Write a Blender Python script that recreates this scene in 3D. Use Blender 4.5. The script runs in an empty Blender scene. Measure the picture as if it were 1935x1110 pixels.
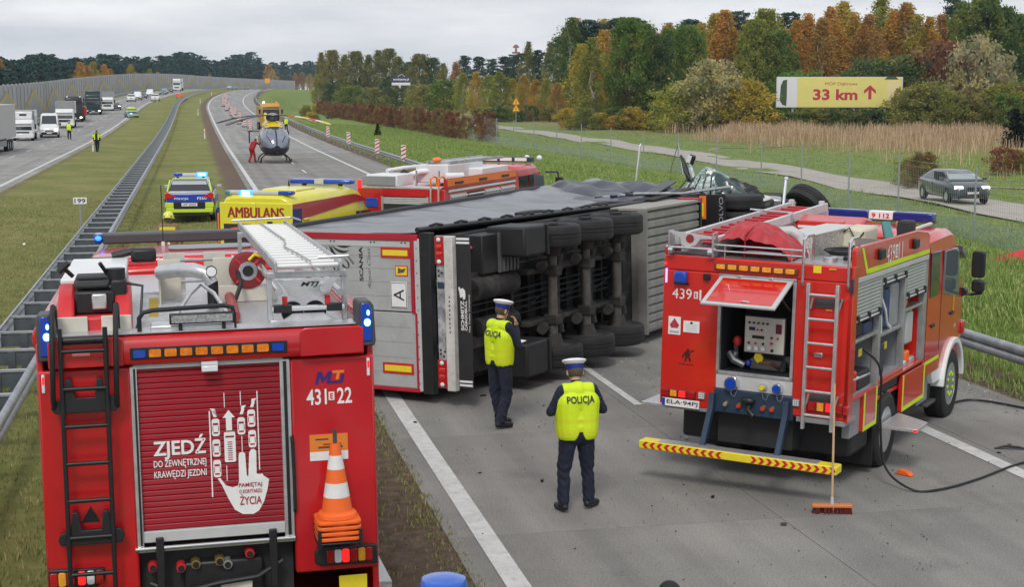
import bpy, bmesh, math, random
import numpy as np
from mathutils import Vector, Matrix, Euler

random.seed(11)
rng = np.random.default_rng(11)
S = bpy.context.scene
COL = S.collection
R = math.radians
PI = math.pi

# ------------------------------------------------------------------ camera
cam = bpy.data.objects.new('camera', bpy.data.cameras.new('camera'))
COL.objects.link(cam)
cam.location = (0, 0, 5.0)
cam.rotation_euler = (R(90 - 7.648), 0, R(-11.972))
cam.data.sensor_fit = 'HORIZONTAL'
cam.data.sensor_width = 36
cam.data.lens = 36 * 2830 / 1935
cam.data.clip_start = 0.2
cam.data.clip_end = 6000
S.camera = cam

# ------------------------------------------------------------------ sky, sun, exposure
W = bpy.data.worlds.new('World')
S.world = W
W.use_nodes = True
nt = W.node_tree
nt.nodes.clear()
out = nt.nodes.new('ShaderNodeOutputWorld')
bg = nt.nodes.new('ShaderNodeBackground')
sky = nt.nodes.new('ShaderNodeTexSky')
sky.sky_type = 'NISHITA'
sky.sun_disc = False
sky.sun_elevation = R(48)
sky.sun_rotation = R(200)
sky.air_density = 1.0
sky.dust_density = 3.0
tc = nt.nodes.new('ShaderNodeTexCoord')
mp = nt.nodes.new('ShaderNodeMapping')
mp.inputs['Scale'].default_value = (2.2, 2.2, 11)
nz = nt.nodes.new('ShaderNodeTexNoise')
nz.inputs['Scale'].default_value = 1.6
nz.inputs['Detail'].default_value = 7
nz.inputs['Roughness'].default_value = 0.55
rp = nt.nodes.new('ShaderNodeValToRGB')
rp.color_ramp.elements[0].position = 0.38
rp.color_ramp.elements[0].color = (0.47, 0.495, 0.545, 1)
rp.color_ramp.elements[1].position = 0.62
rp.color_ramp.elements[1].color = (0.72, 0.735, 0.76, 1)
sc_ = nt.nodes.new('ShaderNodeVectorMath')
sc_.operation = 'SCALE'
sc_.inputs['Scale'].default_value = 12.2
mx = nt.nodes.new('ShaderNodeMix')
mx.data_type = 'RGBA'
mx.inputs[0].default_value = 0.92
nt.links.new(tc.outputs['Generated'], mp.inputs['Vector'])
nt.links.new(mp.outputs['Vector'], nz.inputs['Vector'])
nt.links.new(nz.outputs['Fac'], rp.inputs['Fac'])
nt.links.new(rp.outputs['Color'], sc_.inputs[0])
nt.links.new(sky.outputs['Color'], mx.inputs[6])
nt.links.new(sc_.outputs['Vector'], mx.inputs[7])
nt.links.new(mx.outputs[2], bg.inputs['Color'])
bg.inputs['Strength'].default_value = 0.1
nt.links.new(bg.outputs['Background'], out.inputs['Surface'])

sun = bpy.data.objects.new('sun', bpy.data.lights.new('sun', 'SUN'))
COL.objects.link(sun)
sun.data.energy = 1.5
sun.data.angle = R(14)
sun.data.color = (1.0, 0.96, 0.9)
sun.rotation_euler = (R(42), 0, R(-20))

S.view_settings.view_transform = 'Standard'
S.view_settings.look = 'None'
S.view_settings.exposure = 0.14
S.view_settings.gamma = 1.0
S.view_settings.use_curve_mapping = False
S.cycles.use_denoising = True
S.cycles.max_bounces = 5
S.cycles.diffuse_bounces = 2
S.cycles.glossy_bounces = 3
S.cycles.transmission_bounces = 4
S.cycles.transparent_max_bounces = 6
S.cycles.sample_clamp_indirect = 6
S.cycles.volume_bounces = 0

# ------------------------------------------------------------------ materials
MATS = {}
def M(name, col=(.5, .5, .5), rough=.5, metal=0., var=.0, scale=3., bump=0., bscale=60., coat=0., emit=0., tint=False, trans=0., alpha=1., col2=None, detail=5, spec=None, dirt=None):
    """procedural principled material; var mixes lighter/darker noise patches, dirt adds a brownish film"""
    if name in MATS: return MATS[name]
    m = bpy.data.materials.new(name); MATS[name] = m
    m.use_nodes = True
    t = m.node_tree; N = t.nodes; L = t.links
    p = N['Principled BSDF']
    p.inputs['Base Color'].default_value = (*col, 1)
    p.inputs['Roughness'].default_value = rough
    p.inputs['Metallic'].default_value = metal
    p.inputs['Coat Weight'].default_value = coat
    p.inputs['Coat Roughness'].default_value = .08
    if spec is not None: p.inputs['Specular IOR Level'].default_value = spec
    if trans: p.inputs['Transmission Weight'].default_value = trans
    p.inputs['Alpha'].default_value = alpha
    if emit:
        p.inputs['Emission Color'].default_value = (*col, 1)
        p.inputs['Emission Strength'].default_value = emit
    cur = None
    co = N.new('ShaderNodeTexCoord')
    if var or col2:
        n = N.new('ShaderNodeTexNoise'); n.inputs['Scale'].default_value = scale; n.inputs['Detail'].default_value = detail; n.inputs['Roughness'].default_value = .62
        L.new(co.outputs['Object'], n.inputs['Vector'])
        r = N.new('ShaderNodeValToRGB'); r.color_ramp.elements[0].position = .33; r.color_ramp.elements[1].position = .67
        c2 = col2 or tuple(min(1, c * (1 + var)) for c in col)
        c1 = tuple(c * (1 - var) for c in col)
        r.color_ramp.elements[0].color = (*c1, 1); r.color_ramp.elements[1].color = (*c2, 1)
        L.new(n.outputs['Fac'], r.inputs['Fac']); cur = r.outputs['Color']
    if dirt:
        n2 = N.new('ShaderNodeTexNoise'); n2.inputs['Scale'].default_value = dirt[0]; n2.inputs['Detail'].default_value = 8; n2.inputs['Roughness'].default_value = .7
        L.new(co.outputs['Object'], n2.inputs['Vector'])
        r2 = N.new('ShaderNodeValToRGB'); r2.color_ramp.elements[0].position = dirt[1]; r2.color_ramp.elements[1].position = min(1, dirt[1] + .25)
        r2.color_ramp.elements[0].color = (0, 0, 0, 1); r2.color_ramp.elements[1].color = (dirt[2],) * 3 + (1,)
        L.new(n2.outputs['Fac'], r2.inputs['Fac'])
        x = N.new('ShaderNodeMix'); x.data_type = 'RGBA'
        if cur: L.new(cur, x.inputs[6])
        else: x.inputs[6].default_value = (*col, 1)
        x.inputs[7].default_value = (*dirt[3], 1) if len(dirt) > 3 else (.16, .13, .1, 1)
        L.new(r2.outputs['Color'], x.inputs[0]); cur = x.outputs[2]
    if tint:
        oi = N.new('ShaderNodeObjectInfo')
        x = N.new('ShaderNodeMix'); x.data_type = 'RGBA'; x.blend_type = 'MULTIPLY'; x.inputs[0].default_value = 1
        if cur: L.new(cur, x.inputs[6])
        else: x.inputs[6].default_value = (*col, 1)
        L.new(oi.outputs['Color'], x.inputs[7]); cur = x.outputs[2]
    if cur: L.new(cur, p.inputs['Base Color'])
    if bump:
        n = N.new('ShaderNodeTexNoise'); n.inputs['Scale'].default_value = bscale; n.inputs['Detail'].default_value = 4
        L.new(co.outputs['Object'], n.inputs['Vector'])
        b = N.new('ShaderNodeBump'); b.inputs['Strength'].default_value = bump; b.inputs['Distance'].default_value = .02
        L.new(n.outputs['Fac'], b.inputs['Height']); L.new(b.outputs['Normal'], p.inputs['Normal'])
    return m

RED = M('fire_red_paint', (.50, .008, .014), .27, var=.16, scale=1.2, coat=.6, dirt=(2.2, .52, .22, (.20, .08, .06)), bump=.05, bscale=2.2)
RED2 = M('fire_red_paint_bright', (.60, .020, .012), .28, var=.12, scale=1.2, coat=.7, dirt=(2.0, .52, .22, (.22, .09, .06)), bump=.05, bscale=2.2)
REDP = M('red_plastic', (.60, .025, .03), .42, var=.12, scale=6)
ALU = M('aluminium', (.62, .63, .64), .36, .75, var=.14, scale=9)
ALUD = M('brushed_aluminium', (.46, .47, .48), .42, .7, var=.2, scale=5, bump=.05)
STEEL = M('galvanised_steel', (.36, .38, .40), .5, .55, var=.22, scale=3.5, dirt=(2.5, .6, .35))
CHROME = M('polished_steel', (.72, .73, .75), .16, .9)
BLACK = M('black_plastic', (.012, .012, .014), .48, var=.2, scale=8)
BLKM = M('black_metal', (.018, .019, .021), .38, .2, var=.2, scale=6)
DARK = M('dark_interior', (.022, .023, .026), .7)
GREYD = M('dark_grey_plastic', (.06, .063, .068), .5, var=.15)
GREYL = M('light_grey_paint', (.50, .51, .51), .45, var=.08, scale=3, dirt=(3, .55, .2))
GREYM = M('mid_grey_paint', (.25, .26, .27), .45, var=.1, scale=3)
WHITE = M('white_paint', (.76, .77, .77), .35, var=.05, scale=2, coat=.2, dirt=(3, .57, .2))
WHITEP = M('white_print', (.80, .80, .80), .5, var=.05, scale=12)
BEIGE = M('beige_plastic', (.60, .57, .50), .5, var=.08, scale=4, dirt=(6, .55, .3))
GLASS = M('dark_glass', (.012, .016, .018), .06, coat=.6, spec=.9)
GLASSL = M('pale_glass', (.12, .16, .17), .05, coat=.5, spec=.9)
RUB = M('tyre_rubber', (.014, .014, .015), .7, var=.35, scale=5, bump=.25, bscale=40, dirt=(3, .54, .25, (.08, .072, .064)))
BLUEL = M('blue_lens', (.01, .06, .42), .15, coat=.6)
BLUEON = M('blue_light_on', (.02, .16, 1.0), .2, emit=3.2)
CYANON = M('blue_light_core', (.25, .68, 1.0), .2, emit=3.2)
AMBER = M('amber_lens', (.75, .20, .01), .25, coat=.5, var=.25, scale=30)
AMBERL = M('orange_lens', (.85, .35, .03), .25, coat=.5, var=.2, scale=30)
REDL = M('red_lens', (.42, .008, .010), .2, coat=.6, var=.2, scale=30)
REDON = M('red_lamp_reflector_glow', (1.0, .018, .02), .2, emit=.95)
WLENS = M('clear_lens', (.75, .77, .8), .12, coat=.6)
HEADON = M('headlight_on', (1.0, .97, .9), .2, emit=4.0)
YEL = M('signal_yellow', (.78, .62, .02), .45, var=.06)
YELPLATE = M('reflective_yellow', (.82, .66, .03), .4, var=.05, scale=20)
ORANGE = M('safety_orange', (.85, .20, .02), .45, var=.08, scale=8)
FLUO = M('fluorescent_yellow', (.62, .82, .01), .6, var=.06, scale=7)
LIME = M('lime_stripe', (.58, .78, .02), .5)
NAVY = M('navy_cloth', (.010, .014, .032), .85, var=.35, scale=18, bump=.3, bscale=35)
SKIN = M('skin', (.55, .33, .24), .55, var=.08, scale=20)
BLUEM = M('steel_blue_paint', (.03, .055, .095), .4, .2, var=.1)
TARP = M('grey_tarpaulin', (.16, .17, .185), .42, var=.18, scale=.9, bump=.35, bscale=3.5, coat=.25)

# ------------------------------------------------------------------ mesh builder
class MB:
    def __init__(s, T=None):
        s.v = []; s.f = []; s.k = []; s.m = 0; s.T = T
    def add(s, vs, fs):
        n = len(s.v)
        if s.T is not None: vs = [s.T @ Vector(v) for v in vs]
        s.v += [tuple(v) for v in vs]
        s.f += [tuple(n + i for i in f) for f in fs]
        s.k += [s.m] * len(fs)
        return s
    def box(s, x0, x1, y0, y1, z0, z1):
        return s.add([(x0, y0, z0), (x1, y0, z0), (x1, y1, z0), (x0, y1, z0), (x0, y0, z1), (x1, y0, z1), (x1, y1, z1), (x0, y1, z1)],
                     [(3, 2, 1, 0), (4, 5, 6, 7), (0, 1, 5, 4), (1, 2, 6, 5), (2, 3, 7, 6), (3, 0, 4, 7)])
    def obox(s, c, sz, rot=(0, 0, 0)):
        E = Euler([R(a) for a in rot]).to_matrix(); c = Vector(c)
        h = [q / 2 for q in sz]
        vs = [c + E @ Vector((x * h[0], y * h[1], z * h[2])) for z in (-1, 1) for x, y in ((-1, -1), (1, -1), (1, 1), (-1, 1))]
        return s.add(vs, [(3, 2, 1, 0), (4, 5, 6, 7), (0, 1, 5, 4), (1, 2, 6, 5), (2, 3, 7, 6), (3, 0, 4, 7)])
    def bar(s, a, b, w, h, up=(0, 0, 1)):
        """rectangular bar from a to b, w wide, h high"""
        a = Vector(a); b = Vector(b); d = (b - a).normalized(); u = Vector(up)
        x = d.cross(u)
        if x.length < 1e-4: x = d.cross(Vector((1, 0, 0)))
        x.normalize(); u = x.cross(d).normalized()
        vs = [p + x * (i * w / 2) + u * (j * h / 2) for p in (a, b) for i, j in ((-1, -1), (1, -1), (1, 1), (-1, 1))]
        return s.add(vs, [(3, 2, 1, 0), (4, 5, 6, 7), (0, 1, 5, 4), (1, 2, 6, 5), (2, 3, 7, 6), (3, 0, 4, 7)])
    def cyl(s, a, b, r, r2=None, n=12, cap=True):
        return s.tube([a, b], [r, r if r2 is None else r2], n, cap)
    def tube(s, pts, r, n=8, cap=True):
        pts = [Vector(p) for p in pts]; m = len(pts)
        rs = r if isinstance(r, (list, tuple)) else [r] * m
        d0 = (pts[1] - pts[0]).normalized()
        u = d0.orthogonal().normalized()
        vs = []
        for i, p in enumerate(pts):
            if i == 0: d = d0
            elif i == m - 1: d = (pts[-1] - pts[-2]).normalized()
            else: d = ((pts[i + 1] - p).normalized() + (p - pts[i - 1]).normalized()).normalized()
            u = (u - d * u.dot(d)).normalized(); w = d.cross(u)
            vs += [p + (u * math.cos(2 * PI * k / n) + w * math.sin(2 * PI * k / n)) * rs[i] for k in range(n)]
        fs = [(i * n + k, i * n + (k + 1) % n, (i + 1) * n + (k + 1) % n, (i + 1) * n + k) for i in range(m - 1) for k in range(n)]
        if cap: fs += [tuple(range(n - 1, -1, -1)), tuple((m - 1) * n + k for k in range(n))]
        return s.add(vs, fs)
    def prism(s, poly, ax, a, b):
        """polygon extruded along axis ax from a to b; poly lists the other two coordinates in xyz order"""
        def mk(p, t):
            return {'x': (t, p[0], p[1]), 'y': (p[0], t, p[1]), 'z': (p[0], p[1], t)}[ax]
        n = len(poly)
        vs = [mk(p, a) for p in poly] + [mk(p, b) for p in poly]
        return s.add(vs, [tuple(range(n - 1, -1, -1)), tuple(range(n, 2 * n))] + [(i, (i + 1) % n, n + (i + 1) % n, n + i) for i in range(n)])
    def lathe(s, prof, c, ax=(0, 0, 1), n=20):
        """prof: (radius, height) pairs along axis ax through c"""
        c = Vector(c); ax = Vector(ax).normalized(); u = ax.orthogonal().normalized(); w = ax.cross(u)
        vs = [c + ax * h + (u * math.cos(2 * PI * k / n) + w * math.sin(2 * PI * k / n)) * max(r, 1e-4) for r, h in prof for k in range(n)]
        m = len(prof)
        fs = [(i * n + k, i * n + (k + 1) % n, (i + 1) * n + (k + 1) % n, (i + 1) * n + k) for i in range(m - 1) for k in range(n)]
        return s.add(vs, fs + [tuple(range(n - 1, -1, -1)), tuple((m - 1) * n + k for k in range(n))])
    def ell(s, c, r, nu=12, nv=8):
        vs = []; 
        for j in range(1, nv):
            t = PI * j / nv
            vs += [(c[0] + r[0] * math.sin(t) * math.cos(2 * PI * i / nu), c[1] + r[1] * math.sin(t) * math.sin(2 * PI * i / nu), c[2] + r[2] * math.cos(t)) for i in range(nu)]
        a = len(vs); vs += [(c[0], c[1], c[2] + r[2]), (c[0], c[1], c[2] - r[2])]
        fs = [(j * nu + i, j * nu + (i + 1) % nu, (j + 1) * nu + (i + 1) % nu, (j + 1) * nu + i) for j in range(nv - 2) for i in range(nu)]
        fs += [(a, (i + 1) % nu, i) for i in range(nu)] + [(a + 1, (nv - 2) * nu + i, (nv - 2) * nu + (i + 1) % nu) for i in range(nu)]
        return s.add(vs, fs)
    def quad(s, *q):
        return s.add(q, [tuple(range(len(q)))])
    def loft(s, rings, closed=True, cap=True):
        n = len(rings[0]); m = len(rings)
        vs = [p for r in rings for p in r]
        e = n if closed else n - 1
        fs = [(i * n + k, i * n + (k + 1) % n, (i + 1) * n + (k + 1) % n, (i + 1) * n + k) for i in range(m - 1) for k in range(e)]
        if cap: fs += [tuple(range(n - 1, -1, -1)), tuple((m - 1) * n + k for k in range(n))]
        return s.add(vs, fs)
    def mesh(s, name, mats, smooth=35, norm=True):
        me = bpy.data.meshes.new(name)
        me.from_pydata(s.v, [], s.f)
        for m in (mats if isinstance(mats, (list, tuple)) else [mats]): me.materials.append(m)
        if any(s.k): me.polygons.foreach_set('material_index', s.k)
        if norm:
            b = bmesh.new(); b.from_mesh(me); bmesh.ops.recalc_face_normals(b, faces=b.faces); b.to_mesh(me); b.free()
        if smooth:
            me.shade_smooth(); me.set_sharp_from_angle(angle=R(smooth))
        me.update()
        return me
    def obj(s, name, mats, parent=None, bevel=0, smooth=35, norm=True, seg=2, **kw):
        return link(name, s.mesh(name, mats, smooth, norm), parent, bevel, seg, **kw)

def link(name, me, parent=None, bevel=0, seg=2, loc=None, **kw):
    o = bpy.data.objects.new(name, me); COL.objects.link(o)
    if parent is not None: o.parent = parent
    if loc: o.location = loc
    if bevel:
        b = o.modifiers.new('bevel', 'BEVEL'); b.width = bevel; b.segments = seg; b.limit_method = 'ANGLE'; b.angle_limit = R(40); b.harden_normals = False
    for k, v in kw.items(): o[k] = v
    return o
def bx(name, parent, mat, x0, x1, y0, y1, z0, z1, bevel=0, **kw):
    return MB().box(x0, x1, y0, y1, z0, z1).obj(name, mat, parent, bevel, smooth=35 if bevel else 0, **kw)
def cy(name, parent, mat, a, b, r, r2=None, n=12, **kw):
    return MB().cyl(a, b, r, r2, n).obj(name, mat, parent, **kw)
def tb(name, parent, mat, pts, r, n=8, **kw):
    return MB().tube(pts, r, n).obj(name, mat, parent, **kw)
def thing(name, label, cat, loc=(0, 0, 0), head=0, group=None, roll=0, pitch=0, scale=1):
    o = bpy.data.objects.new(name, None); COL.objects.link(o)
    o.empty_display_size = .2
    m = Matrix.Rotation(R(-head), 4, 'Z') @ Matrix.Rotation(R(pitch), 4, 'X') @ Matrix.Rotation(R(roll), 4, 'Y')
    o.matrix_world = Matrix.Translation(loc) @ m @ Matrix.Scale(scale, 4)
    return tag(o, label, cat, group)
def tag(o, label, cat, group=None):
    o['label'] = label; o['category'] = cat
    if group: o['group'] = group
    return o
def copy_tree(o, parent=None):
    c = o.copy(); COL.objects.link(c); c.parent = parent
    for ch in o.children: copy_tree(ch, c)
    return c
def put(o, loc, head=0, label=None, scale=None):
    o.location = loc; o.rotation_euler = (0, 0, R(-head))
    if scale: o.scale = (scale,) * 3 if isinstance(scale, (int, float)) else scale
    if label: o['label'] = label
    return o
def txt(name, parent, mat, s, c, w, h, xd=(1, 0, 0), yd=(0, 0, 1), bold=0., shear=0., depth=.0015, lift=.003, **kw):
    """lettering fitted into a w x h box centred on c; xd reads on, yd is up"""
    cu = bpy.data.curves.new('t', 'FONT'); cu.body = s; cu.offset = bold; cu.shear = shear; cu.resolution_u = 3
    o = bpy.data.objects.new('t', cu)
    me = bpy.data.meshes.new_from_object(o)
    n = len(me.vertices); a = np.zeros(n * 3); me.vertices.foreach_get('co', a); a = a.reshape(-1, 3)
    lo = a.min(0); hi = a.max(0); d = np.maximum(hi - lo, 1e-6)
    x = Vector(xd).normalized(); y = Vector(yd).normalized(); z = x.cross(y)
    if not w: w = h * d[0] / d[1]
    u = (a[:, 0] - lo[0]) / d[0] * w - w / 2; v = (a[:, 1] - lo[1]) / d[1] * h - h / 2
    q = np.array(c)[None] + u[:, None] * np.array(x)[None] + v[:, None] * np.array(y)[None] + np.array(z)[None] * lift
    me.vertices.foreach_set('co', q.reshape(-1)); me.materials.clear(); me.materials.append(mat)
    me.update(); bpy.data.objects.remove(o); bpy.data.curves.remove(cu)
    return link(name, me, parent, **kw)
def wheel(parent, c, r, w, side=1, rim=ALU, ax='x', nuts=0, nutmat=None, name='wheel', simple=False):
    """wheel with tyre (part), rim, hub and nuts (sub-parts); side=+1 shows the rim towards +axis"""
    A = {'x': (1, 0, 0), 'z': (0, 0, 1), 'y': (0, 1, 0)}[ax]; A = Vector(A) * side; c = Vector(c); h = w / 2
    n = 18 if simple else 36
    ri = r * .6
    t = MB().lathe([(ri, -h * .9), (r * .86, -h), (r * .97, -h * .85), (r, -h * .6), (r, -h * .22), (r * .975, -h * .2), (r * .975, -h * .12), (r, -h * .1), (r, h * .1), (r * .975, h * .12), (r * .975, h * .2), (r, h * .22), (r, h * .6), (r * .97, h * .85), (r * .86, h), (ri, h * .9), (ri, -h * .9)], c, A, n).obj(name, RUB, parent, smooth=30)
    q = MB().lathe([(ri * 1.01, h * .88), (ri * .96, h * .9), (ri * .9, h * .55), (ri * .6, h * .35), (ri * .42, h * .6), (ri * .25, h * .65), (.005, h * .66)], c, A, n)
    q.lathe([(.005, -h * .5), (ri * .9, -h * .5), (ri * .99, -h * .88)], c, A, n)
    q.obj('rim', rim, t, smooth=40)
    if nuts:
        u = A.orthogonal().normalized(); v = A.cross(u); b = MB()
        for k in range(nuts):
            d = u * math.cos(2 * PI * k / nuts) + v * math.sin(2 * PI * k / nuts)
            p = c + d * ri * .52 + A * h * .45
            b.cyl(p, p + A * h * .5, ri * .12, ri * .085, 7)
        b.obj('wheel_nuts', nutmat or CHROME, t)
    return t
# ------------------------------------------------------------------ road geometry: s runs along the motorway, u across it
def rise(s):
    t = np.clip((np.asarray(s, float) - 130) / 470, 0, 1)
    return 6.3 * t * t * (3 - 2 * t)
def bend(s):
    s = np.asarray(s, float)
    return np.where(s < 290, 0, (s - 290) ** 2 / 4200.)
def RP(u, s, z=0.):
    return Vector((u + float(bend(s)), s, float(rise(s)) + z))
def ribbon(us, ss, zf, name, mat, parent=None, attr=None, **kw):
    """sheet over the (u, s) grid, z from zf(u, s) above zero"""
    U, SS = np.meshgrid(np.array(us, float), np.array(ss, float))
    Z = zf(U, SS); X = U + bend(SS)
    co = np.stack([X, SS, Z], -1).reshape(-1, 3)
    nu, ns = len(us), len(ss)
    i = np.arange(ns - 1)[:, None] * nu + np.arange(nu - 1)[None]
    fs = np.stack([i, i + 1, i + nu + 1, i + nu], -1).reshape(-1, 4)
    me = bpy.data.meshes.new(name)
    me.from_pydata(co.tolist(), [], fs.tolist())
    me.materials.append(mat); me.shade_smooth()
    if attr:
        for an, fn in attr.items():
            a = me.attributes.new(an, 'FLOAT', 'POINT'); a.data.foreach_set('value', fn(U, SS).reshape(-1).astype(np.float32))
    return link(name, me, parent, **kw)
def sm(x, a, b):
    t = np.clip((x - a) / (b - a), 0, 1); return t * t * (3 - 2 * t)

def zground(U, SS):
    U = np.asarray(U, float); SS = np.asarray(SS, float)
    r = rise(SS)
    fall = np.clip((U - 15.2) / (2.3 * r + .5), 0, 1)
    r = np.where(U > 15.2, r * (1 - fall * fall * (3 - 2 * fall)), r)
    z = np.zeros_like(r)
    z -= .13 * np.exp(-((U + 3) / 3.2) ** 2)                                # shallow swale of the median
    z += .40 * sm(U, 14.2, 18.5) * (1 - sm(U, 19.5, 26)) * (1 - .6 * sm(SS, 150, 260))     # low bank behind the crash barrier
    z += .05 * np.sin(U * .9 + SS * .17) * sm(U, 15, 18) + .04 * np.sin(SS * .31 + U * .4) * sm(U, 15, 18)
    z += .5 * np.sin(U * .033) * np.sin(SS * .021) * sm(U, 60, 110)
    z -= .07 * ((U > 2.8) & (U < 13.0)) + .07 * ((U > -21.0) & (U < -9.8))
    return z + r

def ground_material():
    m = bpy.data.materials.new('meadow_ground'); m.use_nodes = True
    t = m.node_tree; N = t.nodes; L = t.links; p = N['Principled BSDF']; p.inputs['Roughness'].default_value = .95; p.inputs['Specular IOR Level'].default_value = .15
    co = N.new('ShaderNodeTexCoord')
    def noise(sc, det=6, ro=.6):
        n = N.new('ShaderNodeTexNoise'); n.inputs['Scale'].default_value = sc; n.inputs['Detail'].default_value = det; n.inputs['Roughness'].default_value = ro
        L.new(co.outputs['Object'], n.inputs['Vector']); return n.outputs['Fac']
    def ramp(f, a, b, c1, c2, mid=None):
        r = N.new('ShaderNodeValToRGB'); e = r.color_ramp.elements; e[0].position = a; e[1].position = b; e[0].color = (*c1, 1); e[1].color = (*c2, 1)
        if mid: q = e.new((a + b) / 2); q.color = (*mid, 1)
        L.new(f, r.inputs['Fac']); return r.outputs['Color']
    def mix(f, a, b, mode='MIX'):
        x = N.new('ShaderNodeMix'); x.data_type = 'RGBA'; x.blend_type = mode
        if isinstance(f, float): x.inputs[0].default_value = f
        else: L.new(f, x.inputs[0])
        L.new(a, x.inputs[6]); L.new(b, x.inputs[7]); return x.outputs[2]
    def attr(n):
        a = N.new('ShaderNodeAttribute'); a.attribute_name = n; return a.outputs['Fac']
    def math_(op, a, b):
        x = N.new('ShaderNodeMath'); x.operation = op; x.use_clamp = True
        for i, q in enumerate((a, b)):
            if isinstance(q, (int, float)): x.inputs[i].default_value = q
            else: L.new(q, x.inputs[i])
        return x.outputs[0]
    big = ramp(noise(.22, 4), .36, .64, (.12, .145, .035), (.29, .26, .105), (.19, .205, .06))
    fine = ramp(noise(3.2, 8, .75), .3, .7, (.10, .115, .03), (.34, .30, .14), (.20, .205, .065))
    grass = mix(.55, big, fine)
    lush = ramp(noise(.9, 8, .72), .32, .68, (.09, .14, .025), (.28, .31, .095), (.17, .235, .055))
    c = mix(attr('lush'), grass, lush)
    soilc = ramp(noise(5, 9, .75), .3, .72, (.075, .055, .04), (.25, .185, .135), (.15, .11, .08))
    soilf = ramp(math_('ADD', attr('soil'), math_('MULTIPLY', math_('SUBTRACT', noise(1.1, 9, .75), .5), 2.2)), .42, .66, (0, 0, 0), (1, 1, 1))
    c = mix(soilf, c, soilc)
    dryc = ramp(noise(.8, 6), .35, .65, (.20, .14, .07), (.33, .25, .13))
    c = mix(attr('dry'), c, dryc)
    L.new(c, p.inputs['Base Color'])
    b = N.new('ShaderNodeBump'); b.inputs['Strength'].default_value = .8; b.inputs['Distance'].default_value = .08
    L.new(noise(9, 8, .8), b.inputs['Height']); L.new(b.outputs['Normal'], p.inputs['Normal'])
    return m
us = [-1400, -900, -600, -300, -150, -80, -50, -35, -28, -25, -23, -21.4, -21.0, -20.9, -9.9, -9.8, -9.4, -9, -8.6, -8, -7, -6, -5, -4, -3, -2, -1, 0, .4, .7, 1, 1.3, 1.6, 1.9, 2.2, 2.5, 2.75, 2.8, 2.85, 12.95, 13, 13.05, 13.2, 13.5, 13.8, 14.2, 14.8, 15.4, 16, 16.8, 17.6, 18.5, 19.5, 21, 23, 25, 26, 28, 31, 34, 38, 42, 46, 50, 56, 62, 70, 80, 95, 115, 150, 220, 350, 600, 1000]
ss = list(np.arange(-40, 60, 2.)) + list(np.arange(60, 300, 5.)) + list(np.arange(300, 700, 12.)) + [750, 800, 900, 1000, 1200, 1400, 1600]
def soil_f(U, SS):
    a = sm(U, .6, 2.0) * (1 - sm(U, 2.74, 2.86)) * .68
    b = sm(U, -9.7, -9.4) * (1 - sm(U, -9.2, -8.6)) * .52
    c = sm(U, 13.0, 13.1) * (1 - sm(U, 13.7, 15.2)) * .75
    return np.maximum(np.maximum(a, b), c) + .12 * sm(U, -4.6, -3.8) * (1 - sm(U, -2.4, -1.6))
ground = ribbon(us, ss, zground, 'ground', ground_material(), attr=dict(soil=soil_f, lush=lambda U, S_: sm(U, 13.5, 15.5) * .95 + .1 * sm(U, -2.4, 1.0) * (1 - sm(U, 1.0, 1.6)),
    dry=lambda U, S_: sm(U, 48, 56) * sm(S_ + U * .75, 138, 175) * .65), kind='structure')

# ------------------------------------------------------------------ carriageways
def concrete(name, base, tint=False, joints=False):
    m = M(name, base, .88, var=.17, scale=.35, bump=.35, bscale=90, tint=tint, spec=.25)
    t = m.node_tree; N = t.nodes; L = t.links; p = N['Principled BSDF']
    cur = p.inputs['Base Color'].links[0].from_socket
    co = N.new('ShaderNodeTexCoord')
    n = N.new('ShaderNodeTexNoise'); n.inputs['Scale'].default_value = 45; n.inputs['Detail'].default_value = 5; n.inputs['Roughness'].default_value = .8
    L.new(co.outputs['Object'], n.inputs['Vector'])
    r = N.new('ShaderNodeValToRGB'); e = r.color_ramp.elements; e[0].position = .3; e[1].position = .7; e[0].color = (.48, .48, .48, 1); e[1].color = (1.6, 1.57, 1.52, 1)
    L.new(n.outputs['Fac'], r.inputs['Fac'])
    # tyre tracks and stains drawn out along the lane
    mp = N.new('ShaderNodeMapping'); mp.inputs['Scale'].default_value = (1.5, .04, 1); L.new(co.outputs['Object'], mp.inputs['Vector'])
    n2 = N.new('ShaderNodeTexNoise'); n2.inputs['Scale'].default_value = 1.0; n2.inputs['Detail'].default_value = 6; L.new(mp.outputs['Vector'], n2.inputs['Vector'])
    r2 = N.new('ShaderNodeValToRGB'); e = r2.color_ramp.elements; e[0].position = .35; e[1].position = .65; e[0].color = (.84, .84, .85, 1); e[1].color = (1.1, 1.1, 1.09, 1)
    L.new(n2.outputs['Fac'], r2.inputs['Fac'])
    n3 = N.new('ShaderNodeTexNoise'); n3.inputs['Scale'].default_value = .55; n3.inputs['Detail'].default_value = 9; n3.inputs['Roughness'].default_value = .7; L.new(co.outputs['Object'], n3.inputs['Vector'])
    r3 = N.new('ShaderNodeValToRGB'); e = r3.color_ramp.elements; e[0].position = .56; e[1].position = .74; e[0].color = (1, 1, 1, 1); e[1].color = (.66, .66, .67, 1); L.new(n3.outputs['Fac'], r3.inputs['Fac'])
    for s_ in (r.outputs['Color'], r2.outputs['Color'], r3.outputs['Color']):
        x = N.new('ShaderNodeMix'); x.data_type = 'RGBA'; x.blend_type = 'MULTIPLY'; x.inputs[0].default_value = 1
        L.new(cur, x.inputs[6]); L.new(s_, x.inputs[7]); cur = x.outputs[2]
    L.new(cur, p.inputs['Base Color'])
    return m
CONC = concrete('exposed_aggregate_concrete', (.225, .221, .213), tint=True)
CONCF = concrete('far_concrete', (.27, .267, .262))
JOINT = M('joint_filler', (.022, .022, .023), .9)
def road_z(dz): return lambda U, SS: rise(SS) + dz
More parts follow.
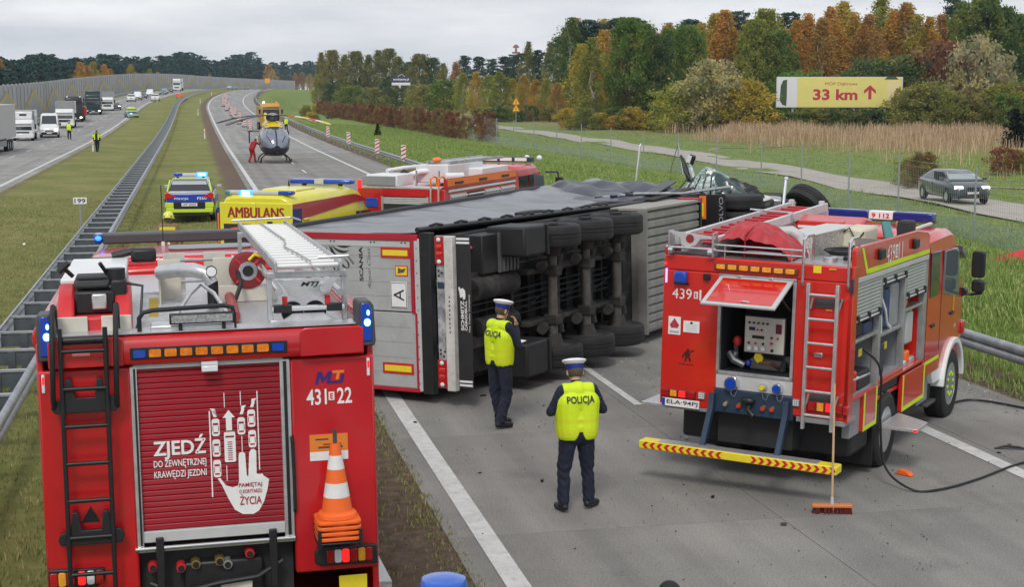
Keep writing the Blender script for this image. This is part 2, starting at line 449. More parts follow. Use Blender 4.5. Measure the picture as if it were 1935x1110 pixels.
sroad = list(np.arange(-30, 300, 6.)) + list(np.arange(300, 800, 10.)) + [850, 900, 1000]
near_bed = ribbon([2.7, 13.1], sroad, road_z(-.012), 'carriageway', JOINT, kind='structure')
far_r = ribbon([2.7, 6.7, 10.9, 13.1], [q for q in sroad if q >= 126], road_z(0.0), 'pavement', CONCF, near_bed)
cols = [(2.7, 6.685), (6.695, 10.87), (10.88, 13.1)]
for ci, (a, b) in enumerate(cols):
    slab = MB().box(a, b, 0, 4.992, -.01, 0).mesh('slab', CONC, 0)
    for k in range(23):
        o = link('slab', slab, near_bed, loc=(0, 11.2 + 5 * k, 0.0 + .0004 * random.random()))
        g = random.uniform(.975, 1.03); o.color = (g, g, g * .995, 1)
opp = ribbon([-21.2, -17.4, -13.9, -9.6], sroad, road_z(.004), 'carriageway', CONCF, kind='structure')
PAINT = M('road_paint', (.56, .56, .545), .7, var=.12, scale=2.5, dirt=(7, .50, .62, (.17, .165, .16)), bump=.3, bscale=70)
def line(u0, u1, s0, s1, parent, name='edge_line', dz=.008):
    st = [s0] + [q for q in sroad if s0 < q < s1] + [s1]
    return ribbon([u0, u1], st, road_z(dz), name, PAINT, parent)
line(3.0, 3.25, -20, 900, near_bed); line(10.47, 10.72, -20, 900, near_bed)
line(-10.35, -10.1, 0, 900, opp, dz=.012); line(-17.85, -17.6, 0, 900, opp, dz=.012)
for k in range(-1, 40):
    s0 = 10.75 + 12 * k
    if 11 < s0 < 40 or s0 < 0 or s0 > 40: line(6.84, 6.98, s0, s0 + 4, near_bed, 'lane_dash')
    if k > 6: line(-13.98, -13.84, s0 + 3, s0 + 7, opp, 'lane_dash', .012)

# access road beyond the fence and its side tracks
def path_strip(name, pts, w, mat, dz, parent=None, **kw):
    P_ = [Vector((*p, 0)) for p in pts]; fine = []
    for i in range(len(P_) - 1):
        n = max(2, int((P_[i + 1] - P_[i]).length / 4))
        fine += [P_[i].lerp(P_[i + 1], k / n) for k in range(n)]
    fine.append(P_[-1]); rows = []
    for i, p in enumerate(fine):
        d = (fine[min(i + 1, len(fine) - 1)] - fine[max(i - 1, 0)]).normalized(); nrm = Vector((d.y, -d.x, 0))
        for q in (-1, -.5, 0, .5, 1):
            v = p + nrm * (w / 2 * q * (1 + .06 * math.sin(i * 1.7)))
            rows.append((v.x, v.y, float(zground(v.x, v.y)) + dz))
    n = len(fine)
    fs = [(i * 5 + k, i * 5 + k + 1, i * 5 + k + 6, i * 5 + k + 5) for i in range(n - 1) for k in range(4)]
    me = bpy.data.meshes.new(name); me.from_pydata(rows, [], fs); me.materials.append(mat); me.shade_smooth()
    return link(name, me, parent, **kw)
TRACK = M('worn_asphalt', (.38, .345, .305), .9, var=.12, scale=.8, bump=.2, bscale=30)
PATHM = M('trodden_path', (.27, .22, .15), .95, var=.2, scale=1.2)
path_strip('access_road', [(30, 5), (32.4, 40), (33.9, 56.6), (35.9, 78.5), (39.3, 117), (42.8, 190), (44, 230)], 4.1, TRACK, .05, kind='structure')
path_strip('footpath', [(37, 112), (46, 128), (60, 136), (72, 140)], .8, PATHM, .04, kind='structure')
path_strip('footpath', [(36.5, 79), (40.5, 73), (46, 66)], .7, PATHM, .04, kind='structure')

# ------------------------------------------------------------------ crash barriers
WB = [(-.16, .31), (-.13, .25), (-.075, .24), (-.03, .30), (.0, .30), (.03, .24), (.075, .25), (.1, .31)]
def wbeam(name, u, face, s0, s1, parent, step=4.):
    """W profile beam, face = -1 / +1 side it bulges to"""
    prof = [(0, .75), (.055, .725), (.08, .66), (.055, .605), (.012, .585), (.055, .565), (.08, .51), (.055, .445), (0, .42), (-.006, .42), (.049, .447), (.072, .51), (.049, .56), (.004, .585), (.049, .61), (.072, .66), (.049, .722), (-.006, .75)]
    ss_ = list(np.arange(s0, min(s1, 200), step)) + ([*np.arange(200, s1, 12)] if s1 > 200 else []) + [s1]
    b = MB(); b.loft([[RP(u + face * x, s, z) for x, z in prof] for s in ss_])
    return b.obj(name, STEEL, parent, smooth=50)
mb = thing('median_barrier', 'double steel crash barrier with ladder-like cross pieces along the grass median', 'crash barrier', RP(-3.07, 12))
def at_parent(o):
    o.matrix_parent_inverse = o.parent.matrix_world.inverted(); return o
at_parent(wbeam('beam', -2.62, 1, 10, 640, mb)); at_parent(wbeam('beam', -3.52, -1, 10, 640, mb))
DSTEEL = M('weathered_steel', (.10, .115, .135), .55, .4, var=.25, scale=3)
cross = MB().box(-.45, .45, -.05, .05, .70, .735).mesh('cross_piece', STEEL, 0)
web = MB().box(-.40, .40, -.03, .03, .46, .695).mesh('spacer', DSTEEL, 0)
post = MB().box(-.06, .06, -.05, .05, -.4, .70).mesh('post', DSTEEL, 0)
for k in range(190):
    s = 12.3 + 1.95 * k
    for nme, me in (('cross_piece', cross), ('spacer', web), ('post', post)):
        o = at_parent(link(nme, me, mb)); o.location = RP(-3.07, s)
rb = thing('roadside_barrier', 'single steel crash barrier along the right-hand hard shoulder below the grass bank', 'crash barrier', RP(13.7, 12))
at_parent(wbeam('beam', 13.62, -1, -8, 560, rb))
post2 = MB().box(0, .1, -.06, .06, -.4, .70).mesh('post', STEEL, 0)
for k in range(120):
    o = at_parent(link('post', post2, rb)); o.location = RP(13.63, -6 + 4 * k)
lb = thing('far_side_barrier', 'steel crash barrier in front of the noise wall across the motorway', 'crash barrier', RP(-22, 100))
at_parent(wbeam('beam', -21.7, 1, 90, 560, lb))
for k in range(100):
    o = at_parent(link('post', post2, lb)); o.location = RP(-21.85, 92 + 4 * k)

# ------------------------------------------------------------------ noise wall
NW = thing('noise_wall', 'long grey noise wall with a yellow zigzag pattern behind the traffic queue', 'noise wall', RP(-24.5, 100))
NWM = M('grey_noise_panel', (.43, .425, .43), .8, var=.06, scale=.6, tint=True)
HW = 5.5
pan = MB()
for k in range(10): pan.box(-.06, .0 if k % 2 else .018, k * .5 + .02, k * .5 + .48, 0, HW)
pan = pan.mesh('panel', NWM, 0)
npost = MB().box(-.1, .12, -.09, .09, -.5, HW + .12).mesh('post', M('wall_post', (.38, .38, .39), .7), 0)
wall_s = []; s_ = 96.0
while s_ < 880: wall_s.append(s_); s_ += 5.0
for s in wall_s:
    a = RP(-24.5, s); b = RP(-24.5, s + 5); d = b - a
    o = at_parent(link('panel', pan, NW)); o.location = a; o.rotation_euler = (math.atan2(d.z, d.y), 0, -math.atan2(d.x, d.y)); o.scale = (1, d.length / 5.0, 1)
    g = random.uniform(.93, 1.07); o.color = (g, g, g, 1)
    o = at_parent(link('post', npost, NW)); o.location = a; o.rotation_euler = (0, 0, -math.atan2(d.x, d.y))
zy = MB(); zd = MB()
for k in range(-3, 17):
    s0 = 213.3 + 36.6 * k; hp = 4.7; 
    for sgn in (-1, 1):
        n = 6
        for i in range(n):
            t0, t1 = i / n, (i + 1) / n
            def q(t, dz): return RP(-24.40, s0 + sgn * 18.3 * t, (hp - .9 + dz) * (1 - t) + .2 * t + (dz * t if dz else 0))
            zy.quad(q(t0, 0), q(t1, 0), q(t1, .95), q(t0, .95))
            zd.quad(RP(-24.41, s0 + sgn * 18.3 * t0, .02), RP(-24.41, s0 + sgn * 18.3 * t1, .02), q(t1, 0) , q(t0, 0))
at_parent(zy.obj('yellow_zigzag', M('faded_yellow_paint', (.46, .38, .14), .8, var=.15, scale=1), NW, norm=False))
at_parent(zd.obj('grey_triangle', M('dark_grey_paint', (.33, .33, .345), .8, var=.06, scale=1), NW, norm=False))

# viaduct where the embankment ends
BR = thing('viaduct', 'concrete viaduct carrying the motorway beyond the green embankment', 'bridge', RP(12, 760))
BC = M('bridge_concrete', (.42, .43, .44), .8, var=.12, scale=.2)
b = MB()
b.loft([[RP(u, s, z) for u, z in ((-22, -1.6), (14.5, -1.6), (15.5, -.5), (15.5, .25), (15.2, .25), (15.2, 0), (-22, 0))] for s in (700, 760, 820, 880, 960)])
at_parent(b.obj('deck', BC, BR)); 
b = MB(); b.loft([[RP(u, s, z) for u, z in ((15.1, .3), (15.3, .3), (15.3, 4.2), (15.1, 4.2))] for s in (735, 780, 820, 880, 960)]); at_parent(b.obj('parapet_screen', NWM, BR))
for s in (770, 840): at_parent(MB().box(-1, 1, -1.2, 1.2, -7, 5).obj('pier', BC, BR)).location = RP(10, s, -1.6 - 5) + Vector((0, 0, 0))
# ------------------------------------------------------------------ vegetation
CAMF = 2830.; YAW = R(11.972)
def at(px, depth, z=0.):
    """ground point seen at picture column px, depth metres in front of the camera (scene coordinates)"""
    r = (px - 967.5) / CAMF * depth
    return Vector((r * math.cos(YAW) + depth * math.sin(YAW), depth * math.cos(YAW) - r * math.sin(YAW), z))
def quads(name, co, mat, tint=None, blend=None):
    """mesh of independent quads, co = (n, 4, 3)"""
    n = len(co); me = bpy.data.meshes.new(name)
    me.vertices.add(n * 4); me.loops.add(n * 4); me.polygons.add(n)
    me.vertices.foreach_set('co', co.reshape(-1).astype(np.float32))
    me.loops.foreach_set('vertex_index', np.arange(n * 4, dtype=np.int32))
    me.polygons.foreach_set('loop_start', np.arange(0, n * 4, 4, dtype=np.int32)); me.polygons.foreach_set('loop_total', np.full(n, 4, np.int32))
    me.materials.append(mat)
    if tint is not None:
        a = me.attributes.new('tint', 'FLOAT', 'FACE'); a.data.foreach_set('value', tint.astype(np.float32))
    if blend is not None: a = me.attributes.new('blend', 'FLOAT', 'FACE'); a.data.foreach_set('value', blend.astype(np.float32))
    me.update(calc_edges=True); return me
def leaf_mat(name, c_dark, c_light, c_alt, rough=.7, trans=.25, mixcol=None):
    m = bpy.data.materials.new(name); m.use_nodes = True; t = m.node_tree; N = t.nodes; L = t.links; p = N['Principled BSDF']
    p.inputs['Roughness'].default_value = rough; p.inputs['Specular IOR Level'].default_value = .25
    a = N.new('ShaderNodeAttribute'); a.attribute_name = 'tint'
    r = N.new('ShaderNodeValToRGB'); e = r.color_ramp.elements; e[0].color = (*c_dark, 1); e[1].color = (*c_alt, 1); q = e.new(.62); q.color = (*c_light, 1)
    L.new(a.outputs['Fac'], r.inputs['Fac'])
    oi = N.new('ShaderNodeObjectInfo'); x = N.new('ShaderNodeMix'); x.data_type = 'RGBA'; x.blend_type = 'MULTIPLY'; x.inputs[0].default_value = 1
    if mixcol:
        a2 = N.new('ShaderNodeAttribute'); a2.attribute_name = 'blend'; y = N.new('ShaderNodeMix'); y.data_type = 'RGBA'; y.inputs[7].default_value = (*mixcol, 1)
        r2 = N.new('ShaderNodeValToRGB'); e2 = r2.color_ramp.elements; e2[0].position = .5; e2[1].position = .95; e2[0].color = (0, 0, 0, 1); e2[1].color = (.75, .75, .75, 1)
        L.new(a2.outputs['Fac'], r2.inputs['Fac']); L.new(r2.outputs['Color'], y.inputs[0]); L.new(oi.outputs['Color'], y.inputs[6]); L.new(y.outputs[2], x.inputs[7])
    else: L.new(oi.outputs['Color'], x.inputs[7])
    L.new(r.outputs['Color'], x.inputs[6]); L.new(x.outputs[2], p.inputs['Base Color'])
    tr = N.new('ShaderNodeBsdfTranslucent'); L.new(x.outputs[2], tr.inputs['Color'])
    ms = N.new('ShaderNodeMixShader'); ms.inputs[0].default_value = trans
    L.new(p.outputs[0], ms.inputs[1]); L.new(tr.outputs[0], ms.inputs[2]); L.new(ms.outputs[0], N['Material Output'].inputs['Surface'])
    return m
LM = leaf_mat('autumn_leaf', (.50, .64, .52), (1.0, 1.0, 1.0), (1.4, 1.35, 1.2), trans=.5, mixcol=(.40, .37, .085))      # coloured per tree
LP = leaf_mat('pine_needle', (.03, .06, .046), (.058, .105, .076), (.10, .15, .09), trans=.25)
BARK = M('birch_bark', (.50, .48, .44), .8, var=.4, scale=3); BARKD = M('dark_bark', (.07, .055, .042), .9, var=.3, scale=4); BARKP = M('pine_bark', (.17, .09, .055), .9, var=.3, scale=4)
def leaf_quads(c, size, g, flat=0.):
    n = len(c); v = g.normal(size=(n, 3)); v /= np.linalg.norm(v, axis=1)[:, None]
    w = g.normal(size=(n, 3)); w[:, 2] *= 1 - flat; w -= (w * v).sum(1)[:, None] * v; w /= np.linalg.norm(w, axis=1)[:, None]
    s = size[:, None]; a = v * s; b = w * s * .62
    return np.stack([c - a, c + b * .9 - a * .1, c + a, c - b * .9 + a * .1], 1)
def crown(kind, seed):
    """unit tree of height 1 (crown + trunk)"""
    g = np.random.default_rng(seed); H = dict(birch=15., oak=14., pine=18., bush=4., farpine=16., fir=6.)[kind]
    if kind == 'birch':   K, n, rad = 190, 48, .55
    elif kind == 'oak':   K, n, rad = 210, 56, .72
    elif kind == 'pine':  K, n, rad = 105, 60, .75
    elif kind == 'farpine': K, n, rad = 60, 18, .9
    elif kind == 'fir': K, n, rad = 90, 26, .35
    else:                 K, n, rad = 110, 44, .33
    t = g.random(K)
    if kind == 'birch':
        zc = .12 + .87 * t ** .9; env = 2.7 * np.sin(PI * np.clip((zc - .03) / 1.0, 0, 1)) ** .8 * (1.05 - .62 * zc) + .06
    elif kind == 'oak':
        zc = .10 + .88 * t ** .85; env = 4.4 * np.sin(PI * np.clip(.10 + zc * .86, 0, 1)) ** .6 * (1 - .22 * zc)
    elif kind in ('pine', 'farpine'):
        zc = .42 + .57 * t; env = 2.7 * np.clip(1.04 - zc, 0, 1) ** .45 * 1.15 * (.55 + .45 * (zc > .5)) + .2
    elif kind == 'fir':
        zc = .05 + .94 * t ** 1.3; env = 1.5 * (1 - zc) + .05
    else:
        zc = .08 + .86 * t ** .8; env = 1.9 * np.sin(PI * np.clip(.18 + .78 * zc, 0, 1)) ** .6
    az = g.random(K) * 2 * PI; lob = 1 + .22 * np.sin(3 * az + seed) + .14 * np.sin(5 * az + 9 * zc + seed * 2)
    rr = env * lob * np.sqrt(g.random(K) * .8 + .2) * g.uniform(.82, 1.12, K)
    C_ = np.stack([rr * np.cos(az), rr * np.sin(az), zc * H], 1)
    tint_c = g.random(K)
    crad = rad * g.uniform(.6, 1.3, K) * (1.25 - .5 * zc)
    off = g.normal(size=(K, n, 3)) * crad[:, None, None] * .62
    if kind in ('pine', 'farpine'): off[:, :, 2] *= .42
    if kind == 'birch': off[:, :, :2] *= .85; off[:, :, 2] *= 1.7; off[:, :, 2] -= .3
    P_ = (C_[:, None] + off).reshape(-1, 3)
    tint = np.clip(np.repeat(tint_c, n) * .75 + g.random(K * n) * .35 - .05, 0, 1)
    P0z = P_[:, 2] / H
    ok = (P_[:, 2] > .02 * H) & (P_[:, 2] < H); P_ = P_[ok]; tint = tint[ok]; bl = np.clip(np.repeat(g.random(K), n) * .8 + .2 * g.random(K * n) + .15 * (.5 - P0z), 0, 1)[ok]
    sz = {'birch': .135, 'oak': .19, 'pine': .20, 'bush': .10, 'farpine': .42, 'fir': .16}[kind] * g.uniform(.6, 1.35, len(P_))
    q = leaf_quads(P_, sz, g)
    me = quads('crown', q / H, LP if kind in ('pine', 'farpine', 'fir') else LM, tint, bl)
    b = MB(); r0 = {'birch': .011, 'oak': .016, 'pine': .013, 'bush': .012, 'farpine': .013, 'fir': .014}[kind]
    if kind == 'bush':
        for k in range(6):
            a = g.random() * 6.28; b.tube([(0, 0, 0), (.08 * math.cos(a), .08 * math.sin(a), .3), (.25 * math.cos(a), .25 * math.sin(a), .75)], [.012, .009, .004], 5)
    else:
        wob = [(g.normal() * .006, g.normal() * .006) for _ in range(6)]
        b.tube([(wob[i][0] * i, wob[i][1] * i, z) for i, z in enumerate((-.02, .12, .3, .5, .72, .93))], [r0 * 1.3, r0, r0 * .85, r0 * .62, r0 * .38, r0 * .1], 7)
        for k in g.choice(K, min(K, 26), replace=False):
            e = C_[k] / H; z0 = max(.08, e[2] - .12 - .1 * g.random()); b.tube([(0, 0, z0), (e[0] * .5, e[1] * .5, (z0 + e[2]) / 2 + .01), tuple(e)], [r0 * .42, r0 * .28, r0 * .1], 4, cap=False)
    bark = {'birch': BARK, 'oak': BARKD, 'pine': BARKP, 'bush': BARKD, 'farpine': BARKP, 'fir': BARKD}[kind]
    return me, b.mesh('trunk', bark, 40)
KIT = {k: [crown(k, 100 * i + 7 * j) for j in range(nv)] for i, (k, nv) in enumerate((('birch', 4), ('oak', 3), ('pine', 3), ('bush', 4), ('farpine', 3), ('fir', 2)))}
COLS = dict(orange=(.66, .36, .075), rust=(.55, .28, .085), gold=(.60, .42, .08), lime=(.36, .365, .075), olive=(.26, .25, .08), green=(.155, .25, .055), dark=(.085, .15, .055), silver=(.48, .42, .27), brown=(.27, .16, .09), redbr=(.25, .09, .07), pine=(1, 1, 1), hazepine=(.75, .95, 1.15))  # far pines carry the blue of distant haze in their tint
trng = random.Random(5)
def tree(name, kind, p, h, col, label, group=None, wid=1., cat='tree'):
    o = bpy.data.objects.new(name, None); COL.objects.link(o); tag(o, label, cat, group)
    o.location = p; o.scale = (h * wid, h * wid, h); o.rotation_euler = (0, 0, trng.uniform(0, 6.28))
    cr, tk = trng.choice(KIT[kind])
    c = link('crown', cr, o); k = trng.uniform(.86, 1.14); cc = COLS[col]; c.color = tuple(min(1.3, v * k * trng.uniform(.92, 1.08)) for v in cc) + (1,)
    link('trunk', tk, o); return o
def gz(p): return float(zground(p.x - float(bend(p.y)), p.y))
def wood(px, top, depth, kind, col, label, group, wid=1., name=None, cat='tree'):
    p = at(px, depth); p.z = gz(p) - .1
    h = max(1.2, 5 + (175 - top) * depth / CAMF - p.z)
    return tree(name or {'birch': 'birch_tree', 'oak': 'oak_tree', 'pine': 'pine_tree', 'farpine': 'pine_tree', 'bush': 'shrub', 'fir': 'fir_tree'}[kind], kind, p, h, col, label, group, wid, cat)
G1 = 'trees of the autumn wood right of the motorway'
LB = dict(orange='orange birch in the rear rows of the autumn wood', rust='rust brown birch in the rear rows of the autumn wood', gold='golden birch in the rear rows of the autumn wood', lime='yellow-green tree at the edge of the autumn wood', olive='olive green tree in the wood behind the red hedge', green='green tree in the rear rows of the autumn wood', dark='dark green broadleaf tree in the autumn wood', pine='dark tall pine rising behind the autumn trees')
front = [(612, 100, 430, 'birch', 'olive', 1.2), (632, 96, 420, 'oak', 'olive', .7), (655, 104, 440, 'birch', 'olive', 1.3), (676, 98, 420, 'oak', 'olive', .75), (700, 104, 430, 'birch', 'olive', 1.3), (718, 96, 420, 'birch', 'olive', 1.5), (738, 93, 425, 'oak', 'olive', .8), (757, 108, 440, 'birch', 'dark', 1.5), (775, 118, 450, 'oak', 'dark', .8), (795, 103, 430, 'oak', 'olive', .9), (818, 110, 430, 'oak', 'dark', .9), (840, 120, 400, 'birch', 'olive', 1.4), (862, 118, 390, 'birch', 'rust', 1.2), (605, 140, 420, 'birch', 'lime', 1.6), (628, 158, 405, 'oak', 'dark', 1.0), (648, 148, 415, 'birch', 'olive', 1.6), (668, 160, 395, 'bush', 'green', 1.3), (690, 142, 420, 'oak', 'dark', .9), (708, 164, 390, 'bush', 'olive', 1.4), (728, 150, 410, 'birch', 'dark', 1.9), (748, 162, 392, 'bush', 'dark', 1.3), (768, 146, 415, 'oak', 'olive', .9), (782, 160, 380, 'birch', 'lime', 2.2), (812, 158, 370, 'bush', 'olive', 1.5), (845, 150, 330, 'bush', 'green', 1.3),
    (876, 138, 320, 'birch', 'lime', 1.7), (900, 136, 310, 'birch', 'gold', 1.5), (925, 142, 300, 'oak', 'lime', .8), (946, 135, 290, 'birch', 'lime', 1.8), (968, 148, 290, 'birch', 'gold', 1.7), (990, 142, 280, 'birch', 'gold', 1.7), (1012, 150, 275, 'birch', 'orange', 1.6), (1032, 148, 270, 'birch', 'lime', 1.6), (1052, 156, 265, 'birch', 'rust', 1.6),
    (930, 112, 420, 'pine', 'pine', 1.2), (905, 108, 440, 'pine', 'pine', 1.2), (880, 106, 460, 'pine', 'pine', 1.2), (955, 106, 420, 'pine', 'pine', 1.2), (970, 104, 430, 'pine', 'pine', 1.3), (985, 100, 420, 'pine', 'pine', 1.2), (998, 80, 330, 'birch', 'olive', 1.0), (1018, 96, 330, 'pine', 'pine', 1.1), (1040, 80, 320, 'birch', 'olive', 1.1), (1062, 68, 300, 'pine', 'pine', 1.15), (1085, 44, 290, 'pine', 'pine', 1.2), (1108, 40, 285, 'pine', 'pine', 1.2), (1130, 44, 285, 'pine', 'pine', 1.1), (1162, 34, 280, 'pine', 'pine', 1.0),
    (1098, 84, 222, 'birch', 'gold', 1.3), (1118, 72, 218, 'birch', 'lime', 1.5), (1140, 58, 225, 'birch', 'orange', 1.3), (1158, 100, 212, 'birch', 'orange', 1.2), (1186, 36, 208, 'oak', 'green', .8), (1215, 48, 214, 'oak', 'green', .8), (1245, 66, 208, 'oak', 'dark', .8), (1270, 56, 214, 'oak', 'green', .8), (1300, 50, 216, 'oak', 'green', .75), (1322, 46, 240, 'birch', 'gold', 1.2), (1345, 28, 235, 'birch', 'gold', 1.2), (1365, 22, 232, 'birch', 'orange', 1.3), (1392, 24, 300, 'pine', 'pine', 1.2), (1385, 60, 232, 'birch', 'rust', 1.2), (1418, 40, 228, 'oak', 'lime', .75), (1440, 20, 236, 'oak', 'lime', .7), (1465, 60, 228, 'oak', 'green', .8), (1488, 26, 300, 'pine', 'pine', 1.2), (1500, 40, 240, 'birch', 'orange', 1.2), (1522, 28, 240, 'birch', 'orange', 1.2), (1545, 36, 236, 'birch', 'rust', 1.2), (1562, 16, 240, 'birch', 'orange', 1.2), (1585, 6, 244, 'birch', 'gold', 1.2), (1608, 26, 238, 'birch', 'orange', 1.2), (1632, 30, 236, 'birch', 'rust', 1.2), (1655, -6, 250, 'birch', 'lime', 1.3), (1678, 20, 240, 'birch', 'orange', 1.2), (1700, 8, 240, 'birch', 'orange', 1.3), (1722, 30, 236, 'birch', 'gold', 1.2), (1745, 34, 236, 'birch', 'orange', 1.3), (1768, 30, 240, 'birch', 'rust', 1.3), (1790, -4, 262, 'pine', 'pine', .9), (1800, 30, 240, 'birch', 'orange', 1.2), (1822, 6, 228, 'oak', 'green', .8), (1850, -4, 226, 'oak', 'green', .8), (1880, 16, 228, 'oak', 'dark', .8), (1905, 30, 230, 'oak', 'green', .8), (1930, 46, 232, 'birch', 'orange', 1.3), (1955, 40, 232, 'birch', 'gold', 1.3), (1985, 30, 232, 'oak', 'green', .8), (2020, 30, 236, 'birch', 'orange', 1.3)]
ORD = 'first second third fourth fifth sixth seventh eighth ninth tenth eleventh twelfth thirteenth fourteenth fifteenth sixteenth seventeenth eighteenth nineteenth twentieth'.split()
cnt = {}
for px, top, d, k, col, wd in sorted(front):
    key = (col, k in ('bush',)); cnt[key] = cnt.get(key, 0) + 1; what = dict(orange='orange birch', rust='rust brown birch', gold='golden birch', lime='yellow-green tree', olive='olive tree', green='full green tree', dark='dark green tree', pine='dark pine')[col] if k != 'bush' else {'dark': 'dark', 'olive': 'olive', 'green': 'green'}[col] + ' bushy shrub'
    wood(px, top, d, k, col, '%s %s from the left along the front of the autumn wood' % (ORD[min(19, cnt[key] - 1)], what), G1, wd)
for i in range(46):                                             # second rows that close the wood
    px = 1070 + i * 21 + trng.uniform(-8, 8); col = trng.choice(['orange', 'gold', 'rust', 'green', 'pine', 'pine', 'pine'])
    d = trng.uniform(262, 330); wood(px, trng.uniform(34, 66), d, 'pine' if col == 'pine' else 'birch', col, LB[col], G1, 1.3)
sh = [(1282, 152, 192, 'lime', 1.25, 'round yellow-green shrub left of the silver-leaved bush'), (1352, 112, 188, 'silver', .95, 'tall silver-leaved bush at the wood edge left of the billboard'), (1404, 148, 188, 'gold', 1.2, 'golden shrub right of the silver-leaved bush'), (1316, 172, 190, 'silver', 1.2, 'low pale shrub between the lime and silver bushes'), (1500, 132, 205, 'green', 1.2, 'green shrub rising behind the left end of the billboard'), (1845, 68, 190, 'silver', .75, 'tall pale orange-tipped bush right of the billboard'), (1770, 78, 205, 'redbr', 1.0, 'bare reddish shrub above the right end of the billboard'), (1640, 110, 210, 'dark', 1.1, 'dark evergreen shrub peeping over the billboard'), (1690, 104, 205, 'dark', 1.2, 'dark evergreen bush at the upper right billboard corner')]
for px, top, d, col, wd, lab in sh: wood(px, top, d, 'bush', col, lab, None, wd, cat='shrub')
for i in range(30):
    px = 1390 + i * 11 + trng.uniform(-5, 5); wood(px, trng.uniform(202, 213), 190, 'bush', trng.choice(['dark', 'dark', 'green', 'olive']), 'low dark shrub in the row beneath the billboard', 'shrubs beneath the billboard', 1.3, cat='shrub')
for i in range(34):
    px = 1715 + i * 9 + trng.uniform(-5, 5); wood(px, trng.uniform(150, 178), trng.uniform(182, 198), 'bush', trng.choice(['olive', 'lime', 'olive', 'green', 'brown']), 'olive shrub in the thicket right of the billboard', 'shrubs right of the billboard', 1.15, cat='shrub')
for i in range(22):
    px = 1075 + i * 11 + trng.uniform(-6, 6); wood(px, trng.uniform(198, 222), trng.uniform(200, 207), 'bush', trng.choice(['redbr', 'brown', 'gold', 'olive', 'dark']), 'low brownish undergrowth shrub at the foot of the wood', 'undergrowth shrubs at the wood edge', 1.3, cat='shrub')
for i in range(16):
    px = 905 + i * 13 + trng.uniform(-6, 6); wood(px, trng.uniform(196, 212), trng.uniform(255, 275), 'bush', trng.choice(['brown', 'olive', 'gold', 'dark']), 'small shrub below the yellow birches near the warning sign', 'shrubs near the warning sign', 1.3, cat='shrub')
wood(1912, 205, 138, 'fir', 'dark', 'small dark fir in front of the reeds at the right edge', None, 1.5, cat='fir'); wood(1932, 212, 140, 'fir', 'dark', 'second small dark fir cut by the right picture edge', None, 1.5, cat='fir')
for i, (px, d, top, col) in enumerate(((1745, 78, 285, 'brown'), (1722, 80, 292, 'olive'), (1892, 92, 275, 'redbr'), (1915, 95, 280, 'brown'), (1938, 92, 282, 'olive'))): wood(px, top, d, 'bush', col, ['dry brown bush behind the grey saloon', 'olive bush left behind the grey saloon', 'dark reddish bush in the reeds right of the saloon', 'brown bush beside the reddish bush in the reeds', 'olive bush at the right edge beside the reeds'][i], None, 1.1, cat='shrub')
# left wood behind the noise wall
GL_ = 'pines of the wood behind the noise wall'
for i in range(88):
    px = -40 + i * 7.6 + trng.uniform(-3, 3)
    d = (207 + px * .98 if px < 200 else 403 + (px - 200) * 1.32) + trng.uniform(85, 120) if px < 500 else trng.uniform(1000, 1150)
    top = 106 + 5 * math.sin(px * .05) + trng.uniform(-3, 8) if px < 500 else trng.uniform(116, 124)
    wood(px, top, d, 'farpine', 'hazepine', 'dark pine in the wood behind the noise wall', GL_, 1.3)
    wood(px + 3, top + trng.uniform(6, 22), d - 25, 'farpine', 'hazepine', 'dark pine in the wood behind the noise wall', GL_, 1.5)
for px, top, d, col in ((8, 112, 290, 'rust'), (160, 118, 420, 'orange'), (172, 124, 425, 'rust'), (185, 117, 440, 'gold'), (205, 122, 450, 'orange'), (216, 130, 460, 'rust'), (255, 122, 520, 'gold'), (290, 130, 570, 'lime'), (305, 136, 580, 'orange'), (402, 140, 720, 'gold'), (513, 122, 930, 'orange'), (520, 132, 920, 'gold'), (562, 138, 950, 'orange'), (575, 136, 950, 'rust'), (590, 140, 940, 'gold'), (548, 142, 950, 'dark'), (535, 140, 950, 'dark')):
    wood(px, top, d, 'birch' if px != 548 else 'oak', col, 'autumn birch among the pines behind the noise wall', 'autumn birches behind the noise wall', 1.7)
# red hedge along the fence
for i in range(58):
    s = 150 + i * 3.4; p = RP(28.6 + trng.uniform(-.5, .5) + (1 if s < 160 else 0), s); p.z = gz(p) - .05
    tree('hedge_shrub', 'bush', p, trng.uniform(2.4, 3.4), trng.choice(['redbr', 'redbr', 'brown']), 'reddish brown shrub in the hedge along the motorway fence', 'shrubs of the red hedge', .8, 'shrub')
wood(715, 232, 161, 'fir', 'dark', 'lone dark little fir on the grass bank behind the barrier', None, 1.3, cat='fir')
for i, (u, s, h, c) in enumerate(((22, 300, 2, 'olive'), (24, 330, 2.4, 'lime'), (20, 262, 1.6, 'gold'), (26, 290, 1.8, 'brown'), (19, 240, 1.4, 'brown'), (28, 360, 2.6, 'gold'))):
    p = RP(u, s); p.z = gz(p) - .05; tree('shrub', 'bush', p, h, c, 'small shrub on the motorway embankment behind the helicopter', 'shrubs on the embankment', 1.3, 'shrub')

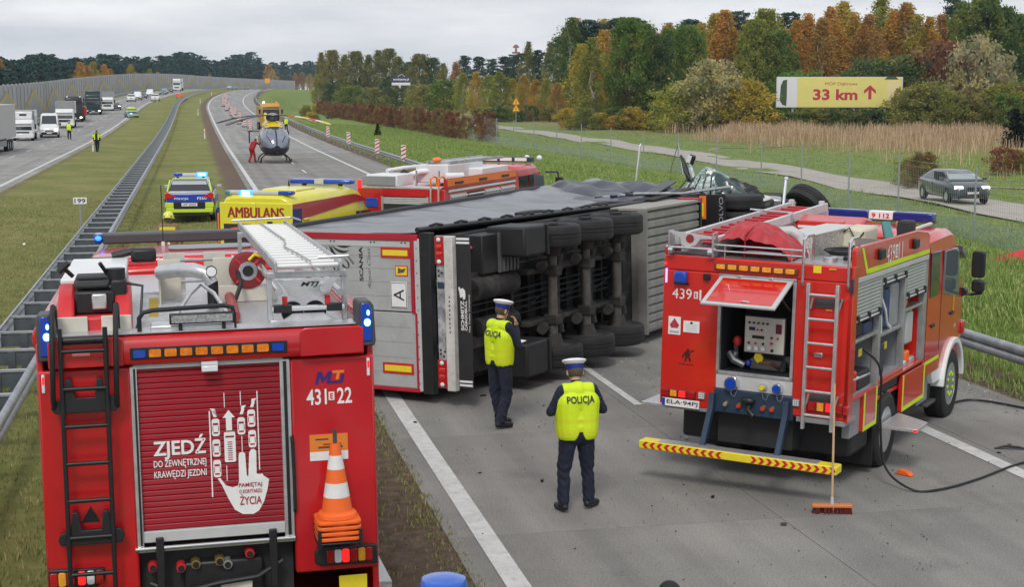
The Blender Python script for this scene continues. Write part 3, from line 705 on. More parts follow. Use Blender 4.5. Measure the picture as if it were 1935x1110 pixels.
# ------------------------------------------------------------------ grass and reeds
def blade_mat(name, c1, c2, c3):
    m = leaf_mat(name, c1, c2, c3, .8, .2); return m
def blades(name, pts, h, wd, mat, label, cat, lean=.35, seed=1, **kw):
    g = np.random.default_rng(seed); n = len(pts); a = g.random(n) * 2 * PI; d = np.stack([np.cos(a), np.sin(a), np.zeros(n)], 1)
    hh = h * g.uniform(.5, 1.25, n) * (1 + .35 * np.sin(pts[:, 0] * .9 + 2 * np.sin(pts[:, 1] * .4)) * np.sin(pts[:, 1] * .7)); ww = wd * g.uniform(.7, 1.3, n)
    side = np.stack([-d[:, 1], d[:, 0], np.zeros(n)], 1) * ww[:, None]
    top = pts + d * (hh * lean * g.uniform(.2, 1.6, n))[:, None]; top[:, 2] += hh
    mid = pts + d * (hh * lean * .35)[:, None]; mid[:, 2] += hh * .6
    q = np.stack([pts - side, pts + side, mid + side * .6 + (top - mid), mid - side * .6 + (top - mid) * .9], 1)
    o = link(name, quads(name, q, mat, g.random(n)), None, kind='stuff'); tag(o, label, cat); o.color = (1, 1, 1, 1); return o
def scatter(n, f, seed):
    g = np.random.default_rng(seed); return f(g, n)
def strip_pts(g, n, u0, u1, s0, s1, power=1.7, tuft=5, rad=.1):
    m = n // tuft
    s = s0 + (s1 - s0) * g.random(m) ** power; u = u0 + (u1 - u0) * g.random(m)
    s = np.repeat(s, tuft) + g.normal(size=m * tuft) * rad; u = np.repeat(u, tuft) + g.normal(size=m * tuft) * rad
    return np.stack([u + bend(s), s, zground(u, s) - .01], 1)
MG = blade_mat('mown_grass', (.135, .15, .045), (.25, .255, .09), (.46, .39, .20)); BG = blade_mat('bank_grass', (.125, .205, .04), (.23, .34, .08), (.45, .45, .20))
g_ = np.random.default_rng(3)
P1 = np.concatenate([strip_pts(g_, 110000, -9.2, 1.2, 12, 75, 1.5), strip_pts(g_, 9000, .9, 2.75, 12, 60, 1.3, 7, .07), strip_pts(g_, 6000, 2.45, 2.78, 12, 60, 1.3, 6, .05)])
blades('median_grass', P1, .065, .006, MG, 'short olive and straw grass covering the motorway median', 'grass', .6, 2)
def off_road(P_):
    xc = np.interp(P_[:, 1], [5, 40, 56.6, 78.5, 117, 190, 230], [30, 32.4, 33.9, 35.9, 39.3, 42.8, 44]); return P_[np.abs(P_[:, 0] - xc) > 2.15 + .25 * np.sin(P_[:, 1] * 1.3)]
P2 = off_road(np.concatenate([strip_pts(g_, 190000, 14.3, 27.5, 20, 230, 1.9, 5, .16), strip_pts(g_, 14000, 13.2, 14.4, 20, 110, 1.2, 6, .08), strip_pts(g_, 70000, 27.5, 62, 40, 190, 1.2, 6, .25)]))
blades('bank_grass', P2, .16, .011, BG, 'longer green grass on the roadside bank and the meadow beyond', 'grass', .5, 4)
RG_ = blade_mat('reed', (.31, .21, .12), (.50, .36, .22), (.68, .53, .38))
def reed_pts(g, n):
    X = g.uniform(44, 130, n * 3); Y = g.uniform(90, 205, n * 3); Y2 = Y + X * .75
    dn = (Y2 > 152 + 9 * np.sin(X * .21)) & (X - .23 * Y > 19 + 3 * np.sin(Y * .2)) & (Y + .35 * X < 226)
    edge = np.clip((Y2 - 148) / 52, .02, 1) ** 1.8 * (.55 + .45 * np.sin(X * .31 + 1.7 * np.sin(Y * .17))); dn &= g.random(n * 3) < edge
    P_ = np.stack([X, Y, zground(X, Y)], 1)[dn][:n]
    X = g.uniform(44, 90, 9000); Y = g.uniform(66, 125, 9000); k = (X - .2 * Y > 31 + 3 * np.sin(Y * .3)) & (g.random(9000) < .35 + .35 * np.sin(X * .5 + 2 * np.sin(Y * .21)))
    return np.concatenate([P_, np.stack([X, Y, zground(X, Y) - .45], 1)[k]])
blades('reeds', off_road(reed_pts(np.random.default_rng(8), 75000)), 1.2, .022, RG_, 'pale dry reeds filling the field in front of the billboard', 'reeds', .22, 6)
# ------------------------------------------------------------------ fire engine in the median (rear towards us)
def on(base, name, label, cat, loc, rot=(0, 0, 0), group=None):
    """a thing of its own standing on another thing: placed with that thing's tilt"""
    o = bpy.data.objects.new(name, None); COL.objects.link(o); o.empty_display_size = .1
    o.matrix_world = base.matrix_world @ Matrix.Translation(loc) @ Euler([R(a) for a in rot]).to_matrix().to_4x4()
    return tag(o, label, cat, group)
def rrect(w, h, r, n=4, cx=0, cz=0):
    pts = []
    for sx, sz, a0 in ((1, 1, 0), (-1, 1, 90), (-1, -1, 180), (1, -1, 270)):
        for k in range(n + 1):
            a = R(a0 + 90 * k / n); pts.append((cx + sx * (w / 2 - r) + r * math.cos(a), cz + sz * (h / 2 - r) + r * math.sin(a)))
    return pts
NT = thing('fire_engine', 'red fire engine standing in the grass median, its rear shutter towards us', 'fire engine', (.109, 11.314, 0), -1.4, roll=-.65, pitch=-1.3)
t = NT
# body shell
b = MB()
b.box(-1.25, -1.20, .02, 5.3, .75, 3.17).box(1.20, 1.25, .02, 5.3, .75, 3.17).box(-1.2, 1.2, 5.22, 5.3, .75, 3.17).box(-1.2, 1.2, .6, 5.2, .75, .85)
b.obj('body', RED, t, bevel=.012)
MB().prism([(-1.25, 1.26), (-.575, 1.26), (-.575, 2.975), (-1.25, 2.975)], 'y', 0, .12).obj('rear_panel', RED, t, bevel=.02)
MB().prism([(.60, 1.28), (1.25, 1.28), (1.25, 2.975), (.60, 2.975)], 'y', 0, .12).obj('rear_panel', RED, t, bevel=.02)
# rounded cornice over the shutter
prof = [(.12, 2.985), (-.01, 2.985), (-.045, 3.0), (-.06, 3.03), (-.06, 3.12), (-.05, 3.17), (-.02, 3.205), (.04, 3.222), (.12, 3.222)]
MB().prism(prof, 'x', -1.16, 1.17).obj('cornice', RED, t, bevel=.006)
MB().prism([(.68, 2.995), (1.165, 3.005), (1.165, 3.2), (1.13, 3.215), (.72, 3.215), (.68, 3.19)], 'y', -.075, -.055).obj('access_panel', RED, t, bevel=.008)
MB().prism([(-1.16, 2.995), (-.62, 2.995), (-.62, 3.19), (-.66, 3.215), (-1.12, 3.215), (-1.16, 3.19)], 'y', -.075, -.055).obj('access_panel', RED, t, bevel=.008)
bx('lamp_strip_recess', t, BLACK, -.575, .585, -.068, -.055, 3.035, 3.125, .004)
for i in range(10):
    x = -.508 + i * .1135
    o = MB().prism(rrect(.088, .058, .01, 3, x, 3.08), 'y', -.082, -.066).obj('blue_lamp' if i in (0, 9) else 'amber_lamp', BLUEL if i in (0, 9) else AMBER, t)
bx('marker_sticker', t, M('pale_red', (.7, .25, .25), .5), -.985, -.86, -.079, -.0765, 3.085, 3.12)
# shutter opening
bx('shutter_guide', t, ALU, -.585, -.535, -.012, .05, 1.56, 2.975, .004); bx('shutter_guide', t, ALU, .525, .60, -.012, .05, 1.56, 2.975, .004)
bx('shutter_seal', t, BLACK, -.56, -.545, -.018, -.011, 1.6, 2.96); bx('shutter_seal', t, BLACK, .55, .575, -.018, -.011, 1.6, 2.96)
bx('shutter_backing', t, M('shutter_gap', (.16, .01, .02), .6), -.54, .53, .045, .06, 1.6, 2.98)
SLATM = M('crimson_print', (.36, .008, .022), .34, var=.35, scale=1.1, coat=.4, detail=1)
slat = MB().prism([(.045, 0), (.03, .003), (.026, .010), (.026, .036), (.03, .041), (.045, .0425)], 'x', -.535, .525).mesh('slat', SLATM, 0)
for k in range(29): link('slat', slat, t, loc=(0, 0, 1.705 + .0435 * k))
bx('shutter_bottom_bar', t, GREYL, -.54, .53, .0, .045, 1.615, 1.70, .006)
cy('shutter_handle_bar', t, CHROME, (-.6, -.02, 1.575), (.6, -.02, 1.575), .016)
bx('header_rail', t, GREYL, -.56, .55, -.006, .04, 2.955, 2.983)
cy('number_plate_lamp', t, GREYL, (-.06, -.06, 2.97), (.06, -.06, 2.97), .026); bx('lamp_glass', t, WLENS, -.06, .06, -.09, -.06, 2.92, 2.965, .006)
# printed message on the shutter
PY = .0245
def pr(name, poly, m=WHITEP, y=PY): return MB().prism(poly, 'y', y - .0015, y).obj(name, m, t, smooth=0)
txt('lettering', t, WHITEP, 'ZJEDŹ', (-.245, PY, 2.335), .39, .185, bold=.025)
txt('lettering', t, WHITEP, 'DO ZEWNĘTRZNEJ', (-.245, PY, 2.208), .39, .072, bold=.012)
txt('lettering', t, WHITEP, 'KRAWĘDZI JEZDNI', (-.245, PY, 2.125), .39, .072, bold=.012)
g = MB()
def q4(x0, x1, z0, z1, y=PY): g.box(x0, x1, y - .0015, y, z0, z1)
q4(-.018, -.008, 1.93, 2.60); q4(.345, .353, 2.12, 2.735)
for z0, z1 in ((2.62, 2.735), (2.05, 2.17)): q4(.098, .104, z0, z1)
for z0, z1 in ((2.63, 2.74), (2.26, 2.39)): q4(.22, .226, z0, z1)
def arrow(x, z0, z1, w):
    g.prism([(x - w, z0), (x + w, z0), (x + w, z1 - .06), (x + w * 2.1, z1 - .06), (x, z1), (x - w * 2.1, z1 - .06), (x - w, z1 - .06)], 'y', PY - .0015, PY)
arrow(.13, 2.44, 2.60, .022)
for x, z, d in ((.03, 2.55, -1), (.225, 2.56, 1), (.305, 2.61, 1)):
    g.prism([(x - .012, z), (x + .012, z), (x + .012 + d * .012, z + .035), (x + d * .022, z + .045), (x + d * .04, z + .07), (x + d * .0, z + .065), (x - .012 + d * .012, z + .035)], 'y', PY - .0015, PY)
for x, z in ((.03, 2.47), (.03, 2.31), (.03, 2.15), (.222, 2.47), (.30, 2.525), (.302, 2.365)):
    g.prism(rrect(.058, .135, .018, 3, x, z), 'y', PY - .0015, PY)
    g.m = 1
    g.box(x - .02, x + .02, PY - .0025, PY - .0016, z + .018, z + .034); g.box(x - .018, x + .018, PY - .0025, PY - .0016, z - .048, z - .036)
    g.box(x - .024, x - .019, PY - .0025, PY - .0016, z - .03, z + .012); g.box(x + .019, x + .024, PY - .0025, PY - .0016, z - .03, z + .012); g.m = 0
g.prism(rrect(.085, .235, .012, 3, .132, 2.312), 'y', PY - .0015, PY); g.m = 1
g.box(.10, .164, PY - .0025, PY - .0016, 2.385, 2.40)
for k in range(9): g.box(.115, .15, PY - .0025, PY - .0016, 2.21 + k * .017, 2.218 + k * .017)
g.m = 0
hand = [(.03, 2.07), (.05, 2.075), (.09, 2.015), (.14, 1.995), (.18, 2.005), (.19, 2.04), (.193, 2.24), (.20, 2.262), (.225, 2.268), (.243, 2.255), (.25, 2.08), (.262, 2.075), (.274, 2.26), (.29, 2.283), (.312, 2.285), (.328, 2.268), (.325, 2.09), (.345, 2.085), (.368, 2.088), (.378, 2.07), (.40, 2.055), (.418, 2.04), (.405, 1.97), (.375, 1.87), (.335, 1.80), (.29, 1.775), (.21, 1.78), (.15, 1.82), (.105, 1.91), (.06, 2.02)]
g.prism(hand, 'y', PY - .0015, PY)
g.obj('corridor_graphic', [WHITEP, SLATM], t, smooth=0)
for s_, z, h, w in (('PAMIĘTAJ', 2.005, .042, .175), ('O KORYTARZU', 1.958, .03, .172), ('ŻYCIA', 1.895, .085, .165)):
    txt('lettering', t, SLATM, s_, (.275, PY - .003, z), w, h, bold=.015)
# right-hand rear panel: maker's mark, call sign, sticker, handle
ind = M('indigo_print', (.03, .015, .16), .5); org = M('orange_print', (.75, .22, .03), .5)
gm = MB(); P0 = lambda x, z: (x, z)
gm.prism([(.79, 2.765), (.815, 2.86), (.845, 2.86), (.862, 2.81), (.895, 2.86), (.925, 2.86), (.905, 2.765), (.878, 2.765), (.89, 2.82), (.855, 2.775), (.842, 2.775), (.828, 2.825), (.815, 2.765)], 'y', -.004, -.001)
gm.prism([(.905, 2.765), (1.0, 2.765), (1.015, 2.80), (1.02, 2.835), (.995, 2.835), (.985, 2.785), (.915, 2.785)], 'y', -.004, -.001); gm.m = 1
gm.prism([(.93, 2.865), (1.02, 2.865), (1.015, 2.845), (.985, 2.845), (.972, 2.795), (.95, 2.795), (.962, 2.845), (.925, 2.845)], 'y', -.005, -.001)
gm.obj('maker_logo', [ind, org], t, smooth=0)
txt('call_sign', t, WHITEP, '431', (.80, 0, 2.665), .155, .125, bold=.015); txt('call_sign', t, WHITEP, '22', (1.015, 0, 2.667), .115, .125, bold=.015)
bx('call_sign_box', t, WHITEP, .893, .937, -.004, -.001, 2.635, 2.70); txt('call_sign', t, RED, 'E', (.915, -.004, 2.667), .022, .045, bold=.03)
bx('notice_sticker', t, org, .735, 1.03, -.004, -.001, 2.235, 2.37); bx('notice_sticker', t, WHITEP, .735, 1.03, -.004, -.001, 2.165, 2.2345)
bx('notice_text', t, M('dark_print', (.12, .06, .02), .6), .80, .99, -.0055, -.0045, 2.26, 2.275); bx('notice_text', t, M('dark_print'), .78, .88, -.0055, -.0045, 2.325, 2.337); bx('notice_text', t, M('dark_print'), .84, .98, -.0055, -.0045, 2.285, 2.295)
txt('call_sign', t, WHITEP, '112', (.95, 0, 1.585), .2, .075)
tb('door_handle', t, BLACK, [(.60, 0, 2.37), (.60, -.05, 2.34), (.605, -.055, 2.07), (.605, -.05, 1.81), (.605, 0, 1.78)], .014)
# corner lights
for sx in (-1, 1):
    x0 = 1.18 * sx
    MB().prism([(x0 - .055, 3.05), (x0 + .075, 3.05), (x0 + .085, 3.09), (x0 + .075, 3.36), (x0 + .05, 3.40), (x0 - .04, 3.40), (x0 - .055, 3.37)], 'y', -.05, .22).obj('corner_light_housing', GREYD, t, bevel=.012)
    L_ = MB().prism([(x0 - .028, 3.09), (x0 + .055, 3.09), (x0 + .058, 3.34), (x0 + .03, 3.385), (x0 - .02, 3.385), (x0 - .028, 3.36)], 'y', -.062, -.045).obj('corner_light_lens', BLUEL, t, bevel=.006)
    MB().ell((x0 + .02, -.066, 3.235), (.026, .008, .03)).ell((x0 + .028, -.066, 3.31), (.012, .006, .022)).obj('lit_core', CYANON, L_)
    bx('side_marker', t, WLENS, sx * 1.205 - .012, sx * 1.205 + .012, -.012, .02, 2.81, 2.95, .005); bx('marker_light', t, REDON, sx * 1.205 - .008, sx * 1.205 + .008, -.016, -.011, 2.875, 2.93)
# tail lamps
for sx, x0, x1 in ((-1, -1.24, -.83), (1, .745, 1.235)):
    MB().prism([(x0, 1.36), (x0 + .05, 1.33), (x1, 1.32), (x1, 1.475), (x0 + .03, 1.49), (x0, 1.44)] if sx > 0 else [(x0, 1.31), (x1 - .07, 1.31), (x1, 1.37), (x1, 1.46), (x0, 1.475)], 'y', -.03, .01).obj('lamp_housing', BLACK, t, bevel=.012)
    ms = [REDL, WLENS, REDON, REDL, AMBERL, REDL]; xs = [.865, .925, .985, 1.05, 1.11, 1.165] if sx > 0 else [-.87, -.935, -1.0, -1.08, -1.14, -1.2]
    for k, x in enumerate(xs): MB().prism(rrect(.055, .105, .015, 3, x, 1.405 if sx > 0 else 1.395), 'y', -.045, -.028).obj('tail_lamp', ms[k], t, bevel=.004)
# recess under the shutter: couplings, hoses, tow bar
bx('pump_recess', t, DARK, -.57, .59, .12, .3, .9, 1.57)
bx('lower_valance', t, BLACK, -.25, .35, .02, .11, 1.12, 1.43, .02); bx('sill', t, ALUD, -.575, .6, -.01, .1, 1.545, 1.565)
for x in (-.42, .43): bx('shutter_lock', t, BLACK, x - .03, x + .03, -.045, -.015, 1.2, 1.66, .008)
for x, z, m_ in ((-.48, 1.42, REDP), (-.27, 1.40, REDP), (-.16, 1.42, M('brass', (.55, .38, .12), .35, .8)), (.25, 1.47, REDP), (.08, 1.40, ALU), (.02, 1.43, M('brass'))):
    cy('coupling', t, m_, (x, .1, z), (x, -.01, z), .04, .035, 14)
    cy('coupling_cap', t, BLACK, (x, -.01, z), (x, -.03, z), .025, n=10)
bx('hose_tray', t, BEIGE, .02, .26, -.04, .1, 1.05, 1.27, .01); bx('yellow_reflector', t, YELPLATE, .93, 1.15, -.012, 0, 1.1, 1.235, .004)
tb('tow_hose', t, BLACK, [(-.5, 0, 1.3), (-.3, -.06, 1.22), (0, -.07, 1.28), (.3, -.05, 1.3), (.5, 0, 1.4)], .022)
bx('underrun_bar', t, BLKM, -1.15, 1.15, -.02, .1, .55, .68, .01)
# black rear access ladder
lad = MB()
for x in (-1.07, -.75): lad.tube([(x - .005, -.13, 1.28), (x, -.13, 2.3), (x + .005, -.13, 3.30)], .018, 10)
lad.obj('ladder_rail', BLKM, t)
for z in (3.13, 2.85, 2.57, 2.29, 2.01, 1.73, 1.45): cy('ladder_rung', t, BLKM, (-1.07, -.13, z), (-.75, -.13, z), .016)
for x in (-1.13, -.68): tb('ladder_handrail', t, BLKM, [(x, -.1, 2.70), (x, -.16, 2.8), (x + .01, -.15, 3.2), (x + .015, -.1, 3.38), (x + .02, 0, 3.45), (x + .02, .12, 3.42), (x + .02, .16, 3.25)], .02, 10)
for z in (2.72, 1.72):
    MB().prism([(-1.13, z - .05), (-.69, z - .05), (-.67, z + .02), (-.70, z + .06), (-.76, z + .06), (-.78, z + .2), (-.82, z + .2), (-.84, z + .06), (-.98, z + .06), (-1.0, z + .2), (-1.04, z + .2), (-1.06, z + .06), (-1.13, z + .04), (-1.15, z)], 'y', -.12, -.06).obj('ladder_bracket', BLACK, t, bevel=.006)
cy('ladder_cross_tube', t, BLKM, (-1.05, -.09, 3.205), (-.75, -.09, 3.205), .03)
pr('warning_triangle', [(-.985, 1.81), (-.845, 1.81), (-.912, 1.935)], BLACK, -.002)
# roof deck
bx('roof_deck', t, M('chequer_plate', (.60, .61, .62), .38, .7, var=.15, scale=30, bump=.6, bscale=55), -1.16, 1.16, .06, 5.25, 3.12, 3.165)
for k in range(24): bx('tread_rib', t, ALU, -.52, -.1 if k % 2 else -.2, .35 + k * .13, .37 + k * .13, 3.165, 3.172)
for k in range(16): bx('anti_slip_strip', t, M('anti_slip', (.45, .32, .05), .8), -.44, -.36, 1.4 + k * .09, 1.44 + k * .09, 3.172, 3.178)
for sx in (-1, 1): MB().prism([(sx * 1.14, 3.1), (sx * 1.27, 3.1), (sx * 1.29, 3.2), (sx * 1.27, 3.27), (sx * 1.2, 3.29), (sx * 1.15, 3.26)], 'y', .2, 5.3).obj('roof_rail', RED, t, bevel=.02)
bx('rear_sill_plate', t, ALU, -1.1, 1.12, -.02, .25, 3.222, 3.23)
# cab
ring = lambda y, zt, zb, w, wt: [(-w, y, zb), (w, y, zb), (w, y, zt - .35), (wt, y, zt - .05), (wt - .12, y, zt), (0, y, zt + .03), (-wt + .12, y, zt), (-wt, y, zt - .05), (-w, y, zt - .35)]
MB().loft([ring(5.38, 3.20, .7, 1.2, 1.12), ring(5.5, 3.26, .6, 1.22, 1.14), ring(7.6, 3.28, .6, 1.22, 1.12), ring(8.3, 3.18, .6, 1.22, 1.08), ring(8.75, 2.75, .6, 1.2, 1.02), ring(8.95, 1.7, .6, 1.18, 1.1)]).obj('cab', RED, t, bevel=.03)
MB().prism([(5.45, 3.22), (5.45, 3.34), (7.0, 3.34), (7.7, 3.22)], 'x', -.72, .95).obj('roof_fairing', RED, t, bevel=.04)
MB().prism(rrect(.95, .5, .1, 4, .25, 6.5), 'z', 3.34, 3.365).obj('roof_hatch', GREYM, t, bevel=.01)
bx('light_bar', t, GREYD, -1.02, 1.1, 8.05, 8.4, 3.3, 3.43, .02)
bx('light_bar_lens', t, BLUEL, -1.12, -1.02, 8.06, 8.4, 3.31, 3.43, .02); MB().ell((-1.07, 8.04, 3.38), (.04, .02, .03)).obj('lit_core', BLUEON, t)
bx('windscreen', t, GLASS, -1.05, 1.05, 8.6, 8.9, 1.75, 2.7)
tb('aerial', t, BLACK, [(-.28, 7.4, 3.28), (-.28, 7.4, 4.05)], .006); cy('aerial_base', t, WHITE, (-.28, 7.4, 3.25), (-.28, 7.4, 3.36), .022)
for sx in (-1, 1):
    for y, n_ in ((1.9, 0), (7.3, 0)): wheel(t, (sx * 1.05, y, .5), .5, .3, sx)
    for k in range(3): bx('side_shutter', t, GREYL, sx * 1.252 - .006, sx * 1.252 + .006, .3 + k * 1.65, 1.75 + k * 1.65, 1.25, 2.8)
    bx('door_window', t, GLASS, sx * 1.21 - .02, sx * 1.21 + .02, 6.6, 7.9, 1.9, 2.75)
# roof fittings
tb('guard_rail', t, BLKM, [(-.50, .06, 3.17), (-.50, .06, 3.33), (-.47, .06, 3.37), (-.4, .06, 3.385), (.12, .06, 3.40), (.19, .06, 3.385), (.2, .06, 3.33), (.2, .06, 3.17)], .018, 10)
bx('work_light', t, BLACK, -.28, .2, -.03, .03, 3.28, 3.36, .008); wl = bx('work_light_lens', t, M('led_grid', (.35, .36, .36), .3, .3, var=.5, scale=70), -.265, .185, -.036, -.03, 3.292, 3.348)
for x in (-.2, .12): cy('lamp_foot', t, BLACK, (x, 0, 3.28), (x, 0, 3.22), .014)
bx('hose_box', t, ALU, -.42, .2, .03, .28, 3.17, 3.27, .01)
tb('water_cannon', t, ALU, [(-.34, 2.25, 3.46), (-.2, 2.12, 3.49), (-.05, 1.98, 3.5), (.06, 1.9, 3.47), (.11, 1.88, 3.38)], [.062, .062, .066, .062, .055], 14)
cy('cannon_base', t, BLKM, (.11, 1.88, 3.16), (.11, 1.88, 3.4), .05); cy('gauge', t, BLACK, (.10, 1.8, 3.5), (.10, 1.76, 3.5), .05, n=18); cy('gauge_face', t, WHITE, (.10, 1.757, 3.5), (.10, 1.755, 3.5), .042, n=18)
for x, y, s_ in ((-.2, 3.2, 1), (.18, 3.2, 1), (-.25, 2.5, 1), (.24, 2.5, 1)): bx('equipment_tray', t, BEIGE, x - .10, x + .10, y - .05, y - .03, 3.2, 3.56, .004)
for x in (-.34, .36): bx('tray_side', t, BEIGE, x - .01, x + .01, 2.3, 3.4, 3.17, 3.5, .004)
for z in (3.3, 3.42, 3.5): cy('tray_bar', t, STEEL, (-.34, 3.0, z), (.36, 3.0, z), .014)
tb('lift_frame', t, ALU, [(-.28, .5, 3.2), (-.1, 1.3, 3.36), (.0, 1.5, 3.42), (.1, 1.3, 3.36), (.22, .5, 3.2)], .017); tb('lift_frame', t, ALU, [(-.28, .5, 3.2), (.22, .5, 3.2)], .017)
tb('suction_hose', t, M('faded_red_hose', (.34, .06, .05), .6, var=.2, scale=9), [(.24, .75, 3.22), (.26, 1.6, 3.22), (.28, 3.2, 3.22)], .045, 10)
tb('rubber_hose', t, BLACK, [(.3, 2.0, 3.2), (.37, 2.1, 3.35), (.34, 2.3, 3.5), (.3, 2.6, 3.35), (.33, 2.9, 3.2)], .02)
rl = MB().lathe([(.12, -.075), (.155, -.07), (.165, -.06), (.165, -.05), (.13, -.05), (.13, .05), (.165, .05), (.165, .07), (.155, .07)], (.44, 2.3, 3.45), (0, 1, 0), 28).obj('hose_reel', M('reel_red', (.22, .008, .014), .4, coat=.2), t)
MB().lathe([(.085, -.085), (.085, .085)], (.44, 2.3, 3.45), (0, 1, 0), 20).obj('reel_hub', CHROME, rl); MB().lathe([(.05, -.1), (.05, -.08)], (.44, 2.3, 3.45), (0, 1, 0), 16).obj('hub_cap', BLACK, rl)
for k in range(4):
    a = R(45 + 90 * k); tb('spoke', rl, REDP, [(.44, 2.24, 3.45), (.44 + .15 * math.cos(a), 2.22, 3.45 + .15 * math.sin(a))], .012)
bx('reel_stand', t, BEIGE, .18, .7, 2.25, 2.3, 3.17, 3.32, .004)
tb('yellow_strap', t, YEL, [(.45, 2.2, 3.55), (.5, 2.19, 3.6), (.56, 2.19, 3.58)], .014)
# ladder gantry (part of the engine)
for x in (.49, 1.07): bx('gantry_post', t, ALUD, x - .02, x + .02, .26, .32, 3.165, 3.59, .004); bx('gantry_post', t, ALUD, x - .02, x + .02, 4.4, 4.46, 3.165, 3.62, .004)
bx('gantry_beam', t, ALUD, .47, 1.09, .25, .33, 3.57, 3.615, .004); bx('gantry_beam', t, ALUD, .47, 1.09, 4.39, 4.47, 3.6, 3.65, .004)
MB().prism([(.53, 3.56), (1.03, 3.56), (.98, 3.51), (.95, 3.44), (.86, 3.42), (.82, 3.44), (.74, 3.44), (.70, 3.42), (.64, 3.43), (.6, 3.5)], 'y', .238, .25).obj('gantry_plate', ALU, t, bevel=.003)
txt('maker_logo', t, BLACK, 'MTJ', (.80, .236, 3.515), .15, .045, bold=.03, shear=.35)
MB().prism([(.49, 3.17), (1.07, 3.17), (1.07, 3.22), (.98, 3.24), (.9, 3.29), (.66, 3.29), (.58, 3.24), (.49, 3.24)], 'y', .25, .262).obj('gantry_foot_plate', ALU, t, bevel=.003)
for x in (.6, .93): bx('ladder_clamp', t, REDP, x - .02, x + .02, .2, .24, 3.35, 3.43, .004)
cy('roller', t, CHROME, (.5, .22, 3.335), (1.06, .22, 3.335), .022); bx('roller_pad', t, BLACK, .51, .65, .18, .26, 3.305, 3.365, .006); bx('roller_pad', t, BLACK, .92, 1.04, .18, .26, 3.305, 3.365, .006)
for x in (.68, .86):
    MB().lathe([(.085, -.02), (.09, 0), (.085, .02)], (x, .5, 3.27), (0, 1, 0), 20).obj('stored_coupling', BLACK, t)
cy('stored_tube', t, CHROME, (.55, .1, 3.48), (.55, 3.5, 3.5), .03); cy('stored_tube', t, CHROME, (1.02, .1, 3.46), (1.02, 3.5, 3.48), .03); cy('stored_tube', t, ALU, (.9, .15, 3.49), (.9, 3.6, 3.5), .035)
bx('side_step', t, M('chequer_plate'), 1.25, 1.42, .5, 1.5, .95, 1.0); bx('step_reflector', t, REDON, 1.25, 1.3, .49, .5, .95, 1.0)  # step reflector glows by itself though it is no lamp

# ladder carried on the gantry
RL = on(NT, 'rescue_ladder', 'silver rescue ladder with round rungs on the gantry of the near fire engine', 'ladder', (.78, .1, 3.655))
for x in (-.25, .25):
    bx('rail', RL, ALUD, x - .012, x + .012, 0, 5.15, -.02, .055, .004)
for k in range(19): cy('rung', RL, M('pale_aluminium', (.74, .74, .73), .4, .35), (-.25, .12 + .27 * k, .01), (.25, .12 + .27 * k, .01), .021)
tb('rope', RL, M('grey_rope', (.4, .4, .4), .8), [(.02, .05, .05), (0, .8, .045), (-.05, 1.6, .045), (.02, 2.4, .045), (0, 3.4, .045), (-.03, 5, .045)], .008)
tb('hook_bar', RL, ALUD, [(-.33, 5.0, .08), (.3, 4.9, .1), (.38, 4.7, .08)], .012); tb('hook_bar', RL, ALUD, [(.1, .25, .06), (.33, .2, .07), (.38, .25, .0)], .012)

# storage box and motor pump on the roof
WBx = on(NT, 'storage_box', 'white flat storage box on the roof of the near fire engine', 'box', (-.86, 1.95, 3.17))
bx('box_body', WBx, GREYL, -.24, .24, -.95, .95, 0, .34, .015); bx('lid', WBx, WHITE, -.25, .25, -.97, .97, .342, .385, .012); bx('lid_hinge', WBx, BLACK, -.2, .1, .97, .99, .3, .39)
tb('strap', WBx, BLACK, [(.1, .96, .4), (.3, .98, .44), (.42, .96, .42)], .035); bx('winch_case', WBx, BLACK, .27, .5, .85, 1.05, .34, .47, .03)
MP = on(NT, 'motor_pump', 'red portable motor pump with black engine in front of the white roof box', 'motor pump', (-.83, .55, 3.17))
bx('frame', MP, REDP, -.27, .27, -.3, .38, .0, .16, .02)
for sx in (-1, 1): MB().prism([(-.30, .12), (.38, .12), (.38, .36), (.12, .38), (-.1, .30), (-.28, .16)], 'x', sx * .21 - .06, sx * .21 + .06).obj('cowl', REDP, MP, bevel=.02)
for x in (-.16, .16): bx('front_plate', MP, BEIGE, x - .11, x + .11, -.34, -.305, .0, .17, .006)
bx('crankcase', MP, BLACK, -.15, .15, -.12, .2, .16, .34, .02); bx('cylinder_head', MP, ALU, -.02, .09, -.16, -.11, .2, .32, .012); bx('fuel_tank', MP, GREYD, -.15, .12, -.08, .22, .35, .44, .03)
for k in range(4): bx('cooling_fin', MP, GREYD, -.13, .1, -.10 + k * .07, -.07 + k * .07, .44, .455)
bx('air_filter', MP, BLACK, .12, .24, -.1, .16, .26, .42, .02); cy('filter_cap', MP, BLACK, (.16, 0, .42), (.16, 0, .5), .075, n=16)
tb('starter_handle', MP, BLACK, [(-.16, 0, .45), (-.22, -.05, .52)], .018); tb('starter_grip', MP, BLACK, [(-.26, -.05, .49), (-.18, -.05, .56)], .024); tb('lever', MP, BLACK, [(.1, -.02, .46), (.05, -.08, .55)], .016)
tb('cable', MP, BLACK, [(.24, 0, .38), (.36, -.05, .36), (.34, -.15, .15), (.3, -.2, .03)], .011)

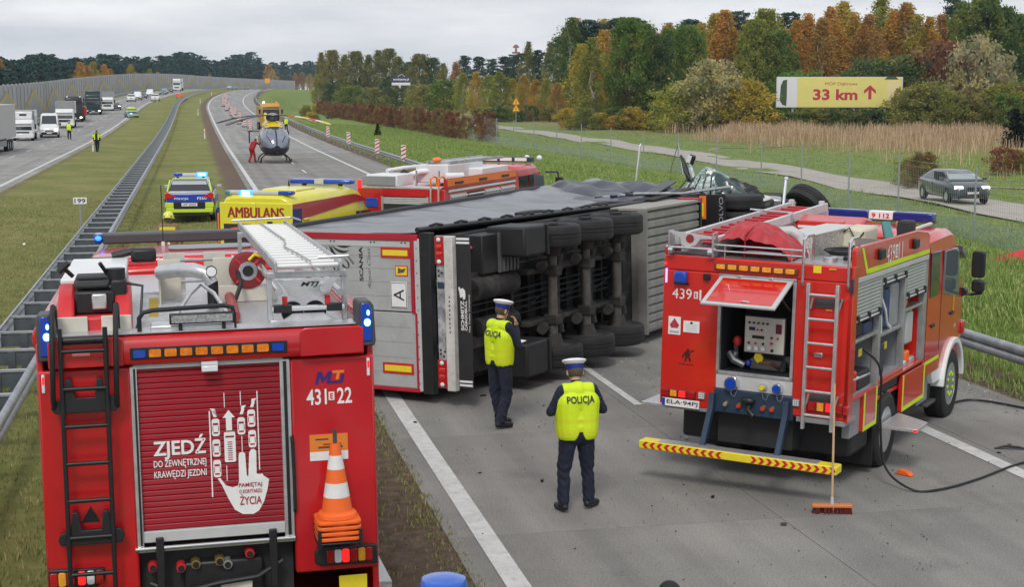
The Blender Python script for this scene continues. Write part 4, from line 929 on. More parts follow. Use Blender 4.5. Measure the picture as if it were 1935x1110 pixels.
# traffic cones stacked on their holder at the rear
CONE_B = M('cone_orange', (.85, .14, .015), .5, var=.06, scale=6)
CONE_W = M('cone_white_sleeve', (.72, .72, .70), .45, var=.1, scale=9)
bx('cone_holder', NT, BLACK, .75, 1.075, -.36, -.02, 1.585, 1.60, .006); bx('cone_holder_arm', NT, BLACK, .745, .77, -.36, -.0, 1.56, 1.70, .004); bx('cone_holder_arm', NT, BLACK, 1.055, 1.08, -.36, -.0, 1.56, 1.70, .004); cy('cone_spigot', NT, GREYD, (.91, -.19, 1.6), (.91, -.19, 2.44), .016)
for k in range(4):
    lab = ['white-banded orange traffic cone on top of the stack behind the near fire engine', 'orange traffic cone directly under the topmost of the stack on the fire engine', 'orange traffic cone third from the top of the stack on the fire engine', 'lowest orange traffic cone of the stack on the near fire engine'][k]
    cn = on(NT, 'traffic_cone', lab, 'traffic cone', (.91, -.19, 1.735 - .042 * k), group='cones stacked on the fire engine')
    MB().prism(rrect(.335, .335, .05, 4), 'z', 0, .028).lathe([(.155, .028), (.15, .06), (.135, .075), (.118, .08)], (0, 0, 0), n=24).obj('base', CONE_B, cn, bevel=.006)
    rr = lambda z: .118 - (z - .08) * .157
    for z0, z1, m_ in ((.08, .19, CONE_B), (.19, .30, CONE_W), (.30, .405, CONE_B), (.405, .51, CONE_W), (.51, .60, CONE_B)) if k == 0 else ((.08, .14, CONE_B),):
        MB().lathe([(rr(z0), z0), (rr(z1), z1)], (0, 0, 0), n=24).obj('band', m_, cn)
# ------------------------------------------------------------------ fire engine on the hard shoulder (open rear hatch)
RT = thing('fire_engine', 'red fire engine on the road with its rear hatch and side shutters open', 'fire engine', (6.808, 17.612, 0), 41.1, roll=.9, pitch=-.6)
t = RT
b = MB(); b.box(-1.25, -1.2, .02, 3.68, .98, 2.92).box(-1.2, 1.18, 3.6, 3.68, .98, 2.92).box(-1.2, 1.18, .02, 3.6, .98, 1.04)
b.obj('body', RED2, t, bevel=.01)
def rp(x0, x1, z0, z1, n='rear_panel', m=RED2, y0=0., y1=.08, bev=.012): return bx(n, t, m, x0, x1, y0, y1, z0, z1, bev)
rp(-1.25, -.485, .95, 2.715); rp(.535, 1.25, 1.0, 2.715); MB().box(-1.25, 1.25, 0, .08, 2.717, 2.915).obj('rear_panel', RED2, t, bevel=.02)
rp(-.485, .535, 1.235, 1.43, 'coupling_panel', GREYL); rp(-.50, .56, .93, 1.233, 'lower_panel', BLUEM, -.01, .06)
# hatch frame and hatch
for a in ((-.485, -.445, 1.43, 2.715), (.495, .535, 1.43, 2.715), (-.485, .535, 2.675, 2.716), (-.485, .535, 1.43, 1.47)): rp(*a, 'hatch_frame', ALU, -.012, .05, .004)
hp = [(-.46, -.015, 2.665), (.5, -.015, 2.665), (.5, -.68, 2.395), (-.46, -.68, 2.395)]
up = Vector((0, -.37, .93)).normalized()
h = MB(); h.add([Vector(p) for p in hp] + [Vector(p) + up * .03 for p in hp], [(0, 1, 2, 3), (4, 5, 6, 7), (0, 1, 5, 4), (1, 2, 6, 5), (2, 3, 7, 6), (3, 0, 4, 7)])
ht = h.obj('hatch', GREYL, t, bevel=.006)
ip = [(-.40, -.07, 2.645), (.44, -.07, 2.645), (.44, -.63, 2.417), (-.40, -.63, 2.417)]
MB().add([Vector(p) + up * .031 for p in ip] + [Vector(p) + up * .035 for p in ip], [(0, 1, 2, 3), (4, 5, 6, 7), (0, 1, 5, 4), (1, 2, 6, 5), (2, 3, 7, 6), (3, 0, 4, 7)]).obj('hatch_skin', M('glossy_red', (.60, .018, .012), .12, coat=.8), ht)
for x in (-.2, .22): bx('hatch_hinge', ht, CHROME, x - .03, x + .03, -.06, .0, 2.67, 2.71, .004)
tb('hatch_handle', ht, CHROME, [(.02, -.6, 2.465), (.08, -.63, 2.475), (.14, -.6, 2.465)], .01)
for x in (-.43, .47): tb('gas_strut', t, BLKM, [(x, .02, 2.3), (x, -.35, 2.5)], .012)
# pump compartment
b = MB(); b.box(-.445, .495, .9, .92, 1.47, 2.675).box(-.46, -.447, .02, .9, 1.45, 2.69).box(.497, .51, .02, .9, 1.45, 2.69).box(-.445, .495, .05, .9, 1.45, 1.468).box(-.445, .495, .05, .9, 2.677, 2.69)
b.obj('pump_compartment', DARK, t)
cp = bx('control_panel', t, M('panel_grey', (.52, .50, .45), .45, var=.05), -.14, .38, .07, .13, 1.735, 2.19, .006)
bx('panel_frame', cp, BLACK, -.155, .395, .09, .14, 1.72, 2.205, .004)
for i, (x, z, r_, m_) in enumerate([(-.08 + .06 * k, 2.115, .014, BLACK) for k in range(5)] + [(.03 + .055 * k, 2.03, .013, m) for k, m in enumerate((REDP, BLACK, WHITE))] + [(.22, 1.94, .014, BLACK), (.30, 1.94, .014, REDP), (-.08, 1.855, .014, BLACK), (.01, 1.855, .014, REDP), (.11, 1.855, .014, BLACK), (.22, 1.87, .018, REDP), (.23, 1.78, .018, BLACK)]):
    cy('knob', cp, m_, (x, .07, z), (x, .05, z), r_, n=10)
for k in range(3): cy('pressure_gauge', cp, GREYL, (-.07 + .09 * k, .07, 1.79), (-.07 + .09 * k, .055, 1.79), .036, n=16); cy('gauge_face', cp, WHITE, (-.07 + .09 * k, .055, 1.79), (-.07 + .09 * k, .053, 1.79), .028, n=16)
bx('display', cp, BLACK, -.04, .12, .066, .071, 1.915, 1.955); bx('display', cp, M('dark_red_display', (.12, .02, .04), .2), .27, .345, .062, .071, 2.0, 2.12); bx('display', cp, M('dark_blue_display', (.03, .03, .12), .2), -.085, -.005, .066, .071, 2.015, 2.06)
tb('delivery_pipe', t, CHROME, [(-.34, .5, 1.5), (-.33, .3, 1.62), (-.30, .2, 1.78)], .035); MB().ell((-.28, .2, 1.84), (.06, .06, .07)).obj('valve_wheel', REDP, t)
tb('suction_elbow', t, ALU, [(-.42, .3, 1.66), (-.34, .25, 1.58), (-.22, .3, 1.52)], .05, 10); MB().prism([(.03, 1.60), (.09, 1.60), (.1, 1.68), (.06, 1.73), (.0, 1.72), (-.02, 1.66)], 'y', .1, .14).obj('yellow_lever', YEL, t)
tb('hose', t, M('brown_hose', (.15, .07, .03), .6), [(.05, .12, 1.6), (.2, .1, 1.62), (.26, .2, 1.55), (.25, .4, 1.48)], .025); tb('hose', t, GREYD, [(.3, .3, 1.5), (.35, .25, 1.66), (.45, .3, 1.6), (.46, .4, 1.48)], .05, 12)
MB().ell((-.12, .2, 1.57), (.04, .04, .05)).obj('blue_knob', BLUEL, t); bx('pump_body', t, GREYM, -.15, .3, .3, .7, 1.47, 1.62, .03)
for x, r_, m_ in ((-.25, .085, BLUEL), (.17, .04, YEL), (.36, .06, BLUEL)):
    MB().lathe([(r_ * 1.15, 0), (r_ * 1.15, -.05), (r_, -.09)], (x, 0, 1.325), (0, 1, 0), 18).obj('suction_port', CHROME, t); cy('port_cap', t, m_, (x, -.08, 1.325), (x, -.105, 1.325), r_ * .95, r_ * .8, 16); tb('cap_chain', t, STEEL, [(x, -.06, 1.26), (x + .01, -.07, 1.19), (x + .05, -.05, 1.16), (x + .07, -.03, 1.24)], .004, 5)
for x in (-.32, -.14, .18, .3): cy('outlet', t, M('brass'), (x, .0, 1.06), (x, -.06, 1.05), .03, n=10); cy('outlet_cap', t, REDP if x > -.2 else ALU, (x, -.06, 1.05), (x, -.08, 1.05), .024, n=10)
tb('tow_eye', t, BLKM, [(.0, 0, 1.1), (.0, -.1, 1.02), (.08, -.12, .95)], .03); MB().ell((-.02, -.05, 1.13), (.1, .06, .05)).obj('tow_jaw', BLKM, t)
# lamps and markings on the rear
ob = bx('amber_bar', t, M('amber_bar_back', (.16, .04, .01), .5), -.55, .55, -.035, -.002, 2.765, 2.852, .01)
for k in range(7): MB().prism(rrect(.115, .062, .012, 3, -.455 + k * .152, 2.808), 'y', -.055, -.034).obj('amber_lamp', AMBERL, ob, bevel=.006)
bx('blue_beacon', t, BLUEL, -1.08, -.905, -.09, -.0, 2.555, 2.715, .03); bx('blue_beacon_foot', t, BLACK, -1.095, -.89, -.02, 0, 2.535, 2.56)
bx('blue_strip_lamp', t, M('blue_violet_on', (.25, .2, 1.0), .3, emit=2.5), -1.222, -1.195, -.012, .0, 2.545, 2.73, .004); MB().ell((-1.22, -.01, 2.79), (.018, .015, .022)).obj('red_marker_lamp', REDON, t)
bx('reversing_camera', t, BLACK, -.69, -.6, -.05, 0, 2.62, 2.7, .01)
txt('call_sign', t, WHITEP, '439', (-.985, 0, 2.415), .27, .135); bx('call_sign_box', t, WHITEP, -.82, -.765, -.004, -.001, 2.365, 2.455); txt('call_sign', t, RED2, 'E', (-.793, -.004, 2.41), .028, .06, bold=.03); txt('call_sign', t, WHITEP, '11', (-.665, 0, 2.415), .16, .135)
bx('sticker', t, WHITEP, -1.16, -.99, -.004, -.001, 1.875, 2.11); MB().prism([(-1.14, 2.0), (-1.075, 2.09), (-1.01, 2.0), (-1.03, 1.96), (-1.12, 1.96)], 'y', -.006, -.0045).obj('sticker_emblem', M('sticker_red', (.45, .04, .06), .6, var=.4, scale=60), t)
bx('sticker_text', t, M('sticker_grey', (.45, .42, .44), .6), -1.14, -1.01, -.0055, -.0045, 1.895, 1.925); bx('sticker', t, WHITEP, -.95, -.73, -.004, -.001, 1.92, 2.07)
for k in range(4): bx('sticker_text', t, M('sticker_grey'), -.92, -.76, -.0055, -.0045, 1.94 + k * .025, 1.945 + k * .025)
MB().prism([(-.855, 2.03), (-.825, 2.03), (-.82, 2.05), (-.84, 2.062), (-.86, 2.05)], 'y', -.0055, -.0045).obj('sticker_emblem', BLACK, t)
em = MB()
for p_ in ([(-.9, 1.69), (-.87, 1.71), (-.85, 1.68), (-.87, 1.66), (-.90, 1.665)], [(-.93, 1.66), (-.86, 1.665), (-.84, 1.62), (-.87, 1.58), (-.91, 1.59)], [(-.95, 1.63), (-.92, 1.64), (-.93, 1.59), (-.955, 1.57)], [(-.85, 1.67), (-.79, 1.70), (-.79, 1.68), (-.845, 1.65)], [(-.91, 1.59), (-.885, 1.585), (-.895, 1.54), (-.925, 1.525), (-.92, 1.54)], [(-.87, 1.58), (-.845, 1.6), (-.83, 1.55), (-.845, 1.53), (-.86, 1.55)], [(-1.0, 1.505), (-.79, 1.50), (-.79, 1.49), (-1.0, 1.495)]): em.prism(p_, 'y', -.004, -.001)
em.obj('runner_emblem', M('dark_brown_print', (.07, .008, .006), .5), t, smooth=0)
for x0, x1, z0, z1 in ((-1.22, -.74, 1.055, 1.165), (.75, 1.2, 1.09, 1.225)):
    lh = bx('lamp_housing', t, M('dark_red_lens', (.22, .008, .008), .3, coat=.4), x0, x1, -.05, 0, z0, z1, .01)
    for k in range(4):
        w_ = (x1 - x0) / 4
        on_ = k in (0, 2)
        bx('tail_lamp', lh, REDON if k == 2 else (REDL if k != 1 else AMBERL), x0 + w_ * k + .015, x0 + w_ * (k + 1) - .015, -.06, -.048, z0 + .015, z1 - .015, .004)
bx('side_lamp', t, REDL, 1.2, 1.262, -.045, .05, 1.085, 1.2, .012)
for x, z in ((-.66, 1.115), (.60, 1.17)):
    rb_ = bx('reversing_lamp', t, GREYM, x - .045, x + .045, -.03, 0, z - .045, z + .045, .004)
    for i in range(3):
        for j in range(3): bx('led', rb_, WLENS, x - .035 + i * .026, x - .017 + i * .026, -.036, -.029, z - .035 + j * .026, z - .017 + j * .026)
pl = bx('number_plate', t, WHITEP, -1.2, -.68, -.045, -.03, .935, 1.04, .003); bx('plate_band', pl, M('eu_blue', (.01, .05, .35), .5), -1.198, -1.155, -.047, -.044, .938, 1.037); txt('plate_text', pl, BLACK, 'ELA·94PJ', (-.915, -.045, .988), .43, .068, bold=.01)
bx('hazard_label', t, YELPLATE, .74, .84, -.004, -.001, 2.815, 2.905); bx('marker_plate', t, AMBERL, .94, 1.03, -.012, -.001, 2.865, 2.885); bx('marker_plate', t, AMBERL, .92, 1.0, -.012, -.001, 2.36, 2.375)
lt = bx('latch', t, CHROME, .80, .91, -.03, 0, 1.77, 1.83, .01)
# rear ladder
for x in (.735, 1.1): bx('ladder_rail', t, ALU, x - .02, x + .02, -.17, -.11, .88, 2.70, .004)
for z in (2.56, 2.26, 1.96, 1.66, 1.36, 1.06): cy('ladder_rung', t, ALU, (.735, -.14, z), (1.1, -.14, z), .018)
for z in (2.47, 1.27):
    tb('ladder_bracket', t, ALUD, [(.74, -.02, z), (.79, -.14, z + .05), (.76, -.12, z - .08)], .012, 6); tb('ladder_bracket', t, ALUD, [(1.13, -.02, z + .02), (1.16, -.14, z + .06), (1.12, -.12, z - .08)], .012, 6); bx('bracket_plate', t, GREYD, .78, 1.1, -.03, -.001, z - .07, z + .04)
for x in (.63, 1.2): tb('grab_rail', t, CHROME, [(x, -.03, 2.66), (x, -.07, 2.7), (x, -.07, 3.22), (x + .02, -.02, 3.27), (x + .03, .18, 3.27), (x + .03, .22, 3.2), (x + .03, .22, 2.93)], .018, 10)
bx('position_lamp', t, BLUEM, 1.225, 1.262, -.05, -.01, 2.6, 2.78, .006)
# underrun bar with chevrons, struts
for x in (-.5, .49): MB().prism([(-.42, .46), (-.34, .46), (-.02, 1.0), (-.02, 1.18), (-.1, 1.18), (-.12, 1.0)], 'x', x - .035, x + .035).obj('strut', BLUEM, t, bevel=.006)
bar = bx('underrun_bar', t, YELPLATE, -1.3, 1.3, -.52, -.3, .44, .545, .012); bx('tread_plate', bar, M('chequer_plate'), -1.05, 1.05, -.5, -.31, .546, .552)
CR = M('reflective_red', (.55, .02, .02), .4)
for k in range(26):
    x = -1.25 + k * .1; d = -1 if k < 13 else 1
    xx = x if d < 0 else x
    if 11 <= k <= 14: continue
    MB().prism([(xx, .4925), (xx - d * .04, .535), (xx - d * .04 + .045, .535), (xx + .045, .4925), (xx - d * .04 + .045, .45), (xx - d * .04, .45)], 'y', -.5225, -.5205).obj('chevron', CR, bar, smooth=0)
for sx in (-1, 1):
    bx('mudflap', t, BLACK, sx * .9 - .3, sx * .9 + .3, 1.38, 1.41, .15, 1.0); 
bx('rear_chassis', t, DARK, -.5, .5, .2, 5.6, .5, .95); bx('underbody_shade_block', t, DARK, -1.15, 1.15, .55, 1.35, .42, .93, .05); bx('underbody_shade_block', t, DARK, -1.12, 1.12, 2.65, 4.85, .42, .93, .05); cy('rear_axle', t, DARK, (-.9, 1.98, .53), (.9, 1.98, .53), .12); cy('front_axle', t, DARK, (-.9, 5.59, .5), (.9, 5.59, .5), .1); bx('tail_tray', t, GREYM, -1.2, -.52, .0, .5, .90, .945, .006); bx('tail_tray', t, GREYM, .6, 1.22, .0, .5, .93, .995, .006)  # underbody blocks and axles added to block light beneath the truck
st = bx('left_fold_step', t, M('chequer_plate'), -1.75, -1.25, .55, 1.35, .78, .82, .006)
# side compartments
for y0, y1 in ((.03, .14), (1.27, 1.37), (2.5, 2.6), (3.6, 3.75)): bx('pillar', t, ALUD, 1.16, 1.245, y0, y1, 1.25, 2.72, .004)
bx('corner_post', t, RED2, 1.19, 1.252, .0, .2, .98, 2.92, .008)
bx('shutter_header', t, GREYL, 1.2, 1.256, .2, 3.72, 2.70, 2.765, .004)
for y0, y1, z in ((.2, 1.28, 2.24), (1.36, 2.51, 2.60), (2.59, 3.62, 2.28)):
    n = int((2.70 - z) / .045)
    slm = MB().prism([(1.205, 0), (1.238, .004), (1.242, .012), (1.242, .032), (1.238, .041), (1.205, .0435)], 'y', y0, y1).mesh('slat', M('shutter_grey', (.40, .43, .41), .45, .15, var=.06), 0)
    for k in range(n): link('slat', slm, t, loc=(0, 0, z + .045 * k))
    cy('shutter_bar', t, ALU, (1.25, y0, z - .02), (1.25, y1, z - .02), .016); 
    for y in (y0 + .05, (y0 + y1) / 2, y1 - .05): bx('shutter_catch', t, BLACK, 1.235, 1.275, y - .03, y + .03, z - .05, z + .05, .008)
CAB = M('compartment_grey', (.27, .29, .31), .5, .1, var=.1, scale=4)
b = MB(); b.box(.55, .57, .15, 3.65, 1.2, 2.72)
for y in (.16, 1.3, 2.53, 3.62): b.box(.57, 1.19, y, y + .03, 1.26, 2.70)
b.box(.57, 1.2, .15, 1.3, 1.24, 1.27).box(.57, 1.2, 1.36, 2.55, 1.29, 1.32).box(.57, 1.2, 2.56, 3.62, 1.19, 1.22)
b.obj('compartment', CAB, t)
for y0, y1, z in ((.2, 1.27, 1.93), (1.37, 2.5, 1.86), (2.6, 3.6, 2.05)): bx('shelf', t, ALUD, .6, 1.22, y0, y1, z, z + .04, .004)
for i, (y0, y1, z0, z1, x0, m_) in enumerate([(.25, .75, 1.98, 2.15, .8, DARK), (.8, 1.2, 1.97, 2.12, .8, M('deep_blue', (.03, .05, .12), .6)), (.3, .6, 1.27, 1.55, .85, REDP), (.65, 1.2, 1.27, 1.5, .8, DARK), (1.4, 1.7, 1.9, 2.5, .85, M('hose_blue', (.04, .07, .16), .8, var=.5, scale=9)), (1.75, 2.0, 1.95, 2.45, .9, M('hose_blue')), (1.45, 1.85, 1.32, 1.75, .85, M('dark_net', (.03, .035, .06), .7, var=.8, scale=25)), (2.05, 2.45, 1.9, 2.5, .6, CAB), (2.95, 3.3, 1.55, 2.0, 1.0, M('unit_grey', (.45, .46, .46), .5)), (2.65, 2.95, 2.1, 2.22, .9, org), (3.0, 3.2, 1.24, 1.45, 1.0, CONE_B), (2.65, 2.8, 1.24, 1.9, .8, BLACK), (2.85, 3.5, 1.23, 1.33, .8, ALU)]):
    MB().box(x0, 1.18, y0, y1, z0, z1).obj('stowed_gear', m_, t, bevel=.03)
for y, z in ((.95, 1.72), (2.15, 1.65), (3.4, 1.98)): bx('gear_label', t, YELPLATE, 1.10, 1.105, y - .08, y + .08, z - .05, z + .05)
tb('white_strap', t, WHITE, [(1.15, 1.55, 2.45), (1.2, 1.7, 2.2), (1.19, 1.85, 2.0), (1.2, 2.0, 1.92)], .02, 6); tb('white_strap', t, WHITE, [(1.17, 1.45, 2.4), (1.2, 1.52, 2.1), (1.18, 1.62, 1.9)], .014, 6)
MB().lathe([(.3, -.14), (.32, -.12), (.22, -.1), (.22, .1), (.32, .12), (.3, .14)], (.85, .5, 1.55), (1, 0, 0), 24).obj('hose_reel', M('reel_red'), t); tb('roller_tube', t, CHROME, [(1.15, .25, 1.45), (1.15, 1.2, 1.42)], .035, 10)
# parapet with call sign
MB().prism([(.06, 2.77), (3.72, 2.77), (3.74, 3.05), (3.6, 3.1), (3.0, 3.16), (.1, 3.15), (.06, 3.12)], 'x', 1.19, 1.25).obj('parapet', RED2, t, bevel=.012)
MB().prism([(.0, 2.92), (3.74, 2.92), (3.7, 3.05), (.0, 3.03)], 'x', -1.25, -1.2).obj('parapet', RED2, t, bevel=.012)
sp = MB(); sp.prism([(.55, 2.78), (3.72, 2.785), (3.72, 2.845), (.62, 2.845)], 'x', 1.251, 1.254).prism([(.28, 3.13), (.36, 3.13), (.63, 2.79), (.53, 2.79)], 'x', 1.251, 1.254); sp.obj('lime_stripe', LIME, t, smooth=0)
txt('call_sign', t, WHITEP, '439', (1.252, 1.63, 2.955), .38, .23, (0, 1, 0)); bx('call_sign_box', t, WHITEP, 1.2525, 1.256, 1.87, 1.98, 2.87, 3.05); txt('call_sign', t, RED2, 'E', (1.256, 1.925, 2.96), .05, .12, (0, 1, 0), bold=.03); txt('call_sign', t, WHITEP, '11', (1.252, 2.12, 2.955), .2, .23, (0, 1, 0))
for y in (1.12, 2.85): bx('flood_lamp', t, BLACK, 1.25, 1.3, y - .12, y + .12, 2.92, 3.06, .02); bx('lamp_bracket', t, GREYM, 1.25, 1.31, y + .1, y + .16, 2.96, 2.99)
# lower side panels, sills
for y0, y1, z0, z1 in ((.72, 1.33, .74, 1.24), (2.62, 3.85, .66, 1.17)):
    q = bx('locker_door', t, RED2, 1.19, 1.25, y0, y1, z0, z1, .006)
    f_ = MB(); w = .06
    f_.box(1.2505, 1.253, y0, y1, z0, z0 + w).box(1.2505, 1.253, y0, y0 + w, z0 + w, z1).box(1.2505, 1.253, y1 - w, y1, z0 + w, z1); f_.obj('lime_border', LIME, q, smooth=0)
bx('locker_side', t, GREYM, 1.1, 1.2, .3, .72, .72, 1.26, .006); bx('sill_strip', t, RED2, 1.17, 1.251, .2, 3.7, 1.215, 1.25, .004)
bx('arch_strip', t, RED2, 1.17, 1.251, 1.36, 2.58, 1.25, 1.295, .004); bx('wheel_arch', t, DARK, .7, 1.18, 1.35, 2.6, 1.06, 1.2)
sm_ = M('chequer_plate')
MB().prism([(1.25, 1.5), (1.25, 2.45), (1.75, 2.05), (1.75, 1.5)], 'z', .64, .685).obj('fold_down_step', sm_, t, bevel=.004); bx('step_reflector', t, REDON, 1.7, 1.752, 1.49, 1.5, .645, .68)  # reflector brightened with the lamps' own glow
# cab
R1 = lambda y, zt, zb, w, wt: [(-w, y, zb), (w, y, zb), (w, y, 1.95), (wt, y, zt - .12), (wt - .1, y, zt - .03), (0, y, zt), (-wt + .1, y, zt - .03), (-wt, y, zt - .12), (-w, y, 1.95)]
MB().loft([R1(3.75, 2.98, .95, 1.235, 1.2), R1(3.85, 3.03, .95, 1.235, 1.2), R1(5.4, 3.05, .95, 1.235, 1.17), R1(5.85, 2.98, .95, 1.23, 1.13), R1(6.1, 2.6, .95, 1.22, 1.13), R1(6.3, 1.95, .95, 1.2, 1.19), R1(6.35, 1.5, .95, 1.18, 1.17)]).obj('cab', RED2, t, bevel=.025)
for sx in (-1, 1):
    MB().prism([(3.98, 2.1), (4.5, 2.1), (4.5, 2.76), (4.0, 2.76)], 'x', sx * 1.225 - .014, sx * 1.225 + .014).obj('crew_window', GLASS, t, bevel=.006)
    dw = MB().prism([(4.85, 2.08), (5.85, 1.93), (5.72, 2.65), (5.6, 2.72), (4.85, 2.72)], 'x', sx * 1.222 - .017, sx * 1.222 + .016).obj('door_window', GLASSL, t, bevel=.006)
    bx('door_seam', t, DARK, sx * 1.236 - .003, sx * 1.236 + .003, 4.68, 4.69, 1.25, 2.75); bx('door_seam', t, DARK, sx * 1.236 - .003, sx * 1.236 + .003, 3.83, 3.84, 1.2, 2.85)
    for y, z in ((4.1, 1.65), (5.3, 1.7)): bx('door_handle', t, BLACK, sx * 1.245 - .014, sx * 1.245 + .014, y, y + .2, z, z + .05, .008)
    arc = [(5.59 + .70 * math.cos(R(a)), .58 + .74 * math.sin(R(a))) for a in range(5, 176, 10)] + [(5.59 + .615 * math.cos(R(a)), .58 + .645 * math.sin(R(a))) for a in range(175, 4, -10)]
    MB().prism(arc, 'x', sx * 1.13 - .16, sx * 1.13 + .16).obj('wheel_fender', WHITE, t, bevel=.015)
    MB().prism([(4.55, 1.36), (4.9, 1.40), (4.95, 1.2), (4.98, .95), (4.98, .75), (4.5, .75), (4.35, .95)], 'x', sx * 1.13 - .1, sx * 1.13 + .1).obj('fender_skirt', WHITE, t, bevel=.015)
    bx('cab_step', t, GREYD, sx * 1.1 - .1, sx * 1.1 + .1, 4.3, 4.85, .42, .47, .01); bx('exhaust_tank', t, GREYM, sx * 1.0 - .15, sx * 1.0 + .15, 3.9, 4.5, .5, .9, .02)
    nm = M('lime_nut', (.45, .70, .03), .5)
    wheel(t, (sx * 1.09, 5.59, .585), .555, .34, sx, ALUD, nuts=10, nutmat=nm)
    wheel(t, (sx * 1.06, 1.98, .53), .52, .34, sx, ALU); wheel(t, (sx * .7, 1.98, .53), .52, .3, sx, ALU)
    # mirrors
    tb('mirror_arm', t, BLACK, [(sx * 1.2, 6.15, 1.95), (sx * 1.35, 6.2, 1.93), (sx * 1.52, 6.2, 1.97)], .022); MB().prism(rrect(.2, .42, .05, 3, sx * 1.45, 2.42), 'y', 6.1, 6.2).obj('mirror', BLACK, t, bevel=.02); MB().prism(rrect(.19, .2, .05, 3, sx * 1.46, 2.08), 'y', 6.08, 6.22).obj('mirror', BLACK, t, bevel=.03); cy('mirror_joint', t, BLACK, (sx * 1.22, 6.1, 1.97), (sx * 1.22, 6.24, 1.97), .07, n=14)
    bx('headlight', t, REDL if sx > 0 else WLENS, sx * 1.2 - .05, sx * 1.2 + .05, 6.2, 6.36, 1.28, 1.5, .03)
MB().prism([(6.0, 2.6), (6.33, 2.48), (6.36, 2.54), (6.02, 2.72)], 'x', -1.15, 1.22).obj('sun_visor', M('smoked_visor', (.05, .055, .06), .15, coat=.5), t, bevel=.01)
bx('door_stripe', t, LIME, 1.236, 1.24, 3.9, 4.7, 1.12, 1.17); txt('cab_badge', t, YEL, '0', (1.238, 5.5, 1.85), .09, .28, (0, 1, 0), bold=.02); txt('cab_lettering', t, WHITEP, '18', (1.238, 5.65, 1.5), .1, .06, (0, 1, 0))
bx('windscreen', t, GLASS, -1.0, 1.0, 6.12, 6.24, 2.0, 2.62)
# light bar
lbm = bx('light_bar', t, GREYD, -.9, .86, 5.45, 5.72, 3.06, 3.09); bx('light_bar_lens', lbm, M('blue_dome', (.008, .03, .22), .12, coat=.7), -.9, -.14, 5.45, 5.72, 3.09, 3.22, .02); bx('light_bar_lens', lbm, M('blue_dome'), .24, .86, 5.45, 5.72, 3.09, 3.22, .02); bx('light_bar_sign', lbm, WHITEP, -.14, .24, 5.46, 5.71, 3.09, 3.215, .006)
txt('sign_text', lbm, REDP, '9 112', (.05, 5.458, 3.15), .28, .075, bold=.03)
# roof deck and roof gear
bx('roof_deck', t, ALUD, -1.2, 1.19, .06, 3.7, 2.87, 2.905); 
for z in (3.0, 3.075): cy('roof_rail', t, CHROME, (-.6, .02, z), (.63, .02, z), .012)
for x in (-.43, .45): cy('rail_post', t, CHROME, (x, .02, 2.9), (x, .02, 3.08), .01)
for k in range(9): bx('deck_groove', t, GREYM, .66, 1.18, .25 + k * .3, .265 + k * .3, 2.905, 2.908)
cy('tank_filler', t, ALU, (.78, .55, 2.9), (.78, .55, 2.96), .09, n=16); cy('hard_tube', t, BLACK, (.95, .6, 2.95), (1.1, 1.3, 2.95), .03)
bx('open_hatch_plate', t, M('dull_grey', (.22, .22, .22), .6), .78, 1.14, 1.6, 1.63, 2.9, 3.13)
coil = []
for k in range(60): a = k * .35; coil.append((.78 + (.22 + .002 * k) * math.cos(a), 1.35 + (.3 + .002 * k) * math.sin(a), 2.93 + .0012 * k))
tb('coiled_cable', t, BLACK, coil, .012, 6)
MB().box(.35, .7, 2.3, 3.0, 2.905, 3.2).obj('canister', M('cream_plastic', (.62, .58, .45), .5), t, bevel=.05); tb('canister_strap', t, BLACK, [(.36, 2.28, 3.1), (.5, 2.27, 3.2), (.6, 2.28, 3.02), (.7, 2.29, 3.15)], .012)
bx('gear_case', t, DARK, .95, 1.15, 3.0, 3.3, 2.95, 3.28, .03); MB().prism([(3.2, 2.95), (3.95, 2.95), (3.95, 3.2), (3.6, 3.25), (3.2, 3.1)], 'x', -.9, .35).obj('cab_rear_trim', RED2, t, bevel=.03)
for x, y, m_ in ((.75, 3.3, M('teal_plastic', (.03, .2, .2), .5)), (.9, 3.5, M('wood_orange', (.55, .2, .06), .6))): MB().obox((x, y, 3.08), (.12, .7, .1), (15, 0, 20)).obj('roof_tool', m_, t, bevel=.02)
MB().obox((1.0, 3.55, 3.1), (.05, .9, .04), (12, 0, -28)).obj('roof_tool', BEIGE, t, bevel=.01)
bx('cone_box', t, RED2, -.5, .1, 3.1, 3.55, 2.905, 3.2, .02)
for k in range(2): bx('white_band', t, WHITE, -.5, .1, 3.095, 3.1, 2.97 + .12 * k, 3.01 + .12 * k)

# things lying on that roof
AB = on(RT, 'aluminium_box', 'diamond-plate aluminium box behind the red cover on the fire engine roof', 'box', (.22, 1.3, 2.905))
bx('box_body', AB, M('diamond_plate', (.58, .58, .56), .35, .7, var=.35, scale=28, bump=.8, bscale=30), -.2, .2, -.4, 1.5, 0, .27, .008); bx('lid', AB, M('pale_plate', (.66, .66, .62), .4, .5), -.215, .215, -.415, 1.515, .271, .295, .006)
CT = on(RT, 'hose_cover', 'red tarpaulin cover bunched over hose gear on the fire engine roof', 'cover', (-.16, .55, 2.905))
nu, nv = 40, 26; rows = []
for j in range(nv + 1):
    v = j / nv
    for i in range(nu + 1):
        u = i / nu; X = -.52 + 1.04 * u; Y = -.40 + .85 * v
        h0 = (math.sin(PI * min(1, max(0, u))) ** .45) * (math.sin(PI * min(1, max(0, .08 + v * .92))) ** .4)
        z = .02 + .50 * h0 * (1 - .16 * math.exp(-((u - .45) / .05) ** 2)) * (1 - .30 * u) + .022 * math.sin(17 * u + 6 * math.sin(4 * v)) * h0 + .016 * math.sin(23 * v + 9 * u) * h0 + .012 * math.sin(41 * u - 13 * v) * h0
        rows.append((X + .02 * math.sin(9 * v), Y + .03 * math.sin(7 * u), max(.0, z)))
